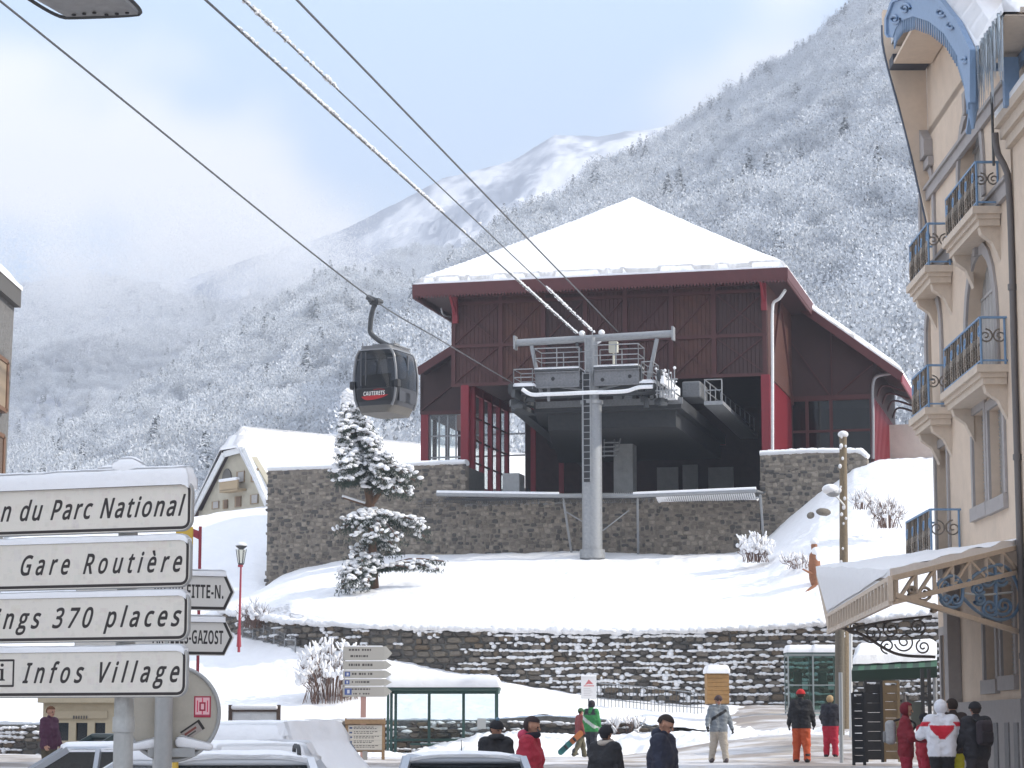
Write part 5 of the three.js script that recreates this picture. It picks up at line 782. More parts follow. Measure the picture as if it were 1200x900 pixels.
// ---------------------------------------------------------------- other buildings
{ // chalet on the left beyond the retaining wall
  const D = 138, fr = new Frame(V(at(315, 590, D).x, 0, -D), -50 * Math.PI / 180), c = thing('chalet', 'beige chalet with steep snowy half-hipped roof behind the grey wall', 'house', fr.o, fr.turn);
  const P = (px, py, w = 0) => fr.p(px, py, w), wallM = mat([0.46, 0.42, 0.33], 0.9, { amp: 0.1, per: 2 });
  const b0 = P(232, 640), b1 = P(316, 640), eL = P(237, 598), tL = P(268, 535), tR = P(291, 529), eR = P(318, 574), base = b0.y - 3;
  part('gable_wall', wallM, c, m => m.prism([[b0.x, base], [b1.x, base], [eR.x, eR.y], [tR.x, tR.y], [tL.x, tL.y], [eL.x, eL.y]], -0.4, 0));
  const yR = tR.y + (tR.y - eR.y) * 0.5, len = 26, um = (tL.x + tR.x) / 2, ow = 0.35;
  part('side_wall', wallM, c, m => { m.box(b1.x - 0.2, (base + eR.y) / 2, -len / 2, 0.4, eR.y - base, len); m.box(b0.x + 0.2, (base + eL.y) / 2, -len / 2, 0.4, eL.y - base, len); });
  const eY = Math.min(eL.y, eR.y) - 0.3, half = (b1.x - b0.x) / 2 + 0.3, cx = (b0.x + b1.x) / 2, pk = Math.max(yR, P(297, 514, -2).y);
  console.log('chalet gable width', (2 * half).toFixed(1), 'rise', (pk - eY).toFixed(1));
  const hy = (u, w) => { const d = half - Math.abs(u - cx), s = eY + (pk - eY) * Math.max(0, d) / half, clip = tR.y + 0.2 + Math.max(0, (ow - w)) * 1.3; return Math.min(s, clip); };
  partGeo('roof', snowLid(cx - half, cx + half, -len, ow, hy, 0.02, 30, 30, 0, 1, 0.3), M.soffit, c);
  partGeo('roof_snow', snowLid(cx - half - 0.1, cx + half + 0.1, -len, ow + 0.1, (u, w) => hy(u, w) + 0.06, 0.4, 60, 60, 0.06, 2, 0.4), M.snow, c);
  part('barge_board', M.whitePaint, c, m => { m.beam(V(cx - half, eY - 0.1, ow), V(tL.x, tL.y + 0.1, ow), 0.08, 0.4); m.beam(V(cx + half, eY - 0.1, ow), V(tR.x, tR.y + 0.1, ow), 0.08, 0.4); m.beam(V(tL.x, tL.y + 0.1, ow), V(tR.x, tR.y + 0.1, ow), 0.08, 0.35); });
  const win = (x0, x1, y0, y1, k) => { const a = P(x0, y0), b = P(x1, y1); const w = part('window', mat([0.30, 0.22, 0.14], 0.8), c, m => { m.box((a.x + b.x) / 2, (a.y + b.y) / 2, 0.02, b.x - a.x, a.y - b.y, 0.1); }); part('pane', k ? mat([0.17, 0.11, 0.07], 0.8) : shutter, w, m => m.box((a.x + b.x) / 2 + 0.1, (a.y + b.y) / 2, 0.08, (b.x - a.x) * 0.7, (a.y - b.y) * 0.85, 0.03)); };  // opaque shutter-coloured panels; the brown ones paint in the dark behind window glass
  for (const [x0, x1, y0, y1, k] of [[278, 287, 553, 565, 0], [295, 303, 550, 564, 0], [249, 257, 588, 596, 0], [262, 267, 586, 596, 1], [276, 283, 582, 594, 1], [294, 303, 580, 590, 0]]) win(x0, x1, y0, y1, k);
  part('oval_window', mat([0.12, 0.11, 0.1], 0.5), c, m => { const p = P(266.5, 563); m.geo(new THREE.CylinderGeometry(0.5, 0.5, 0.12, 20), new THREE.Matrix4().makeRotationX(Math.PI / 2).scale(V(1, 1, 1.4)).setPosition(p.x, p.y, 0.02)); });
  part('balcony', mat([0.42, 0.32, 0.2], 0.8), c, m => { const a = P(268, 566), b = P(289, 574); m.box((a.x + b.x) / 2, (a.y + b.y) / 2, 0.6, b.x - a.x, a.y - b.y, 0.1); m.box((a.x + b.x) / 2, b.y, 0.3, b.x - a.x, 0.14, 0.7); });
  part('balcony_snow', M.capSnow, c, m => { const a = P(268, 566), b = P(289, 566); m.rbox((a.x + b.x) / 2, a.y + 0.08, 0.6, b.x - a.x, 0.18, 0.3, 0.07); });
}
{ // sliver of a stone house at the left edge
  const D = 58, c = thing('stone_house', 'grey stone house corner with snowy roof at the far left edge', 'building');
  const g = mat([0.16, 0.155, 0.15], 0.9, { amp: 0.35, per: 1.2, f: 7, bump: 0.02, bper: 0.6 });
  const a = at(17, 352, 66), b = at(3, 640, 66), L = -26, zf = -D, zb = -66;
  part('wall', g, c, m => m.prism([[L, 0], [b.x - 0.1, 0], [b.x, b.y], [a.x, a.y], [L, a.y]], zb, zf));
  part('cornice', mat([0.10, 0.095, 0.09], 0.9), c, m => { m.box((L + a.x) / 2 + 0.05, a.y + 0.05, (zb + zf) / 2, a.x - L + 0.25, 0.5, zf - zb + 0.1); });
  partGeo('roof_snow', snowLid(L, a.x + 0.2, zb - 0.1, zf + 0.3, (u) => a.y + 0.3 + (a.x + 0.2 - u) * 0.5, 0.25, 60, 10, 0.03, 4, 0.25), M.capSnow, c);
  for (const [y0, y1, k] of [[425, 482, 0], [512, 565, 1]]) { const p = at(9, y0, 65), q = at(9, y1, 65), x = lerp(b.x, a.x, ((y0 + y1) / 2 - 640) / (352 - 640)); const w = part('window', mat([0.16, 0.08, 0.04], 0.7), c, m => { m.box(x, (p.y + q.y) / 2, -65, 0.3, p.y - q.y, 0.25); m.box(x, p.y, -63.8, 0.3, 0.12, 2.4); m.box(x, q.y, -63.8, 0.3, 0.12, 2.4); }); part('pane', k ? mat([0.13, 0.085, 0.06], 0.7) : mat([0.28, 0.21, 0.14], 0.6), w, m => m.box(x + 0.02, (p.y + q.y) / 2, -63.8, 0.2, p.y - q.y - 0.1, 2.2)); }
}
{ // low beige kiosk behind the sign posts
  const D = 54, fr = new Frame(V(at(50, 850, D).x, 0, -D), 0), c = thing('kiosk', 'low beige kiosk with three small windows behind the sign posts', 'kiosk', fr.o, 0);
  const P = (px, py) => fr.p(px, py, 0), m0 = mat([0.50, 0.42, 0.29], 0.85, { amp: 0.08, per: 1 });
  const p0 = P(51, 823), p1 = P(152, 823);
  const ops = [[66, 80, 847, 868], [89, 102, 847, 868], [111, 123, 847, 868]].map(([a, b, y0, y1]) => { const p = P(a, y0), q = P(b, y1); return [[p.x, q.y], [q.x, q.y], [q.x, p.y], [p.x, p.y]]; });
  part('wall', m0, c, m => { m.prism([[0, 0.3], [p1.x, 0.3], [p1.x, p0.y], [0, p0.y]], -0.2, 0, ops); m.box(p1.x / 2, p0.y / 2, -1.8, p1.x, p0.y, 0.2); m.box(0.1, p0.y / 2 + 0.15, -1, 0.2, p0.y - 0.3, 1.5); m.box(p1.x - 0.1, p0.y / 2 + 0.15, -1, 0.2, p0.y - 0.3, 1.5); });
  part('panel', mat([0.46, 0.38, 0.26], 0.85), c, m => { const a = P(60, 833), b = P(126, 842); m.box((a.x + b.x) / 2, (a.y + b.y) / 2, 0.02, b.x - a.x, a.y - b.y, 0.05); });
  part('roof', m0, c, m => m.box(p1.x / 2, p0.y + 0.08, -0.95, p1.x + 0.2, 0.18, 2.2));
  for (const o of ops) part('pane', M.tint, c, m => m.box((o[0][0] + o[1][0]) / 2, (o[0][1] + o[2][1]) / 2, -0.12, o[1][0] - o[0][0], o[2][1] - o[0][1], 0.012));
  part('inside', roomWall, c, m => m.box(p1.x / 2, 1, -0.6, p1.x - 0.5, 1.6, 0.05));
  part('name_plate', mat([0.10, 0.09, 0.08], 0.7), c, m => { const r = rngOf(4); for (let k = 0; k < 6; k++) { const a = P(86 + k * 3, 839), b = P(88 + k * 3, 842); m.box((a.x + b.x) / 2, (a.y + b.y) / 2, 0.055, (b.x - a.x) * (0.5 + 0.4 * r()), 0.07, 0.02); } });
}
// ---------------------------------------------------------------- trees and shrubs near by
const needleM = mat([0.035, 0.05, 0.035], 0.9), barkM = mat([0.15, 0.085, 0.05], 0.95, { amp: 0.3, per: 0.6, bump: 0.02, bper: 0.3 }), twigM = mat([0.17, 0.105, 0.08], 0.95);
{
  const D = 97.5, c = thing('spruce_tree', 'ragged snow-laden spruce with bare orange trunk before the grey wall', 'tree'), r = rngOf(404);
  const T = (px, py, dz = 0) => { const p = at(px, py, D); p.z += dz; return p; };
  part('trunk', barkM, c, m => { m.path([T(438, 702), T(437, 660), T(436, 620), T(434, 590), T(428, 560), T(425, 530), T(418, 500), T(411, 475), T(407, 458)], 0.01, 3, 2).l.length = 0; const pts = [[440, 705, 0.19], [437, 660, 0.175], [436, 620, 0.17], [434, 590, 0.165], [429, 560, 0.16], [425, 530, 0.13], [418, 500, 0.1], [411, 475, 0.06], [407, 455, 0.02]]; for (let i = 0; i + 1 < pts.length; i++) m.tube(T(pts[i][0], pts[i][1]), T(pts[i + 1][0], pts[i + 1][1]), pts[i][2], pts[i + 1][2], 10); m.tube(T(434, 592), T(447, 575), 0.13, 0.09, 8); m.tube(T(447, 575), T(450, 560), 0.09, 0.05, 8); m.tube(T(430, 592), T(402, 583), 0.07, 0.04, 6); });
  part('broken_bough_snow', M.capSnow, c, m => m.tube(T(428, 590), T(401, 581), 0.07, 0.05, 8));
  const snowB = mb(), needle = [], branchB = mb();
  // boughs: start px,py -> end px,py, depth, thickness
  const boughs = []; const bough = (x0, y0, x1, y1, dz, w, sn = 1) => boughs.push([x0, y0, x1, y1, dz, w, sn]);
  for (let y = 462; y < 560; y += 4) { const t = (y - 462) / 98, w = 5 + 36 * t, cx = 408 + 22 * t; for (const s of [-1, 1]) for (let k = 0; k < 4; k++) bough(cx, y - 3, cx + s * w * (0.3 + 0.75 * r()) * (s > 0 ? 1.12 : 0.92), y + 4 + 10 * r() * t, (r() - 0.5) * 3.4 * t, 0.18 + 0.25 * t); }
  for (const [x, y] of [[392, 556], [400, 548], [470, 556], [486, 562], [452, 568], [466, 578], [415, 555], [440, 552]]) bough(432, 545, x, y, (r() - 0.5) * 1.6, 0.5);
  for (let k = 0; k < 14; k++) bough(436, 596 + 8 * r(), 396 + 106 * r(), 606 + 24 * r(), (r() - 0.3) * 2, 0.5);
  for (let k = 0; k < 10; k++) bough(442, 650, 396 + 50 * r(), 655 + 38 * r(), 0.3 + r(), 0.42);
  for (let k = 0; k < 16; k++) bough(430, 536, 388 + 100 * r(), 545 + 16 * r(), (r() - 0.5) * 2.4, 0.45);
  for (let k = 0; k < 16; k++) bough(428, 552 + 8 * r(), 396 + 84 * r(), 562 + 18 * r(), (r() - 0.6) * 2, 0.4);
  for (let k = 0; k < 10; k++) bough(436, 626, 410 + 60 * r(), 636 + 14 * r(), (r() - 0.7) * 1.6, 0.35);
  for (const [x, y, z] of [[398, 622, 0.4], [406, 612, 0.9], [414, 632, 1.2], [450, 628, 1.4], [470, 636, 0.8], [488, 612, 0.5], [500, 620, 0.2], [476, 606, -0.6], [430, 612, 1.5], [455, 606, 1.0], [438, 634, 1.4]]) bough(436, 604, x, y, z, 0.55);
  for (const [x, y, z] of [[404, 668, 0.6], [402, 692, 0.9], [415, 682, 1.2], [425, 660, 1.0], [418, 672, 0.9], [408, 655, 0.4]]) bough(446, 652, x, y, z, 0.5);
  for (const [x, y, z] of [[500, 662, 0.2], [520, 658, 0.1], [480, 666, 0.4], [515, 668, 0.3]]) bough(440, 668, x, y, z, 0.3, 0.5);
  for (const [x0, y0, x1, y1, dz, w, sn] of boughs) {
    const a = T(x0, y0), b = T(x1, y1, dz), L = a.distanceTo(b), n = Math.max(4, Math.round(L / 0.16)), mid = a.clone().lerp(b, 0.5).add(V(0, 0.1 * L, 0));
    branchB.path([a, mid, b], 0.03, 4, 6);
    for (let k = 1; k <= n; k++) {
      const t = k / n, p = a.clone().multiplyScalar((1 - t) * (1 - t)).addScaledVector(mid, 2 * t * (1 - t)).addScaledVector(b, t * t), sp = w * (0.5 + 0.6 * t) * (1.1 - 0.4 * t);
      for (let q = 0; q < 26; q++) { const o = V((r() - 0.5) * sp * 1.5, (r() - 0.75) * sp * 0.8, (r() - 0.5) * sp * 1.5), c0 = p.clone().add(o), dd = V(r() - 0.5, -0.35 - 0.3 * r(), r() - 0.5).normalize().multiplyScalar(0.09 + 0.1 * r()), sd = V(r() - 0.5, r() - 0.5, r() - 0.5).normalize().multiplyScalar(0.022); needle.push(c0.clone().add(sd), c0.clone().sub(sd), c0.clone().add(dd)); }
      const m2 = 2 + Math.floor(r() * 2 * sn); for (let q = 0; q < m2; q++) { if (t < 0.25 && r() < 0.6) continue; if (r() > 0.34 + 0.36 * sn) continue; const c0 = p.clone().add(V((r() - 0.5) * sp * 1.2, 0.02 + 0.10 * r(), (r() - 0.5) * sp * 1.2)); snowB.geo(new THREE.IcosahedronGeometry(1, 1), new THREE.Matrix4().compose(c0, new THREE.Quaternion().setFromEuler(new THREE.Euler((r() - 0.5) * 0.8, r() * 6, (r() - 0.5) * 0.8)), V(0.07 + 0.11 * r(), 0.04 + 0.05 * r(), 0.06 + 0.09 * r()))); }
    }
  }
  const g = new THREE.BufferGeometry().setFromPoints(needle); g.computeVertexNormals(); metricUV(g); partGeo('crown', g, needleM, c);
  branchB.build('boughs', twigM, c).userData.kind = 'stuff'; snowB.build('crown_snow', M.capSnow, c).userData.kind = 'stuff';
}
function shrub(label, px, py, D, w, h, n, seed, snow, up = 0.7) {
  const c = thing('shrub', label, 'shrub', at(px, py, D)), r = rngOf(seed), tw = mb(), sn = mb();
  for (let k = 0; k < n; k++) {
    const q0 = 0.3 + 0.7 * r(), a = r() * 6.283, s = Math.sqrt(r()), b = V(Math.cos(a) * s * w / 2, h * (0.4 + 0.6 * r()) * (1 - 0.45 * s), Math.sin(a) * s * w / 2), mid = V(b.x * 0.72, b.y * up, b.z * 0.72);
    tw.path([V(b.x * q0, -0.1, b.z * q0), mid, b], 0.011, 4, 5);
    for (let j = 0; j < 3; j++) { const t = 0.4 + 0.6 * r(), p = mid.clone().lerp(b, t); const e = p.clone().add(V((r() - 0.5) * 0.5, 0.15 + 0.3 * r(), (r() - 0.5) * 0.5)); tw.tube(p, e, 0.009, 0.004, 4); if (r() < snow) sn.geo(new THREE.IcosahedronGeometry(1, 0), new THREE.Matrix4().compose(e.clone().lerp(p, 0.3), new THREE.Quaternion().setFromUnitVectors(V(0, 1, 0), e.clone().sub(p).normalize()), V(0.035 + 0.03 * r(), 0.12 + 0.1 * r(), 0.035 + 0.03 * r()))); }
    if (r() < snow) { const p = b; sn.geo(new THREE.IcosahedronGeometry(1, 1), new THREE.Matrix4().compose(p, new THREE.Quaternion().setFromEuler(new THREE.Euler(r(), r() * 6, r())), V(0.06 + 0.07 * r(), 0.06 + 0.08 * r(), 0.06 + 0.07 * r()))); }
  }
  tw.build('twigs', twigM, c).userData.kind = 'stuff'; if (sn.l.length) sn.build('shrub_snow', M.capSnow, c).userData.kind = 'stuff';
}
shrub('large snow-laden leafless bush behind the grey street map signs', 388, 822, 86.5, 2.9, 2.5, 150, 21, 0.8);
shrub('small frosted bush at the right end of the station wall foot', 884, 656, 100, 1.5, 1.1, 70, 22, 0.7);
shrub('dark dry grass tuft half buried high on the right slope', 1040, 616, 98, 1.5, 1.1, 60, 23, 0.15, 0.95);
shrub('brown twigs peeking out of the snow beside the carved figure', 938, 664, 96, 1.6, 0.35, 34, 24, 0.25);
shrub('low bare bush at the left end of the rubble wall', 298, 733, 97, 1.6, 0.8, 60, 25, 0.35);
shrub('thin twigs sticking out of the roadside snow', 735, 862, 80, 1.2, 0.5, 30, 26, 0.4);
shrub('small leafless bush on the slope above the lower balcony', 1010, 594, 98.5, 1.0, 0.5, 30, 27, 0.3);
// stones showing through the snow
for (const [px, py, D, s, l] of [[978, 703, 94, 0.42, 'small dark rock in the snow near the canopy'], [965, 600, 98, 0.3, 'small rock poking through the upper right slope'], [950, 604, 98, 0.2, 'pebble-sized rock on the upper right slope']]) single('rock', stoneTone[1], l, 'rock', m => m.geo(new THREE.IcosahedronGeometry(s, 1), new THREE.Matrix4().compose(at(px, py, D), new THREE.Quaternion().setFromEuler(new THREE.Euler(0.4, px, 0.2)), V(1.2, 0.55, 0.8))));
console.log('plants done');
// ---------------------------------------------------------------- road signs in front
function canvasTex(w, h, draw) { const c = document.createElement('canvas'); c.width = w; c.height = h; const x = c.getContext('2d'); draw(x, w, h); const t = new THREE.CanvasTexture(c); t.colorSpace = THREE.SRGBColorSpace; t.anisotropy = 8; return t; }
const signBack = mat([0.40, 0.40, 0.39], 0.5, { metal: 0.3, amp: 0.12, per: 0.7 }), postM = mat([0.42, 0.42, 0.40], 0.6, { metal: 0.2, amp: 0.14, per: 0.6 });
function rr(x, a, b, w, h, r) { x.beginPath(); x.moveTo(a + r, b); x.lineTo(a + w - r, b); x.quadraticCurveTo(a + w, b, a + w, b + r); x.lineTo(a + w, b + h - r); x.quadraticCurveTo(a + w, b + h, a + w - r, b + h); x.lineTo(a + r, b + h); x.quadraticCurveTo(a, b + h, a, b + h - r); x.lineTo(a, b + r); x.quadraticCurveTo(a, b, a + r, b); x.closePath(); }
{
  const D = 14, fr = new Frame(V(at(135, 850, D).x, 0, -D), -20 * Math.PI / 180);
  const P = (px, py, w = 0) => fr.p(px, py, w);
  const post = thing('sign_post', 'grey steel post carrying the four white direction boards', 'sign post', fr.o, fr.turn);
  part('post', postM, post, m => { m.tube(V(0, -0.1, -0.1), V(0, P(135, 560).y, -0.1), 0.058, 0.058, 18); m.tube(V(0, P(135, 858).y, -0.1), V(0, P(135, 840).y, -0.1), 0.066, 0.066, 18); });
  part('post_foot', M.capSnow, post, m => m.ball(V(0, 0, -0.1), 0.3, 0.4));
  const boards = [['Maison du Parc National', 567, 617, 223, 'white board reading Parc National, thick snow cap on top', 112], ['Gare Routière', 632, 683, 221, 'white board reading Gare Routière in black italics', 112], ['Parkings 370 places', 697, 746, 219, 'white board reading 370 places in black italics', 112], ['Infos Village', 762, 812, 217, 'white board reading Infos Village, lowest on its post', 112]];
  boards.forEach(([text, yt, yb, px, label], i) => {
    const g = thing('direction_sign', label, 'sign', fr.o, fr.turn, 'direction boards on one post');
    const r = P(px + 3, yt - 4).x, t = P(px, yt - 5).y, b = P(px, yb + 5).y, W = 2.2, H = t - b, l = r - W, cy = (t + b) / 2, rad = 0.07;
    const shape = (k) => { const o = [], q = rad - k; for (const [cx, cyy, a0] of [[r - rad, t - rad, 0], [l + rad, t - rad, 1], [l + rad, b + rad, 2], [r - rad, b + rad, 3]]) for (let s = 0; s <= 6; s++) { const a = (a0 + s / 6) * Math.PI / 2; o.push([cx + q * Math.cos(a), cyy + q * Math.sin(a)]); } return o; };
    part('board', signBack, g, m => m.prism(shape(0), -0.03, 0.0, [], 0.006));
    const tw = 2048, th = Math.round(tw * H / W), pxm = tw / W;
    const tx = canvasTex(tw, th, (x, w, h) => {
      x.fillStyle = '#dcd5c9'; x.fillRect(0, 0, w, h);
      const rd = rngOf(60 + i); for (let k = 0; k < 500; k++) { x.fillStyle = `rgba(${120 + 60 * rd()},${115 + 55 * rd()},${105 + 50 * rd()},0.05)`; const s = 6 + 60 * rd() * rd(); x.fillRect(w * rd(), h * rd(), s, s * (0.4 + rd())); }
      const e = 0.02 * pxm; x.strokeStyle = '#2b2422'; x.lineWidth = 0.017 * pxm; rr(x, e, e, w - 2 * e, h - 2 * e, 0.05 * pxm); x.stroke();
      // text: right end of the last letter as in the photograph
      const size = 0.158 * pxm, ends = [0.068, 0.065, 0.065, 0.06][i] * pxm, widths = [1.30, 0.80, 1.08, 0.80][i], ls = [0.018, 0.042, 0.036, 0.042][i] * pxm; // metres
      x.fillStyle = '#2b2422'; x.font = `italic ${size}px sans-serif`; x.strokeStyle = '#2b2422'; x.lineWidth = 0.007 * pxm; x.lineJoin = 'round'; let tot = 0; for (const ch of text) tot += x.measureText(ch).width + ls; tot -= ls;
      const full = [1.61, 1.08, 1.60, 1.03][i] * pxm, sx = full / tot; let cx = w - ends - full;
      x.save(); x.translate(cx, h * 0.5 + size * 0.36); x.transform(sx, 0, -0.09, 1, 0, 0); let q = 0; for (const ch of text) { x.fillText(ch, q, 0); x.strokeText(ch, q, 0); q += x.measureText(ch).width + ls; } x.restore();
      if (i === 3) { const s = 0.15 * pxm; x.lineWidth = 0.012 * pxm; x.strokeRect(cx - s - 0.06 * pxm, h / 2 - s / 2, s, s); x.font = `bold ${0.13 * pxm}px serif`; x.fillText('i', cx - s / 2 - 0.085 * pxm, h / 2 + 0.045 * pxm); }
      if (i === 2) { const s = 0.16 * pxm; x.fillStyle = '#24439a'; x.fillRect(w * 0.03 + 10, h / 2 - s / 2, s, s); x.fillStyle = '#e8e6e2'; x.font = `bold ${0.13 * pxm}px sans-serif`; x.fillText('P', w * 0.03 + 10 + s * 0.22, h / 2 + 0.048 * pxm); }
    });
    const o = shape(0.006), sg = new THREE.ShapeGeometry(new THREE.Shape(o.map(a => new THREE.Vector2(a[0], a[1])))), uv = sg.attributes.uv, ps = sg.attributes.position; for (let k = 0; k < ps.count; k++) uv.setXY(k, (ps.getX(k) - l) / W, (ps.getY(k) - b) / H);
    sg.translate(0, 0, 0.002); const f = new THREE.Mesh(sg, new THREE.MeshStandardMaterial({ map: tx, roughness: 0.5 })); f.name = 'printed_face'; f.receiveShadow = true; g.add(f);
    // snow lying on the upper edge
    const hS = i === 0 ? 0.085 : 0.012;
    partGeo('sign_snow', snowLid(l + 0.02, r - 0.02, i ? -0.05 : -0.1, i ? 0.008 : 0.02, u => t - 0.008 - (u > r - rad ? rad - Math.sqrt(Math.max(0, rad * rad - (u - r + rad) ** 2)) : 0) + 0, hS, 90, 10, i === 0 ? 0.03 : 0.014, 30 + i, 0.05), M.capSnow, g);
    if (i === 0) part('sign_snow', M.capSnow, g, m => { const p = P(145, 552); m.ball(V(p.x, t + 0.06, -0.05), 0.11, 0.9, 1.15, 0.55, 20, 14); m.ball(V(p.x - 0.1, t + 0.04, -0.05), 0.12, 0.6, 1.4, 0.5, 20, 14); });
    part('clamp', signBack, g, m => { m.box(P(135, 700).x, cy, -0.06, 0.2, 0.05, 0.07); });
  });
}
{ // second post: arrow boards and the round sign seen from behind
  const D = 17, fr = new Frame(V(at(193, 850, D).x, 0, -D), 24 * Math.PI / 180), P = (px, py, w = 0) => fr.p(px, py, w);
  const post = thing('sign_post', 'thinner grey post behind, carrying two arrow boards', 'sign post', fr.o, fr.turn);
  part('post', postM, post, m => m.tube(V(0, -0.1, -0.06), V(0, P(193, 660).y, -0.06), 0.064, 0.064, 18));
  [['PIERREFITTE-N.', 668, 720, 276, 'white arrow board ending FITTE-N. pointing right'], ['ARGELES-GAZOST', 722, 773, 276, 'white arrow board ending GAZOST pointing right']].forEach(([text, yt, yb, px, label], i) => {
    const g = thing('arrow_sign', label, 'sign', fr.o, fr.turn, 'arrow boards on the second post');
    const tip = P(px - 1, 700).x, sh = P(264, 700).x, t = P(232, yt + 3).y, b = P(232, yb - 5).y, l = tip - 1.15, W = tip - l, H = t - b;
    const o = [[l, b], [sh, b - 0.0], [tip, (t + b) / 2], [sh, t], [l, t]];
    part('board', signBack, g, m => m.prism(o, -0.03, 0, [], 0.005));
    const tx = canvasTex(1024, Math.round(1024 * H / W), (x, w, h) => { const k = w / W, e = 0.016 * k; x.fillStyle = '#d3cfc8'; x.fillRect(0, 0, w, h); x.strokeStyle = '#2a2523'; x.lineWidth = 0.02 * k; x.beginPath(); x.moveTo(-5, e); x.lineTo((sh - l) * k - e * 0.5, e); x.lineTo(w - 1.4 * e, h / 2); x.lineTo((sh - l) * k - e * 0.5, h - e); x.lineTo(-5, h - e); x.stroke(); x.fillStyle = '#2a2523'; x.font = `bold ${0.135 * k}px sans-serif`; const m = x.measureText(text).width, full = 0.52 * k; x.save(); x.translate((sh - l) * k - full - 0.01 * k, h / 2 + 0.048 * k); x.scale(full / m, 1); x.fillText(text, 0, 0); x.restore(); });
    const sg = new THREE.ShapeGeometry(new THREE.Shape(o.map(a => new THREE.Vector2(a[0], a[1])))), uv = sg.attributes.uv, ps = sg.attributes.position; for (let k = 0; k < ps.count; k++) uv.setXY(k, (ps.getX(k) - l) / W, (ps.getY(k) - b) / H);
    sg.translate(0, 0, 0.002); const f = new THREE.Mesh(sg, new THREE.MeshStandardMaterial({ map: tx, roughness: 0.5 })); f.name = 'printed_face'; g.add(f);
    partGeo('sign_snow', snowLid(l, sh, -0.05, 0.015, () => t - 0.004, 0.025, 40, 6, 0.01, 40 + i, 0.03), M.capSnow, g);
  });
  { // round sign, its grey back towards us
    const g = thing('round_sign', 'round grey-beige sign back with pink sticker and snow ledge', 'sign', V(at(202, 833, 16.6).x, 0, -16.6), 0.1), y = at(202, 836, 16.6).y, R = 54 / (F / 16.6);
    part('disc', mat([0.44, 0.40, 0.33], 0.6, { amp: 0.12, per: 0.5, f: 5 }), g, m => m.geo(new THREE.CylinderGeometry(R, R, 0.012, 48), new THREE.Matrix4().makeRotationX(Math.PI / 2).setPosition(0, y, 0)));
    part('rim', signBack, g, m => m.geo(new THREE.TorusGeometry(R, 0.014, 8, 60), new THREE.Matrix4().makeTranslation(0, y, 0.01)));
    part('bracket', signBack, g, m => { m.box(0, y - R * 0.83, 0.03, R * 1.0, 0.06, 0.035); m.tube(V(-0.055, -0.1, 0.08), V(-0.055, y + R * 0.75, 0.08), 0.062, 0.062, 18); });
    part('ledge_snow', M.capSnow, g, m => { for (const s of [-1, 1]) { const n = 12; for (let k = 0; k < n; k++) { const t = k / n; m.ball(V(s * (0.07 + t * R * 0.62), y - R * 0.78 + 0.035 * (1 - t) + 0.02, 0.03), 0.05 - 0.02 * t, 0.9, 1, 0.5, 10, 8); } } });
    const sticker = (w, h, x, yy, rz, draw) => { const p = new THREE.Mesh(new THREE.PlaneGeometry(w, h), new THREE.MeshStandardMaterial({ map: canvasTex(128, Math.round(128 * h / w), draw), roughness: 0.6 })); p.name = 'sticker'; p.position.set(x, yy, 0.0085); p.rotation.z = rz; g.add(p); };
    sticker(0.115, 0.145, 0.205, y + 0.045, 0, (x, w, h) => { x.fillStyle = '#e9b7bb'; x.fillRect(0, 0, w, h); x.strokeStyle = '#a3243c'; x.lineWidth = 10; x.strokeRect(5, 5, w - 10, h - 10); x.lineWidth = 12; x.strokeRect(w * 0.36, h * 0.32, w * 0.28, h * 0.34); x.strokeStyle = '#d9475f'; x.lineWidth = 9; x.beginPath(); x.moveTo(w / 2, 12); x.lineTo(w / 2, h * 0.3); x.moveTo(w / 2, h * 0.7); x.lineTo(w / 2, h - 24); x.moveTo(w * 0.2, h * 0.2); x.lineTo(w * 0.2, h * 0.75); x.moveTo(w * 0.8, h * 0.2); x.lineTo(w * 0.8, h * 0.75); x.stroke(); x.fillStyle = '#b0475a'; x.fillRect(10, h - 22, w - 20, 12); });
    sticker(0.155, 0.075, 0.14, y - 0.115, 0.6, (x, w, h) => { x.fillStyle = '#9d948c'; x.fillRect(0, 0, w, h); x.fillStyle = '#2b2522'; x.fillRect(0, 0, w, 10); x.fillRect(w - 16, 0, 16, h); x.fillStyle = '#7d4038'; x.fillRect(14, 22, w * 0.6, 12); x.fillStyle = '#514b47'; x.fillRect(14, 40, w * 0.5, 8); });
  }
  single('yellow_sign', mat([0.62, 0.40, 0.06], 0.5), 'small yellow sign peeking out behind the white boards', 'sign', m => { const p = at(216, 637, 22); m.rbox(p.x, p.y, p.z, 0.16, 0.31, 0.03, 0.012); m.tube(V(p.x - 0.05, 0, p.z - 0.05), V(p.x - 0.05, p.y + 0.1, p.z - 0.05), 0.03); });
}
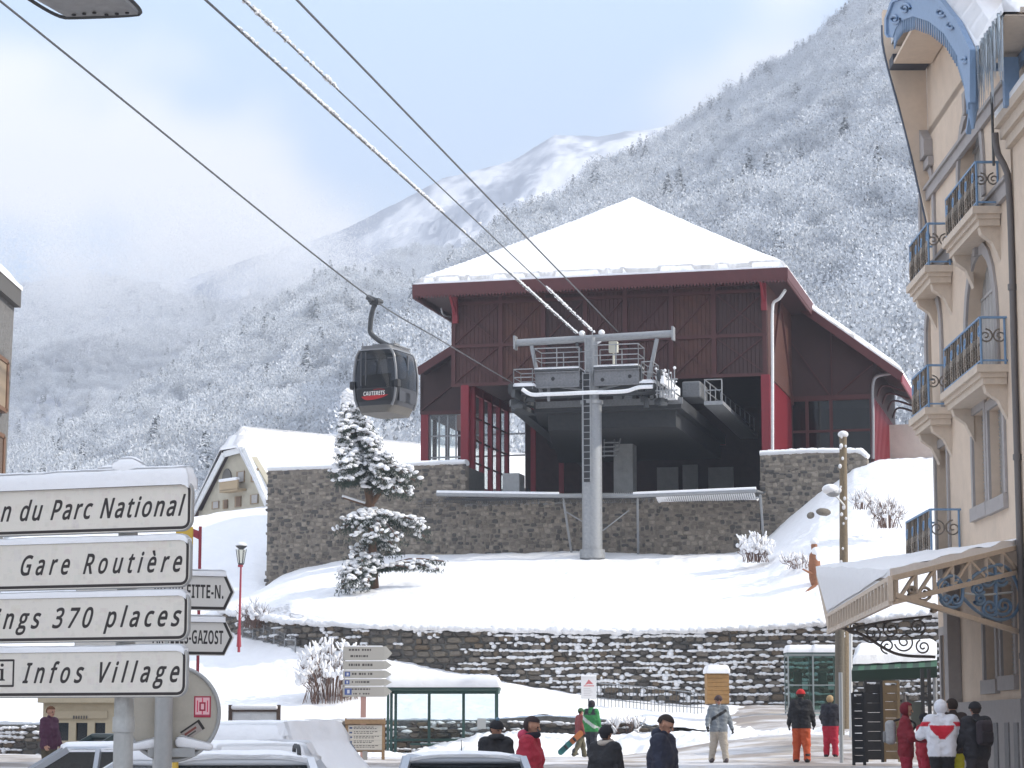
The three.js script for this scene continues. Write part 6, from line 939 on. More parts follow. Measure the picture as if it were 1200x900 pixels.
// street lamp head hanging in from the top left
{
  const D = 14, l = thing('street_lamp', 'flat grey lamp head jutting in overhead, pole out of frame', 'street lamp'), lm = mat([0.30, 0.30, 0.30], 0.55, { amp: 0.2, per: 0.4, f: 6 });
  const a = at(78, 20, D), b = at(163, 13, D), y = a.y, z = -D;
  part('head', lm, l, m => { m.slab(V(a.x, y, z), V(b.x, y + 0.015, z), V(b.x - 0.15, y + 0.03, z + 0.95), V(a.x - 0.32, y, z + 0.95), 0.05); m.rbox((a.x + b.x) / 2 - 0.12, y + 0.1, z + 0.5, b.x - a.x - 0.06, 0.1, 0.8, 0.04); });
  part('rim', M.steelDark, l, m => { m.path([V(a.x - 0.32, y + 0.01, z + 0.95), V(a.x - 0.02, y, z - 0.005), V(a.x + 0.05, y, z - 0.01), V(b.x - 0.05, y + 0.015, z - 0.01), V(b.x + 0.005, y + 0.02, z), V(b.x - 0.14, y + 0.03, z + 0.95)], 0.012, 6, 60); });
  part('bolt', M.rubber, l, m => { for (let k = 0; k < 6; k++) m.ball(V(lerp(a.x, b.x, 0.12 + 0.15 * k), y - 0.002, z + 0.05 + 0.02 * (k % 3)), 0.014, 0.5); }).userData.kind = 'stuff';
  part('pole', lm, l, m => { m.path([V(-3.7, -0.1, z - 0.2), V(-3.7, 4, z - 0.2), V(-3.68, 6.2, z - 0.2), V(-3.4, 6.6, z - 0.1), V(-2.6, y + 0.14, z + 0.4)], 0.06, 10, 50); });
}
// ---------------------------------------------------------------- street furniture further back
{ // black and white finger board group
  const D = 70, g = thing('street_map_sign', 'stack of pale finger boards on a pinkish post beside the bus shelter', 'sign', V(at(424, 800, D).x, 0, -D), 0.06), s = F / D, y = py => at(424, py, D).y, X = px => (px - 424) / s;
  part('post', mat([0.50, 0.30, 0.26], 0.7), g, m => m.box(0.05, y(850) , -0.06, 0.16, y(760) - 0.0, 0.1));
  for (const [a, b, n] of [[757, 774, 2], [774, 785, 1], [785, 795, 1], [795, 804, 1], [804, 817, 2]]) {
    const t = y(a + 0.5), u = y(b - 0.5), o = [[X(402), u], [X(452), u], [X(459), (t + u) / 2], [X(452), t], [X(402), t]];
    const pl = part('finger_board', mat([0.52, 0.50, 0.45], 0.6, { amp: 0.06, per: 0.6 }), g, m => m.prism(o, -0.03, 0.0, [], 0.006));
    const tx = canvasTex(256, Math.round(256 * (t - u) / (X(450) - X(403))), (x, w, h) => { const r = rngOf(a); x.fillStyle = '#b9b5ad'; x.fillRect(0, 0, w, h); x.fillStyle = '#4c4743'; for (let q = 0; q < n; q++) { let cx = w * (a > 780 ? 0.2 : 0.12) + 10 * q; const yy = h * (q + 0.3) / n; while (cx < w * (0.55 + 0.25 * r())) { const l = 6 + 12 * r(); x.fillRect(cx, yy, l, h * 0.32 / n); cx += l + 5 + (r() < 0.2 ? 10 : 0); } } if (a > 780) { x.fillStyle = '#4a5f9a'; x.fillRect(6, h * 0.15, h * 0.7, h * 0.7); x.fillStyle = '#d8d8dd'; x.fillRect(6 + h * 0.25, h * 0.3, h * 0.25, h * 0.4); } });
    const f = new THREE.Mesh(new THREE.PlaneGeometry(X(450) - X(403), t - u - 0.03), new THREE.MeshStandardMaterial({ map: tx, roughness: 0.6 })); f.name = 'lettering'; f.position.set((X(450) + X(403)) / 2, (t + u) / 2, 0.004); pl.add(f);
    part('board_snow', M.capSnow, g, m => m.rbox((X(402) + X(450)) / 2, t, -0.015, X(448) - X(404), 0.045, 0.05, 0.02));
  }
}
{ // notice board with little roof
  const D = 68, g = thing('notice_board', 'framed notice board with rusty top in front of the low rubble wall', 'notice board', V(at(428, 850, D).x, 0, -D), 0.03), s = F / D, y = py => at(428, py, D).y, X = px => (px - 428) / s, wood = mat([0.34, 0.22, 0.12], 0.85, { amp: 0.2, per: 0.5 });
  part('frame', wood, g, m => { for (const px of [407, 449]) m.box(X(px), y(870), 0, 0.09, y(842) - y(898), 0.09); m.box(0, y(845), 0.02, X(452) - X(405), 0.16, 0.14); m.box(0, y(880), 0, X(449) - X(407), 0.07, 0.06); });
  part('foot', mat([0.4, 0.38, 0.35], 0.8), g, m => m.box(0, y(890), 0, 0.14, y(880) - y(900), 0.08));
  part('top_snow', M.capSnow, g, m => m.rbox(0, y(842), 0.02, X(451) - X(407), 0.06, 0.16, 0.025));
  const tx = canvasTex(256, 256, (x, w, h) => { const r = rngOf(9); x.fillStyle = '#cfc9bd'; x.fillRect(0, 0, w, h); for (let k = 0; k < 5; k++) { x.fillStyle = '#3f4f78'; x.fillRect(8, 18 + k * 48, 22, 18); x.fillStyle = '#5a5650'; for (let q = 0; q < 2; q++) { let cx = 42; while (cx < w * (0.65 + 0.3 * r())) { const l = 8 + 16 * r(); x.fillRect(cx, 14 + k * 48 + q * 16, l, 8); cx += l + 6; } } x.fillStyle = '#8d8880'; x.fillRect(0, 56 + k * 48, w, 2); } });
  const f = new THREE.Mesh(new THREE.PlaneGeometry(X(448) - X(409), y(850) - y(879)), new THREE.MeshStandardMaterial({ map: tx, roughness: 0.6 })); f.name = 'notice'; f.position.set(0, (y(850) + y(879)) / 2, 0.05); g.add(f);
  part('back_panel', wood, g, m => m.box(0, (y(850) + y(879)) / 2, 0.02, X(449) - X(408), y(849) - y(880), 0.04));
}
{ // bus shelter
  const D = 79, g = thing('bus_shelter', 'dark green glazed bus shelter with a thick slab of snow on its roof', 'bus shelter', V(at(521, 850, D).x, 0, -D), -0.04), s = F / D, y = py => at(521, py, D).y, X = px => (px - 521) / s, gm = mat([0.035, 0.085, 0.07], 0.5, { amp: 0.15, per: 0.5 }), y0 = groundY(-2, D) - 0.1, yt = y(811);
  part('frame', gm, g, m => { for (const px of [459, 464, 503, 543, 581]) m.box(X(px), (y0 + yt) / 2, px === 459 || px === 581 ? -0.0 : -0.0, 0.09, yt - y0, 0.09); m.box(0, yt, 0, X(584) - X(457), 0.12, 0.1); m.box(0, y(867), 0, X(581) - X(460), 0.08, 0.07); for (const px of [459, 584]) { m.box(X(px), (y0 + yt) / 2, 1.2, 0.08, yt - y0, 0.08); m.box(X(px), yt, 0.6, 0.08, 0.1, 1.3); } });
  part('roof', gm, g, m => m.box(0, yt + 0.1, 0.6, X(586) - X(456), 0.1, 1.6));
  partGeo('roof_snow', snowLid(X(455), X(587), -0.3, 1.5, () => yt + 0.15, 0.36, 40, 20, 0.04, 2, 0.25), M.capSnow, g);
  for (const [a, b] of [[465, 502], [504, 542], [544, 580]]) part('pane', M.glass, g, m => m.box((X(a) + X(b)) / 2, (y(868) + yt) / 2, 0, X(b) - X(a), yt - y(868) - 0.05, 0.012));
  part('poster', mat([0.55, 0.55, 0.54], 0.7), g, m => m.box((X(559) + X(569)) / 2, y(848), 0.03, X(569) - X(559), 0.34, 0.01));
  part('bench', gm, g, m => { m.box(X(522), y(872), 0.35, 2.2, 0.06, 0.4); m.box(X(505), y(882), 0.35, 0.08, 0.5, 0.3); m.box(X(540), y(882), 0.35, 0.08, 0.5, 0.3); });
}
{ // low kerb wall behind the shelter
  const pts = [[-60, 849, 905, 84], [150, 849, 900, 82.3], [300, 846, 892, 81.8], [460, 844, 890, 81.6], [560, 844, 888, 81.4], [640, 839, 880, 81.2], [700, 843, 876, 80.8], [785, 855, 872, 78.9]].map(a => wpt(...a));
  polyWall('kerb_wall', 'low rubble wall with snowy top along the back of the street', pts, 0.5, { cw: 0.4, ch: 0.2, seed: 61, tones: stoneTone, parts: 150, depth: 0.11, snow: () => 0.5 });
  // ploughed heaps in front of it
  const a = [[380, 912, 71], [480, 912, 71], [560, 906, 73], [620, 902, 74], [700, 898, 75], [790, 888, 74], [860, 884, 72.5], [1010, 880, 71]], b = [[380, 884, 74], [480, 886, 75], [560, 868, 76], [600, 862, 76.5], [640, 868, 77], [700, 866, 77.5], [790, 862, 76.5], [860, 857, 75], [1010, 856, 74]], c = [[380, 882, 79], [480, 884, 79.6], [560, 862, 79.8], [620, 858, 79.6], [700, 862, 79.2], [790, 858, 78.2], [860, 857, 76.5], [1010, 860, 75]];
  structure('snow_heap', surface([a, b, c], 380, 1010, 260, 26, (p, s, t) => 0.42 * fbm(p.x * 1.1, p.z * 1.1, 2) * Math.sin(Math.PI * t) + 0.22 * Math.max(-0.1, fbm(p.x * 3, p.z * 3, 6)) * Math.sin(Math.PI * t)), M.snow);
}
{ // white notice on the bank
  const g = thing('white_notice', 'small white notice on a stake against the rubble wall', 'sign', at(690, 822, 84.5)), s = F / 84.5;
  part('stake', M.steelDark, g, m => m.box(0, -0.2, -0.03, 0.05, 1.4, 0.04));
  part('plate', M.whitePaint, g, m => m.box(0, 16 / s, 0, 18 / s, 26 / s, 0.02));
  const f = new THREE.Mesh(new THREE.PlaneGeometry(17 / s, 25 / s), new THREE.MeshStandardMaterial({ roughness: 0.6, map: canvasTex(128, 180, (x, w, h) => { x.fillStyle = '#d9d6d4'; x.fillRect(0, 0, w, h); x.fillStyle = '#c06a6a'; x.beginPath(); x.moveTo(30, 70); x.lineTo(64, 22); x.lineTo(104, 62); x.lineTo(60, 60); x.fill(); x.fillRect(20, 72, 90, 8); x.fillStyle = '#b9b4b2'; for (let k = 0; k < 5; k++) x.fillRect(18, 96 + k * 14, 60 + 30 * ((k * 7) % 3) / 3, 5); }) })); f.name = 'print'; f.position.set(0, 16 / s, 0.012); g.add(f);
  part('plate_snow', M.capSnow, g, m => m.rbox(0, 29.5 / s, 0, 18 / s, 0.05, 0.06, 0.02));
}
{ // iron railing at the foot of the rubble wall
  const g = thing('iron_railing', 'thin grey iron railing half sunk in snow before the rubble wall', 'railing');
  const top = [[700, 800, 87.5], [760, 806, 87], [820, 812, 86.5], [826, 815, 86.4]], bot = [[700, 826, 87.5], [760, 833, 87], [826, 838, 86.4]];
  const T = px => at(px, ...along(top, px)), B = px => at(px, ...along(bot, px));
  for (const q of [0, 1]) part('rail', M.steel, g, m => { for (let p = 700; p < 826; p += 14) { const e = Math.min(826, p + 14); if (q) m.tube(T(p), T(e), 0.02, 0.02, 6); else m.tube(B(p).add(V(0, 0.25, 0)), B(e).add(V(0, 0.25, 0)), 0.018, 0.018, 6); } });
  for (let p = 700; p <= 826; p += 4.2) part('bar', M.steelDark, g, m => m.tube(B(p).add(V(0, -0.15, 0)), T(p).add(V(0, 0.04, 0)), 0.013, 0.013, 5));
}
{ // wire fence on the rubble wall's left end
  const g = thing('wire_fence', 'wire mesh fence running down from the left end of the rubble wall', 'fence'), A = [[282, 748, 99], [300, 740, 97], [340, 748, 94]], h = 0.9;
  const P = t => at(lerp(284, 346, t), lerp(748, 775, t), lerp(99, 93.5, t));
  for (let k = 0; k <= 5; k++) part('post', M.steel, g, m => { const p = P(k / 5); m.tube(p.clone().add(V(0, -0.2, 0)), p.clone().add(V(0, h, 0)), 0.03, 0.03, 6); });
  part('wire', M.steel, g, m => { for (let j = 0; j < 7; j++) m.tube(P(0).add(V(0, h * j / 6, 0)), P(1).add(V(0, h * j / 6, 0)), 0.008, 0.008, 4); for (let k = 0; k < 70; k++) { const p = P(k / 70); m.tube(p, p.clone().add(V(0, h, 0)), 0.006, 0.006, 4); } }).userData.kind = 'stuff';
}
{ // wooden bin shelter with snow hat
  const D = 84, p = at(840, 824, D), g = thing('wooden_box', 'ochre wooden box with a snow hat before the rubble wall', 'box', p, 0.05), s = F / D, wood = mat([0.34, 0.19, 0.07], 0.85, { amp: 0.2, per: 0.6 });
  for (let k = 0; k < 7; k++) part('plank', wood, g, m => m.rbox(0, 0.06 + k * 0.145, 0.36, 26 / s, 0.135, 0.03, 0.01));
  part('box_body', wood, g, m => { m.box(0, 0.5, 0, 25 / s, 1.05, 0.68); });
  partGeo('box_snow', snowLid(-14 / s, 14 / s, -0.42, 0.44, () => 1.04, 0.27, 16, 16, 0.04, 7, 0.14), M.capSnow, g);
}
{ // pair of glass telephone cabins
  const D = 84, dark = mat([0.06, 0.10, 0.09], 0.5);
  [[937, 'left glass telephone booth with snow on its flat roof'], [966, 'right glass telephone booth beside the wooden lamp pole, snow on roof']].forEach(([px, label], i) => {
    const p = at(px, 836, D), g = thing('telephone_booth', label, 'phone booth', p, 0.02), w = 0.86, h = 2.02;
    part('frame', mat([0.30, 0.33, 0.33], 0.4, { metal: 0.4 }), g, m => { for (const x of [-1, 1]) for (const z of [-1, 1]) m.box(x * w / 2, h / 2, z * w / 2, 0.05, h, 0.05); for (const y of [0.08, h]) { m.box(0, y, w / 2, w, 0.08, 0.05); m.box(0, y, -w / 2, w, 0.08, 0.05); m.box(w / 2, y, 0, 0.05, 0.08, w); m.box(-w / 2, y, 0, 0.05, 0.08, w); } m.box(0, h * 0.48, w / 2, w, 0.04, 0.04); });
    for (const [x, z, t] of [[0, w / 2, 0], [0, -w / 2, 0], [w / 2, 0, 1], [-w / 2, 0, 1]]) part('pane', glassOf([0.62, 0.74, 0.72]), g, m => m.box(x, h / 2, z, t ? 0.012 : w - 0.06, h - 0.1, t ? w - 0.06 : 0.012));
    part('telephone', dark, g, m => { m.rbox(0, 1.2, -w / 2 + 0.12, 0.3, 0.5, 0.16, 0.03); m.box(0, 0.9, -w / 2 + 0.2, 0.6, 0.04, 0.3); });
    part('notice', M.whitePaint, g, m => m.box(i ? 0.2 : 0.15, 0.95, w / 2 - 0.03, 0.2, 0.26, 0.01));
    part('roof', dark, g, m => m.rbox(0, h + 0.06, 0, w + 0.06, 0.1, w + 0.06, 0.03));
    partGeo('roof_snow', snowLid(-w / 2 - 0.04, w / 2 + 0.04, -w / 2 - 0.04, w / 2 + 0.04, () => h + 0.1, 0.24, 14, 14, 0.05, 9 + i, 0.14), M.capSnow, g);
  });
}
{ // timber lamp pole and a second, thicker pole beneath
  const D = 76, g = thing('wooden_lamp_pole', 'tall weathered wooden pole with snowy top and small snow-capped lamp arm', 'lamp pole'), wood = mat([0.20, 0.155, 0.10], 0.9, { amp: 0.35, per: 0.5, f: 7 }), y0 = groundY(at(990, 870, D).x, D) - 0.3, T = at(988, 512, D), Bx = at(990, 870, D).x;
  part('pole', wood, g, m => m.tube(V(Bx, y0, -D), T, 0.17, 0.115, 14));
  part('pole_snow', M.capSnow, g, m => { m.ball(T.clone().add(V(0, 0.08, 0)), 0.17, 0.7, 1, 1, 16, 10); const r = rngOf(12); for (let k = 0; k < 26; k++) { const t = r(), p = V(lerp(Bx, T.x, t), lerp(y0 + 3, T.y, t), -D); p.x += (r() - 0.5) * 0.26; m.ball(p.add(V(0, 0, 0.13)), 0.03 + 0.04 * r(), 1.3, 1, 0.6, 7, 5); } });
  const la = at(976, 578, D - 0.8);
  part('lamp_arm', M.whitePaint, g, m => m.path([at(989, 593, D).add(V(0, 0, 0.12)), at(984, 586, D - 0.4), la], 0.03, 6, 14));
  part('lamp_head', M.steel, g, m => m.ball(la, 0.2, 0.6, 1.1, 1));
  part('lamp_snow', M.capSnow, g, m => m.ball(la.clone().add(V(-0.08, 0.12, 0)), 0.23, 0.75, 1.15, 1, 14, 10));
  const g2 = thing('timber_post', 'short thick mossy timber post leaning against the lamp pole base', 'post');
  part('post', mat([0.15, 0.13, 0.10], 0.95, { amp: 0.35, per: 0.4, f: 7 }), g2, m => m.tube(V(at(984, 868, 73).x, groundY(10, 73) - 0.2, -73), at(984, 735, 73), 0.15, 0.14, 14));
  single('steel_pole', M.whitePaint, 'slim white steel pole right of the timber post', 'pole', m => m.tube(V(at(997, 868, 72).x, groundY(10, 72) - 0.2, -72), at(997, 722, 72), 0.05, 0.05, 10));
  single('steel_pole', mat([0.4, 0.42, 0.43], 0.5, { metal: 0.3 }), 'slim grey steel pole left of the black gate', 'pole', m => m.tube(V(at(986, 880, 62).x, groundY(8.6, 62) - 0.1, -62), at(985, 788, 62), 0.05, 0.05, 10));
}
{ // carved wooden figure
  const p = at(955, 690, 94), g = thing('carved_figure', 'rust-brown carved wooden figure with white snowy head on the slope', 'statue', p, 0.3), w = mat([0.28, 0.12, 0.06], 0.85, { amp: 0.25, per: 0.4 });
  part('body', w, g, m => m.geo(new THREE.LatheGeometry([[0, -0.3], [0.16, -0.25], [0.13, 0.1], [0.22, 0.4], [0.24, 0.9], [0.2, 1.3], [0.1, 1.5], [0.12, 1.6], [0.13, 1.72], [0, 1.86]].map(a => new THREE.Vector2(...a)), 18)));
  part('figure_snow', M.capSnow, g, m => { m.ball(V(0, 1.86, 0), 0.17, 0.8); m.ball(V(0.03, 1.45, 0.08), 0.2, 1.0, 0.9, 0.8); m.ball(V(0.05, 1.2, 0.1), 0.17, 1.3, 0.8, 0.8); });
  part('arm', w, g, m => { m.tube(V(-0.1, 0.55, 0.1), V(-0.6, 0.75, 0.2), 0.06, 0.03); m.tube(V(-0.05, 0.1, 0.1), V(-0.55, -0.2, 0.3), 0.09, 0.06); });
}
{ // green striped awning of the terrace, with its posts and screens
  const D = 66, g = thing('terrace_awning', 'green striped awning heaped with snow behind the canopy', 'awning', V(0, 0, 0)), T = (px, py, d = D) => at(px, py, d);
  const a = T(998, 786), b = T(1098, 781), c = T(1098, 760, D + 2.6), d = T(1003, 766, D + 2.6), n = 14;
  for (let k = 0; k < n; k++) { const m0 = k % 2 ? mat([0.03, 0.10, 0.055], 0.8) : mat([0.012, 0.035, 0.022], 0.8); part('stripe', m0, g, m => m.slab(a.clone().lerp(b, k / n), a.clone().lerp(b, (k + 1) / n), d.clone().lerp(c, (k + 1) / n), d.clone().lerp(c, k / n), 0.03)); }
  part('valance', mat([0.012, 0.03, 0.02], 0.8), g, m => m.slab(a.clone().add(V(0, -0.3, 0)), b.clone().add(V(0, -0.3, 0)), b, a, 0.02));
  { const pos = [], idx = [], N = 24; for (let i = 0; i <= N; i++) for (let j = 0; j <= 10; j++) { const p = a.clone().lerp(b, i / N).lerp(d.clone().lerp(c, i / N), 0.25 + 0.75 * j / 10); const e = Math.min(1, j / 2, (10 - j) / 1 + 0.4, i / 2 + 0.2, (N - i) / 2 + 0.2); pos.push(p.x, p.y + 0.05 + 0.28 * Math.sqrt(Math.max(0, e)) + 0.05 * fbm(p.x * 2, p.z * 2), p.z); } for (let i = 0; i < N; i++) for (let j = 0; j < 10; j++) { const q = i * 11 + j; idx.push(q, q + 11, q + 12, q, q + 12, q + 1); } const gg = new THREE.BufferGeometry(); gg.setAttribute('position', new THREE.Float32BufferAttribute(pos, 3)); gg.setIndex(idx); gg.computeVertexNormals(); metricUV(gg); partGeo('awning_snow', gg, M.capSnow, g); }
  for (const px of [1052, 1096]) part('post', M.steel, g, m => m.tube(V(T(px, 800).x, groundY(11, D), -D - 0.1), T(px, 782).add(V(0, 0, -0.1)), 0.06, 0.06, 8));
  const sc = (px0, px1, y0, y1, d0, label, m0, slats, name) => { const q = thing(name, label, 'screen', V(0, 0, 0), 0, 'terrace screens'), p0 = T(px0, y0, d0), p1 = T(px1, y1, d0), x0 = p0.x, x1 = p1.x, yb = Math.min(p1.y, groundY((x0 + x1) / 2, d0) + 0.05); part('frame', m0, q, m => { m.box(x0, (p0.y + yb) / 2, -d0, 0.07, p0.y - yb, 0.07); m.box(x1, (p0.y + yb) / 2, -d0, 0.07, p0.y - yb, 0.07); m.box((x0 + x1) / 2, p0.y, -d0, x1 - x0, 0.06, 0.06); }); for (let k = 0; k < slats; k++) part('slat', m0, q, m => m.box((x0 + x1) / 2, lerp(yb + 0.06, p0.y - 0.08, (k + 0.5) / slats), -d0, x1 - x0 - 0.05, (p0.y - yb) / slats - 0.025, 0.03)); };
  const blk = mat([0.03, 0.03, 0.032], 0.7, { amp: 0.2, per: 0.5 }), wd = mat([0.26, 0.19, 0.11], 0.85, { amp: 0.2, per: 0.7 });
  sc(999, 1013, 812, 880, 59, 'black slatted gate leaf beside the slim grey pole', blk, 9, 'gate');
  sc(1014, 1034, 798, 872, 61, 'dark slatted terrace screen under the awning', blk, 8, 'screen');
  sc(1035, 1054, 799, 872, 61.2, 'ochre wooden terrace screen under the awning', wd, 9, 'screen');
  single('umbrella', mat([0.10, 0.09, 0.085], 0.9), 'dark folded parasol beside the ochre terrace screen', 'parasol', m => { const p = T(1060, 868, 63), t = T(1060, 812, 63); m.tube(p, t, 0.03, 0.03, 8); m.geo(new THREE.ConeGeometry(0.24, 1.1, 12), new THREE.Matrix4().makeTranslation(t.x, t.y - 0.5, t.z)); });
  const door = thing('terrace_gate', 'dark timber uprights by the terrace entrance left of the hotel pilaster', 'gate'); for (const px of [1082, 1090]) part('upright', blk, door, m => m.box(T(px, 850, 64).x, 1.9, -64, 0.09, 2.6, 0.09)); part('crossbar', blk, door, m => m.box(T(1086, 820, 64).x, T(1086, 818, 64).y, -64, 0.35, 0.08, 0.07)); part('low_panel', mat([0.07, 0.08, 0.07], 0.7), door, m => m.box(T(1072, 830, 64).x, T(1072, 838, 64).y, -64, 0.5, 0.7, 0.05));
}
{ // red lantern on the left
  const D = 92, p = at(280, 752, D), g = thing('lantern_post', 'slim red lamp post with old-style lantern on the snowy slope', 'street lamp', p), t = at(281, 662, D).y - p.y, s = F / D;
  const red = mat([0.30, 0.03, 0.045], 0.5);
  part('post', red, g, m => { m.tube(V(0, -0.4, 0), V(0.03, t, 0), 0.055, 0.035, 10); m.tube(V(0, -0.2, 0), V(0, 0.5, 0), 0.09, 0.06, 10); m.tube(V(0.01, t - 0.08, 0), V(0.01, t, 0), 0.1, 0.1, 10); });
  const c = part('lantern', mat([0.04, 0.04, 0.042], 0.6), g, m => { m.geo(new THREE.CylinderGeometry(0.26, 0.08, 0.14, 6), new THREE.Matrix4().makeTranslation(0.03, t + 0.66, 0)); for (let k = 0; k < 6; k++) { const a = k / 6 * 6.283; m.tube(V(0.03 + 0.11 * Math.cos(a), t + 0.05, 0.11 * Math.sin(a)), V(0.03 + 0.2 * Math.cos(a), t + 0.6, 0.2 * Math.sin(a)), 0.014, 0.014, 4); } m.tube(V(0.03, t, 0), V(0.03, t + 0.06, 0), 0.1, 0.12, 8); });
  part('glass', glassOf([0.9, 0.88, 0.8]), c, m => m.geo(new THREE.CylinderGeometry(0.19, 0.105, 0.52, 6, 1, true), new THREE.Matrix4().makeTranslation(0.03, t + 0.33, 0)));
  part('lantern_snow', M.capSnow, g, m => m.ball(V(0.03, t + 0.76, 0), 0.2, 0.6));
  const f = thing('red_mast', 'red mast with drooping red cloth behind the white boards', 'mast', at(234, 660, 60)); part('mast', red, f, m => m.tube(V(0, -4.5, 0), V(0, at(234, 617, 60).y - at(234, 660, 60).y, 0), 0.04, 0.04, 8)); part('cloth', red, f, m => { const q = 60 / F; m.slab(V(-14 * q, 34 * q, 0), V(0, 27 * q, 0), V(0, 37 * q, 0), V(-14 * q, 43 * q, 0), 0.02); });
}
{ // dark framed bench-like sign behind the snowy van
  const D = 62, s = F / D, g = thing('boundary_rail', 'brown railed panel topped with snow behind the snow covered cars', 'barrier', V(at(298, 850, D).x, 0, -D)), y = py => at(298, py, D).y, wood = mat([0.10, 0.07, 0.055], 0.85, { amp: 0.2, per: 0.5 });
  part('post', wood, g, m => { for (const x of [-28, 28]) m.box(x / s, (y(826) + 0.3) / 2, 0, 0.1, y(826) - 0.3, 0.1); m.box(0, y(832), 0, 56 / s, 0.09, 0.08); });
  part('panel', M.whitePaint, g, m => m.box(0, y(841), -0.02, 54 / s, 0.32, 0.03)); part('rail_snow', M.capSnow, g, m => m.rbox(0, y(829), 0, 54 / s, 0.12, 0.2, 0.05));
}
console.log('props done');
// ---------------------------------------------------------------- parked cars
const tyreM = mat([0.025, 0.025, 0.026], 0.85), rimM = mat([0.4, 0.4, 0.41], 0.4, { metal: 0.6 }), carGlass = glassOf([0.25, 0.29, 0.31]);
// car standing on y = 0, facing +z; roof height H, length L, width W
function makeCar(label, pos, turn, o) {
  const g = thing('parked_car', label, 'car', pos, turn, 'parked cars'), { L = 4.1, W = 1.7, H = 1.45, paint, snow = 0.08, hatch = true } = o, z = t => L * (t - 0.5), sill = 0.22, belt = H * 0.61;
  // side outline of the lower body, front at t = 1
  const low = [[0.0, sill + 0.15], [0.005, belt - 0.12], [0.03, belt], [0.3, belt + 0.02], [0.68, belt], [0.74, belt - 0.05], [0.93, belt - 0.2], [0.985, belt - 0.32], [1, sill + 0.2], [0.98, sill], [0.02, sill]];
  const turnX = new THREE.Matrix4().makeRotationY(-Math.PI / 2);
  part('body', paint, g, m => { const s = mb().prism(low.map(([t, y]) => [z(t), y]), -W / 2, W / 2, [], 0.07).merged(); m.geo(s, turnX); });
  // cabin: lofted from belt to roof, narrowing
  const b0 = hatch ? 0.02 : 0.12, P = (s, t, y, w) => V(s * w / 2, y, z(t)), wB = W - 0.12, wT = W - 0.44, rt = [b0 + 0.10, 0.52], bt = [b0, 0.74];
  part('roof', paint, g, m => { const y = H - 0.05; m.rbox(0, y, (z(rt[0]) + z(rt[1])) / 2, wT + 0.04, 0.09, z(rt[1]) - z(rt[0]) + 0.1, 0.04, 0, 0, 0, 3); for (const s of [-1, 1]) { for (const [a, b] of [[bt[0] + 0.01, rt[0]], [0.42, 0.4], [bt[1], rt[1]]]) m.beam(P(s, a, belt - 0.03, wB - 0.02), P(s, b, y, wT), 0.07, 0.09); } });
  for (const s of [-1, 1]) for (const [a, b, c, d] of [[bt[0] + 0.02, 0.41, rt[0] + 0.01, 0.395], [0.43, bt[1] - 0.015, 0.41, rt[1] - 0.01]]) part('window', carGlass, g, m => { const q = [P(s, a, belt, wB - 0.03), P(s, b, belt, wB - 0.03), P(s, d, H - 0.08, wT), P(s, c, H - 0.08, wT)]; m.slab(...(s > 0 ? q.reverse() : q), 0.006); });
  part('windscreen', carGlass, g, m => m.slab(P(-1, bt[1], belt, wB - 0.06), P(1, bt[1], belt, wB - 0.06), P(1, rt[1], H - 0.07, wT), P(-1, rt[1], H - 0.07, wT), 0.006));
  part('rear_window', carGlass, g, m => m.slab(P(1, bt[0], belt, wB - 0.06), P(-1, bt[0], belt, wB - 0.06), P(-1, rt[0], H - 0.07, wT), P(1, rt[0], H - 0.07, wT), 0.006));
  for (const s of [-1, 1]) for (const t of [0.19, 0.81]) { const w = part('wheel', tyreM, g, m => m.geo(new THREE.TorusGeometry(0.24, 0.085, 10, 24), new THREE.Matrix4().makeRotationY(Math.PI / 2).scale(V(1, 1, 1.1)).setPosition(s * (W / 2 - 0.08), 0.31, z(t)))); part('rim', rimM, w, m => m.tube(V(s * (W / 2 - 0.16), 0.31, z(t)), V(s * (W / 2 - 0.03), 0.31, z(t)), 0.19, 0.17, 16)); }
  for (const s of [-1, 1]) { part('headlight', glassOf([0.9, 0.9, 0.9]), g, m => m.rbox(s * (W / 2 - 0.26), belt - 0.3, z(0.975), 0.34, 0.14, 0.12, 0.04)); part('tail_light', mat([0.35, 0.02, 0.02], 0.25), g, m => m.rbox(s * (W / 2 - 0.14), belt - 0.08, z(0.01), 0.18, 0.28, 0.08, 0.03)); part('mirror', paint, g, m => m.rbox(s * (W / 2 + 0.06), belt + 0.05, z(0.68), 0.18, 0.13, 0.1, 0.04)); }
  part('bumper', mat([0.06, 0.06, 0.062], 0.7), g, m => { m.rbox(0, sill + 0.16, z(0.0), W - 0.1, 0.2, 0.14, 0.05); m.rbox(0, sill + 0.14, z(1.0), W - 0.1, 0.2, 0.14, 0.05); });
  part('seats', mat([0.05, 0.05, 0.055], 0.9), g, m => { for (const t of [0.2, 0.48]) for (const s of [-0.36, 0.36]) m.rbox(s, belt - 0.02, z(t), 0.46, 0.62, 0.14, 0.06); });
  if (o.rails) for (const s of [-1, 1]) part('roof_rail', M.rubber, g, m => m.path([V(s * wT * 0.42, H, z(rt[0] + 0.02)), V(s * wT * 0.42, H + 0.07, z(rt[0] + 0.06)), V(s * wT * 0.42, H + 0.08, z(0.35)), V(s * wT * 0.42, H + 0.07, z(rt[1] - 0.04)), V(s * wT * 0.42, H, z(rt[1]))], 0.02, 6, 30));
  if (o.bars) part('roof_bar', M.rubber, g, m => { for (const t of [0.24, 0.42]) m.box(0, H + 0.1, z(t), wT, 0.03, 0.05); });
  if (o.aerial) part('aerial', M.rubber, g, m => m.tube(V(0, H, z(rt[0] + 0.05)), V(0, H + 0.14, z(rt[0] + 0.02)), 0.008, 0.004, 6));
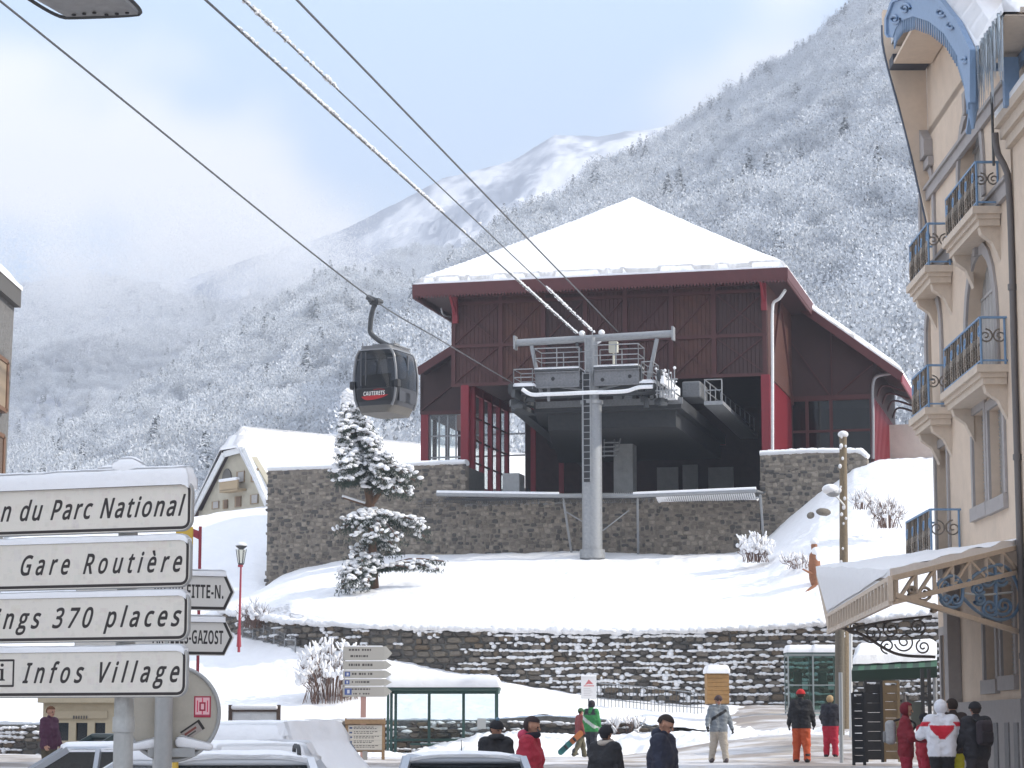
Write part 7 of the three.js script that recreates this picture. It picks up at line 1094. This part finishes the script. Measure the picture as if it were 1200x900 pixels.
  if (o.brake) part('brake_light', mat([0.30, 0.02, 0.03], 0.3), g, m => m.rbox(0, H - 0.1, z(rt[0]) - 0.06, 0.34, 0.06, 0.05, 0.015));
  if (o.box) part('roof_box', mat([0.04, 0.045, 0.05], 0.4), g, m => m.rbox(0.1, H + 0.07, z(0.4), 0.5, 0.12, 0.45, 0.05, 0, 0, 0, 3));
  if (snow) {
    const hr = (u, w) => H - 0.008 - 0.05 * Math.pow(Math.abs(u) / (wT / 2), 4);
    partGeo('roof_snow', snowLid(-wT / 2 - 0.02, wT / 2 + 0.02, z(rt[0]) - 0.05, z(rt[1]) + 0.06, hr, snow, 20, 26, 0.03, L, 0.16), M.capSnow, g);
    partGeo('bonnet_snow', snowLid(-W / 2 + 0.1, W / 2 - 0.1, z(0.745), z(0.95), (u, w) => belt - 0.02 - (w / L + 0.5 - 0.74) * 0.85, snow * 0.8, 20, 14, 0.03, L + 3, 0.12), M.capSnow, g);
    if (o.thick) for (const s of [-1, 1]) for (const [a, b, c, d] of [[bt[0] + 0.02, 0.40, rt[0] + 0.02, 0.39], [0.425, bt[1] - 0.02, 0.415, rt[1] - 0.01]]) part('window_snow', M.capSnow, g, m => { const n = 10, up = (t, v) => P(s, lerp(lerp(a, b, t), lerp(c, d, t), v), lerp(belt, H - 0.08, v), lerp(wB + 0.03, wT + 0.06, v)); for (let k = 0; k < n; k++) { const v = 0.72 + 0.22 * noise(k * 0.7, o.thick, s), v2 = 0.72 + 0.22 * noise((k + 1) * 0.7, o.thick, s), q = [up(k / n, 0), up((k + 1) / n, 0), up((k + 1) / n, v2), up(k / n, v)]; m.slab(...(s > 0 ? q.reverse() : q), 0.03); } });
    if (o.thick) { // sheet of snow draped down the tail
      const pos = [], idx = [], nu = 26, nv = 24, key = [[belt - 0.3, 0.0, W - 0.08], [belt - 0.08, -0.003, W - 0.1], [belt + 0.05, bt[0], wB], [H - 0.1, rt[0] - 0.005, wT + 0.05], [H + snow * 0.8, rt[0] + 0.035, wT + 0.02]];
      for (let a = 0; a <= nu; a++) for (let b = 0; b <= nv; b++) { const u = a / nu * 2 - 1, f = b / nv * 4, k = Math.min(3, Math.floor(f)), t = f - k, y = lerp(key[k][0], key[k + 1][0], t), zz = z(lerp(key[k][1], key[k + 1][1], t)), w = lerp(key[k][2], key[k + 1][2], t), e = Math.sqrt(Math.max(0, 1 - Math.pow(Math.abs(u), 6))) * Math.sqrt(Math.min(1, b / 4)), th = (0.13 + 0.07 * fbm(u * 1.2 + o.thick, y * 1.4, 4)) * e; pos.push(u * w / 2, y + th * 0.35, zz - th); }
      for (let a = 0; a < nu; a++) for (let b = 0; b < nv; b++) { const q = a * (nv + 1) + b; idx.push(q, q + 1, q + nv + 2, q, q + nv + 2, q + nv + 1); }
      const gg = new THREE.BufferGeometry(); gg.setAttribute('position', new THREE.Float32BufferAttribute(pos, 3)); gg.setIndex(idx); gg.computeVertexNormals(); metricUV(gg); partGeo('tail_snow', gg, M.capSnow, g);
    }
  }
  return g;
}
const silverP = mat([0.42, 0.44, 0.47], 0.3, { metal: 0.4 }), whiteP = mat([0.68, 0.69, 0.71], 0.3), blueP = mat([0.03, 0.06, 0.13], 0.3, { metal: 0.2 }), greenP = mat([0.06, 0.085, 0.085], 0.3, { metal: 0.3 }), greyP = mat([0.20, 0.22, 0.24], 0.3, { metal: 0.4 });
const car = (px, D, y, turn, label, o) => makeCar(label, V(at(px, 850, D).x, y, -D), turn, o);
// the roof height fixes the ground each one stands on: the car park is level with the street
car(285, 22.5, -0.02, 0.12, 'white estate car with dark roof rails parked tail towards us', { paint: whiteP, H: 1.38, W: 1.68, rails: true, snow: 0.035, L: 4.3 });
car(274, 34, -0.02, -2.2, 'blue car buried under thick snow, right of the round sign', { paint: blueP, H: 1.5, W: 1.75, snow: 0.24, thick: 5, L: 4.0 });
car(84, 36, -0.04, -1.35, 'pale snow covered hatchback parked side-on behind the sign posts', { paint: silverP, H: 1.40, snow: 0.06, L: 3.8 });
car(128, 42, 0.06, -1.1, 'dark green estate car with roof box beside the kiosk', { paint: greenP, H: 1.48, box: true, snow: 0, L: 4.4 });
car(188, 25, -0.06, -0.9, 'white car under smooth snow between the two sign posts', { paint: whiteP, H: 1.38, snow: 0.16, thick: 9, L: 4.0 });
car(545, 24.5, -0.02, 0.05, 'small silver hatchback seen from behind near the pedestrians', { paint: silverP, H: 1.37, W: 1.6, snow: 0.02, aerial: true, brake: true, L: 3.7 });
console.log('cars done');
// ---------------------------------------------------------------- people: tapered capsules blended into one skin, meshed by surface nets
function surfaceNet(lo, hi, cell, f) {
  const n = [0, 1, 2].map(k => Math.ceil((hi[k] - lo[k]) / cell) + 1), [nx, ny, nz] = n, val = new Float32Array(nx * ny * nz), id = (x, y, z) => x + nx * (y + ny * z);
  for (let z = 0; z < nz; z++) for (let y = 0; y < ny; y++) for (let x = 0; x < nx; x++) val[id(x, y, z)] = f(lo[0] + x * cell, lo[1] + y * cell, lo[2] + z * cell);
  const vid = new Int32Array(nx * ny * nz).fill(-1), pos = [], idx = [];
  for (let z = 0; z < nz - 1; z++) for (let y = 0; y < ny - 1; y++) for (let x = 0; x < nx - 1; x++) {
    let m = 0; const v = []; for (let c = 0; c < 8; c++) { const q = val[id(x + (c & 1), y + (c >> 1 & 1), z + (c >> 2 & 1))]; v.push(q); if (q < 0) m |= 1 << c; }
    if (m === 0 || m === 255) continue;
    let sx = 0, sy = 0, sz = 0, k = 0;
    for (let a = 0; a < 8; a++) for (let d = 0; d < 3; d++) { const b = a | 1 << d; if (b === a) continue; if ((m >> a & 1) !== (m >> b & 1)) { const t = v[a] / (v[a] - v[b]); sx += (a & 1) + (d === 0 ? t : 0); sy += (a >> 1 & 1) + (d === 1 ? t : 0); sz += (a >> 2 & 1) + (d === 2 ? t : 0); k++; } }
    vid[id(x, y, z)] = pos.length / 3; pos.push(lo[0] + (x + sx / k) * cell, lo[1] + (y + sy / k) * cell, lo[2] + (z + sz / k) * cell);
  }
  const quad = (a, b, c, d, flip) => flip ? idx.push(a, c, b, a, d, c) : idx.push(a, b, c, a, c, d);
  for (let z = 1; z < nz - 1; z++) for (let y = 1; y < ny - 1; y++) for (let x = 1; x < nx - 1; x++) {
    const s = val[id(x, y, z)] < 0;
    if (s !== val[id(x + 1, y, z)] < 0) quad(vid[id(x, y - 1, z - 1)], vid[id(x, y, z - 1)], vid[id(x, y, z)], vid[id(x, y - 1, z)], !s);
    if (s !== val[id(x, y + 1, z)] < 0) quad(vid[id(x - 1, y, z - 1)], vid[id(x - 1, y, z)], vid[id(x, y, z)], vid[id(x, y, z - 1)], !s);
    if (s !== val[id(x, y, z + 1)] < 0) quad(vid[id(x - 1, y - 1, z)], vid[id(x, y - 1, z)], vid[id(x, y, z)], vid[id(x - 1, y, z)], !s);
  }
  return { pos, idx };
}
const capD = (p, x, y, z) => { const ax = x - p.a.x, ay = y - p.a.y, az = z - p.a.z, d = p.d, t = Math.max(0, Math.min(1, (ax * d.x + ay * d.y + az * d.z) / p.l2)); return Math.hypot(ax - d.x * t, ay - d.y * t, az - d.z * t) - (p.ra + (p.rb - p.ra) * t); };
function field(prims, k) { return (x, y, z) => { let r = 1e3; for (const p of prims) { const d = capD(p, x, y, z); const h = Math.max(k - Math.abs(r - d), 0) / k; r = Math.min(r, d) - h * h * k * 0.25; } return r; }; }
const prim = (a, b, ra, rb, c) => { const d = b.clone().sub(a); return { a, b, d, l2: Math.max(1e-8, d.lengthSq()), ra, rb, c }; };
const skinM = new THREE.MeshStandardMaterial({ vertexColors: true, roughness: 0.8, side: THREE.DoubleSide });
const clothBump = tex(128, 0.35, (u, v) => 0.5 + tn(u, v, 5, 4, 3), false); skinM.bumpMap = clothBump; skinM.bumpScale = 0.012;
const SKIN = [0.46, 0.25, 0.17], rad = d => d * Math.PI / 180;
function person(label, px, D, top, turn, o) {
  const y0 = o.y ?? groundY(at(px, 850, D).x, D), H = o.H ?? at(px, top, D).y - y0, g = thing('person', label, 'person', V(at(px, 850, D).x, y0, -D), rad(turn)), b = o.bulk ?? 1, cell = o.cell ?? 0.02;
  const J = o.jacket, T = o.pants, B = o.boots ?? [0.03, 0.03, 0.032], G = o.gloves ?? SKIN, S_ = o.skin ?? SKIN, hem = (o.hem ?? 0.45) * H, lean = rad(o.lean ?? 0);
  const pr = [], add = (a, c, ra, rb, t) => pr.push(prim(a, c, ra, rb, t));
  const up = (y, z = 0, x = 0) => V(x, y, z + Math.sin(lean) * Math.max(0, y - 0.5 * H));
  for (const s of [-1, 1]) { add(up(0.50 * H, 0, s * 0.048 * H), up(0.70 * H, 0, s * 0.055 * H), 0.078 * H * b, 0.082 * H * b, 'torso'); add(up(0.70 * H, 0, s * 0.055 * H), up(0.80 * H, -0.005, s * 0.075 * H), 0.08 * H * b, 0.055 * H * b, 'torso'); }
  add(up(0.79 * H, -0.01), up(0.86 * H, 0.005), 0.052 * H, 0.036 * H, 'collar');
  const hands = [];
  for (const [s, A] of [[1, o.left ?? {}], [-1, o.right ?? {}]]) {
    const { sw = 4, out = 9, fl = 18, inn = 4 } = A, sh = up(0.805 * H, -0.005, s * 0.105 * H * Math.sqrt(b)), dir = (sw_, out_) => V(s * Math.sin(rad(out_)) * Math.cos(rad(sw_)), -Math.cos(rad(sw_)) * Math.cos(rad(out_)), Math.sin(rad(sw_)));
    const el = sh.clone().addScaledVector(dir(sw, out), 0.175 * H), wr = el.clone().addScaledVector(dir(sw + fl, out - inn), 0.15 * H);
    add(sh, el, 0.050 * H * b, 0.040 * H * b, 'arm'); add(el, wr, 0.041 * H * b, 0.030 * H * b, 'arm'); hands.push([wr, wr.clone().sub(el).normalize(), s]);
  }
  for (const [s, A] of [[1, o.lleg ?? {}], [-1, o.rleg ?? {}]]) {
    const { sw = 2, kn = 3, out = 3 } = A, hp = V(s * 0.052 * H, 0.50 * H, 0), d = (a) => V(s * Math.sin(rad(out)), -Math.cos(rad(a)), Math.sin(rad(a))).normalize();
    const k = hp.clone().addScaledVector(d(sw), 0.245 * H), an = k.clone().addScaledVector(d(sw - kn), 0.215 * H), bw = o.baggy ?? 1;
    add(hp, k, 0.066 * H * bw, 0.047 * H * bw, 'leg'); add(k, an, 0.046 * H * bw, 0.036 * H * bw, 'leg'); add(an.clone().add(V(0, 0.05 * H, 0)), an.clone().add(V(0, -0.012 * H, 0)), 0.040 * H, 0.036 * H, 'boot'); add(an.clone().add(V(0, -0.016 * H, -0.02 * H)), an.clone().add(V(s * 0.01, -0.018 * H, 0.085 * H)), 0.028 * H, 0.022 * H, 'boot');
  }
  const minY = Math.min(...pr.map(p => Math.min(p.a.y - p.ra, p.b.y - p.rb))); for (const p of pr) { p.a.y -= minY; p.b.y -= minY; } hands.forEach(h => h[0].y -= minY);
  const box = (ps, m) => { const lo = [1e3, 1e3, 1e3], hi = [-1e3, -1e3, -1e3]; for (const p of ps) for (const [q, r] of [[p.a, p.ra], [p.b, p.rb]]) [q.x, q.y, q.z].forEach((v, k) => { lo[k] = Math.min(lo[k], v - r - m); hi[k] = Math.max(hi[k], v + r + m); }); return [lo, hi]; };
  const pos = [], idx = [], col = []; const bake = (ps, k, c, colour) => { const [lo, hi] = box(ps, c * 2.5), n = surfaceNet(lo, hi, c, field(ps, k)), b0 = pos.length / 3; for (let i = 0; i < n.pos.length; i += 3) { const x = n.pos[i], y = n.pos[i + 1], z = n.pos[i + 2]; pos.push(x, y, z); let best = 1e3, q = ps[0]; for (const p of ps) { const d = capD(p, x, y, z); if (d < best) { best = d; q = p; } } col.push(...colour(q.c, x, y, z)); } for (const i of n.idx) idx.push(i + b0); };
  bake(pr, 0.05, cell, (c, x, y, z) => { if (o.paint) { const q = o.paint(c, x, y / H, z); if (q) return q; } if (c === 'boot') return B; if (c === 'arm' || c === 'collar') return J; return y > hem ? J : T; });
  // hands: palm, four unequal fingers, thumb from the side of the palm
  for (const [w, d, s] of hands) { const hp = [], side = V(s, 0, 0).sub(d.clone().multiplyScalar(d.x * s)).normalize(), fw = d.clone().cross(side).multiplyScalar(s).normalize(), k = H / 1.75, at_ = (u, v, q) => w.clone().addScaledVector(d, u * k).addScaledVector(fw, v * k).addScaledVector(side, -q * k); hp.push(prim(at_(-0.02, 0, 0), at_(0.03, 0, 0), 0.03 * k, 0.034 * k, 'h'), prim(at_(0.05, -0.022, 0.004), at_(0.07, -0.022, 0.006), 0.022 * k, 0.02 * k, 'h'), prim(at_(0.05, 0.022, 0.004), at_(0.07, 0.022, 0.006), 0.022 * k, 0.02 * k, 'h')); [-0.033, -0.011, 0.011, 0.033].forEach((v, q) => { const L = [0.055, 0.072, 0.078, 0.068][q]; hp.push(prim(at_(0.08, v, 0.006), at_(0.08 + L * 0.55, v, 0.018), 0.0125 * k, 0.0115 * k, 'h'), prim(at_(0.08 + L * 0.55, v, 0.018), at_(0.08 + L * 0.8, v, 0.045), 0.0115 * k, 0.01 * k, 'h')); }); hp.push(prim(at_(0.03, 0.03, 0.01), at_(0.065, 0.058, 0.025), 0.015 * k, 0.013 * k, 'h'), prim(at_(0.065, 0.058, 0.025), at_(0.095, 0.06, 0.04), 0.013 * k, 0.011 * k, 'h')); bake(hp, 0.012, 0.0085, () => G); }
  // head with face
  const hc = pr.find(p => p.c === 'collar').b.clone().add(V(0, 0.062 * H, 0.012 * H)), hr = 0.056 * H, yaw = rad(o.look ?? 0), tilt = rad(o.nod ?? 0), R = new THREE.Matrix4().makeRotationY(yaw).multiply(new THREE.Matrix4().makeRotationX(tilt)), hl = (x, y, z) => V(x * hr, y * hr, z * hr).applyMatrix4(R).add(hc);
  { const hp = [prim(hl(0, 0.25, -0.12), hl(0, 0.35, 0.12), hr * 0.92, hr * 0.86, 'k'), prim(hl(0, -0.35, 0.1), hl(0, -0.72, 0.42), hr * 0.66, hr * 0.42, 'k'), prim(hl(0, -0.9, -0.2), hl(0, -1.5, -0.25), hr * 0.52, hr * 0.56, 'k'), prim(hl(0, 0.08, 0.88), hl(0, -0.28, 1.1), hr * 0.10, hr * 0.16, 'k'), prim(hl(-0.34, 0.2, 0.82), hl(0.34, 0.2, 0.82), hr * 0.12, hr * 0.12, 'k'), prim(hl(0.9, 0.08, -0.05), hl(0.92, -0.25, 0), hr * 0.16, hr * 0.1, 'k'), prim(hl(-0.9, 0.08, -0.05), hl(-0.92, -0.25, 0), hr * 0.16, hr * 0.1, 'k'), prim(hl(-0.2, -0.6, 0.8), hl(0.2, -0.6, 0.8), hr * 0.1, hr * 0.1, 'm'), prim(hl(-0.36, 0.02, 0.82), hl(-0.32, 0.02, 0.84), hr * 0.11, hr * 0.11, 'e'), prim(hl(0.36, 0.02, 0.82), hl(0.32, 0.02, 0.84), hr * 0.11, hr * 0.11, 'e')]; bake(hp, 0.014, o.cell ? 0.011 : 0.009, c => c === 'e' ? [0.03, 0.02, 0.018] : c === 'm' ? [0.34, 0.12, 0.10] : o.beard && c === 'k' ? S_ : S_); }
  const geo = new THREE.BufferGeometry(); geo.setAttribute('position', new THREE.Float32BufferAttribute(pos, 3)); geo.setAttribute('color', new THREE.Float32BufferAttribute(col, 3)); geo.setIndex(idx); geo.computeVertexNormals(); metricUV(geo);
  { const p = geo.attributes.position, n = geo.attributes.normal; for (let i = 0; i < p.count; i++) { const x = p.getX(i), y = p.getY(i), z = p.getZ(i); if (y > 0.84 * H) continue; const k = 0.016 * noise(x * 9 + px, y * 14, z * 9) + 0.008 * noise(x * 24, y * 30 + px, z * 24); p.setXYZ(i, x + n.getX(i) * k, y + n.getY(i) * k, z + n.getZ(i) * k); } geo.computeVertexNormals(); }
  partGeo('body', geo, skinM, g);
  const shell = (name, colour, r, y0_, y1_, back, dy = 0) => { // cap, hood or hair as a shell round the head, open at the face
    const gg = new THREE.SphereGeometry(hr * r, 24, 18, 0, 6.2832, 0, Math.PI), p = gg.attributes.position; const keep = []; const ix = gg.index.array; const ok = i => { const x = p.getX(i) / hr, y = p.getY(i) / hr, z = p.getZ(i) / hr; return y > y0_ || (y > y1_ && z < back); }; for (let i = 0; i < ix.length; i += 3) if (ok(ix[i]) && ok(ix[i + 1]) && ok(ix[i + 2])) keep.push(ix[i], ix[i + 1], ix[i + 2]); gg.setIndex(keep); gg.scale(1, 1.12, 1.08); gg.applyMatrix4(new THREE.Matrix4().makeTranslation(hc.x, hc.y + dy * hr + 0.22 * hr, hc.z).multiply(R)); return part(name, mat(colour, 0.95, { amp: 0.1, per: 0.2 }), g, m => m.geo(gg)); };
  if (o.cap) { shell('hair', o.hair ?? [0.04, 0.026, 0.02], 1.03, 0.5, -0.85, -0.25); shell('cap', o.cap, 1.12, 0.02, -0.1, 0.1); part('cap_band', mat(o.cap.map(c => c * 0.8), 0.95), g, m => m.geo(new THREE.TorusGeometry(hr * 1.02, hr * 0.16, 8, 24), new THREE.Matrix4().makeTranslation(hc.x, hc.y + hr * 0.3, hc.z).multiply(R).multiply(new THREE.Matrix4().makeRotationX(Math.PI / 2)))); if (o.bobble) part('bobble', mat(o.bobble, 0.95), g, m => m.ball(hl(0, 1.55, -0.05), hr * 0.34)); }
  if (o.hair && !o.cap) shell('hair', o.hair, 1.07, 0.26, o.hairLen ?? -0.7, -0.1);
  if (o.hood) { shell('hood', o.hood, 1.16, 0.5, -1.1, o.hoodOpen ?? 0.35); }
  if (o.scarf) part('scarf', mat(o.scarf, 0.95, { amp: 0.2, per: 0.1, bump: 0.006, bper: 0.1 }), g, m => m.geo(new THREE.TorusGeometry(hr * 0.92, hr * 0.42, 10, 24), new THREE.Matrix4().makeTranslation(hc.x, hc.y - hr * 1.2, hc.z - hr * 0.12).multiply(new THREE.Matrix4().makeRotationX(Math.PI / 2 - 0.15))));
  if (o.hoodDown) part('hood', mat(o.hoodDown, 0.9, { amp: 0.1, per: 0.3 }), g, m => m.ball(V(hc.x, hc.y - hr * 1.15, hc.z - hr * 1.1), hr * 1.05, 0.75, 1.25, 0.8, 18, 12));
  if (o.shades) part('goggles', mat([0.01, 0.01, 0.012], 0.2), g, m => m.geo(new THREE.CylinderGeometry(hr * 1.0, hr * 1.0, hr * 0.36, 20, 1, false, -0.75, 1.5), new THREE.Matrix4().makeTranslation(hc.x, hc.y, hc.z).multiply(R).multiply(new THREE.Matrix4().makeTranslation(0, hr * 0.05, 0))));
  if (o.pack) { const c2 = up(0.70 * H, -0.15 * H); const q = thing('backpack', o.packLabel, 'backpack', g.position, rad(turn)); part('bag', mat(o.pack, 0.85, { amp: 0.15, per: 0.3 }), q, m => m.rbox(c2.x, c2.y - minY, c2.z, 0.29, 0.43, 0.19, 0.08, 0, 0, 0, 4)); part('pocket', mat(o.pack.map(c => c * 0.6), 0.85), q, m => m.rbox(c2.x, c2.y - minY - 0.08, c2.z - 0.1, 0.22, 0.2, 0.07, 0.03, 0, 0, 0, 3)); for (const s of [-1, 1]) part('strap', mat([0.03, 0.03, 0.03], 0.9), q, m => { m.path([V(s * 0.1, c2.y - minY + 0.2, c2.z + 0.06), V(s * 0.115, 0.835 * H - minY, -0.02), V(s * 0.12, 0.78 * H - minY, 0.1 * H), V(s * 0.13, 0.64 * H - minY, 0.02)], 0.018, 5, 20); }); }
  return { g, H, hands, minY };
}
const black = [0.018, 0.018, 0.021], navy = [0.02, 0.024, 0.045], red = [0.36, 0.018, 0.04];
// four walkers close by, cut by the lower edge
person('person in black coat and black bobble hat walking behind the silver car', 581, 34, 845, 25, { jacket: black, pants: black, cap: black, bobble: [0.12, 0.22, 0.3], look: 15, nod: 12, scarf: [0.05, 0.05, 0.055], bulk: 1.08, hem: 0.36 });
person('person in long crimson coat, dark hair and dark scarf, facing right', 621, 31, 840, 78, { jacket: red, pants: black, hair: [0.035, 0.022, 0.022], hairLen: -0.9, scarf: [0.02, 0.018, 0.03], hoodDown: [0.46, 0.05, 0.10], bulk: 1.12, hem: 0.36, nod: 8, left: { sw: -6, fl: 10 } });
person('person in black coat with pale fur collar and black cap, back turned', 709, 33, 851, 140, { jacket: black, pants: black, cap: black, scarf: [0.50, 0.44, 0.38], bulk: 1.12, hem: 0.36, hair: black, hairLen: -0.3 });
person('person in navy coat with short dark hair looking down to the right', 774, 31, 838, 70, { jacket: navy, pants: black, hair: [0.03, 0.02, 0.016], hairLen: -0.35, nod: 22, bulk: 1.16, hem: 0.38, hoodDown: navy, lean: 4 });
// two with a snowboard at the roadside
const sb = person('person in rust-red jacket and green hat carrying a snowboard', 680, 74, 829, 115, { y: 0.78, jacket: [0.24, 0.05, 0.05], pants: [0.13, 0.115, 0.07], cap: [0.06, 0.12, 0.05], gloves: black, boots: [0.05, 0.05, 0.05], lleg: { sw: 20, kn: 8 }, rleg: { sw: -18, kn: 12 }, right: { sw: -10, fl: 30 }, cell: 0.024, baggy: 1.2 });
person('person in green and white jacket with dark hood near the snowboard', 693, 73, 821, 150, { y: 0.78, jacket: [0.03, 0.22, 0.06], pants: [0.02, 0.022, 0.03], hood: [0.03, 0.025, 0.03], gloves: black, paint: (c, x, y) => (c === 'torso' || c === 'arm') && Math.abs(y - 0.60 - 0.4 * x) < 0.035 ? [0.5, 0.53, 0.5] : c === 'torso' && y > 0.74 ? [0.03, 0.03, 0.035] : null, lleg: { sw: 10, kn: 4 }, rleg: { sw: -8, kn: 6 }, cell: 0.024, baggy: 1.15 });
{ const s = thing('snowboard', 'teal and orange snowboard held low by the walker in rust red', 'snowboard', at(668, 871, 73.6), 0.5), o = []; for (let k = 0; k <= 24; k++) { const a = k / 24 * Math.PI; o.push([0.13 * Math.cos(a), 0.62 + 0.13 * Math.sin(a)]); } for (let k = 0; k <= 24; k++) { const a = Math.PI + k / 24 * Math.PI; o.push([0.13 * Math.cos(a), -0.55 + 0.13 * Math.sin(a)]); } const d = part('deck', mat([0.02, 0.13, 0.13], 0.4), s, m => m.prism(o, -0.006, 0.006)); const e = part('graphic', mat([0.42, 0.14, 0.05], 0.4), s, m => m.prism(o.filter(q => q[1] > 0).concat([[-0.12, 0.05], [0.12, 0.05]]), 0.007, 0.011)); for (const y of [-0.25, 0.25]) part('binding', mat(black, 0.7), s, m => m.rbox(0, y, 0.05, 0.2, 0.1, 0.09, 0.03)); s.rotation.set(0, 0.3, -0.85); s.scale.setScalar(0.72); }
person('person in grey ski jacket with black chest band walking towards us', 842, 62, 815, 8, { jacket: [0.21, 0.235, 0.26], pants: [0.42, 0.37, 0.31], boots: [0.09, 0.07, 0.07], gloves: black, cap: [0.08, 0.05, 0.05], shades: true, left: { sw: -8, out: 20, fl: 24 }, right: { sw: 10, out: 20, fl: 26 }, lleg: { sw: 10, kn: 6, out: 5 }, rleg: { sw: -8, kn: 6, out: 5 }, paint: (c, x, y, z) => c === 'torso' && z > 0 && Math.abs(y - 0.715 - 0.35 * x) < 0.025 ? [0.02, 0.02, 0.022] : c === 'torso' && Math.abs(y - 0.47) < 0.012 ? [0.03, 0.03, 0.035] : null, baggy: 1.2, cell: 0.018, hem: 0.46 });
person('person in black jacket, orange ski trousers and red hat, back turned', 939, 62, 808, 172, { jacket: black, pants: [0.50, 0.085, 0.025], cap: [0.5, 0.03, 0.03], gloves: black, lleg: { sw: 6, kn: 10 }, rleg: { sw: -6, kn: 6 }, right: { sw: 4, out: 14, fl: 30 }, left: { sw: 6, out: 14, fl: 24 }, bulk: 1.0, baggy: 1.2, hem: 0.47 });
person('person in dark jacket and red trousers with fair hair beside the pole', 973, 64, 815, 160, { jacket: [0.025, 0.025, 0.035], pants: [0.46, 0.02, 0.05], hair: [0.42, 0.30, 0.16], hairLen: -1.0, gloves: black, left: { sw: 10, out: 12, fl: 40 }, baggy: 1.25, hem: 0.5, lleg: { sw: 6, kn: 6 } });
// group by the hotel
person('person in dark red ski suit and hood with grey backpack', 1061, 43, 824, 80, { jacket: [0.20, 0.012, 0.022], pants: [0.28, 0.014, 0.035], hood: [0.15, 0.012, 0.02], gloves: black, pack: [0.34, 0.34, 0.34], packLabel: 'grey and black backpack worn by the person in dark red', left: { sw: 20, fl: 60 }, right: { sw: 20, fl: 60 }, hem: 0.46 });
person('person in white and red ski jacket with white hood and black trousers', 1103, 42, 821, 176, { jacket: [0.72, 0.73, 0.78], pants: [0.015, 0.015, 0.018], hood: [0.70, 0.71, 0.76], hoodOpen: 0.5, left: { sw: 16, out: 30, fl: 70, inn: 30 }, right: { sw: 16, out: 30, fl: 70, inn: 30 }, bulk: 1.12, hem: 0.47, paint: (c, x, y, z) => { if (c === 'torso' && z < 0.03 && y > 0.63 && y < 0.765 && Math.abs(x) < 0.05 + 0.16 * smooth(0.63, 0.74, y)) return [0.52, 0.012, 0.03]; if (c === 'arm' && y > 0.755 && y < 0.80) return [0.52, 0.012, 0.03]; return null; } });
person('person in brown coat half hidden behind the white and red jacket', 1117, 44, 819, 200, { jacket: [0.035, 0.022, 0.018], pants: [0.45, 0.42, 0.02], hair: [0.03, 0.02, 0.016], hairLen: -0.8, bulk: 1.08, hem: 0.46 });
person('person in black jacket and black hat with dark backpack by the plinth', 1144, 42, 823, 200, { jacket: [0.022, 0.022, 0.028], pants: [0.035, 0.03, 0.035], cap: black, pack: [0.03, 0.022, 0.028], packLabel: 'black backpack worn by the person near the plinth', left: { sw: 10, fl: 40 }, bulk: 1.12, hem: 0.45 });
person('person in bright red ski suit standing between the others', 1082, 45, 836, 100, { jacket: [0.34, 0.015, 0.03], pants: [0.36, 0.015, 0.04], cap: black, gloves: [0.4, 0.3, 0.25], left: { sw: 25, fl: 60 }, hem: 0.46 });
person('person in purple jacket by the kiosk at the far left', 58, 50, 849, 60, { jacket: [0.07, 0.02, 0.045], pants: [0.07, 0.055, 0.03], hair: [0.12, 0.05, 0.02], hairLen: -0.5, H: 1.6 });
console.log('people done');
renderer.render(scene, camera);
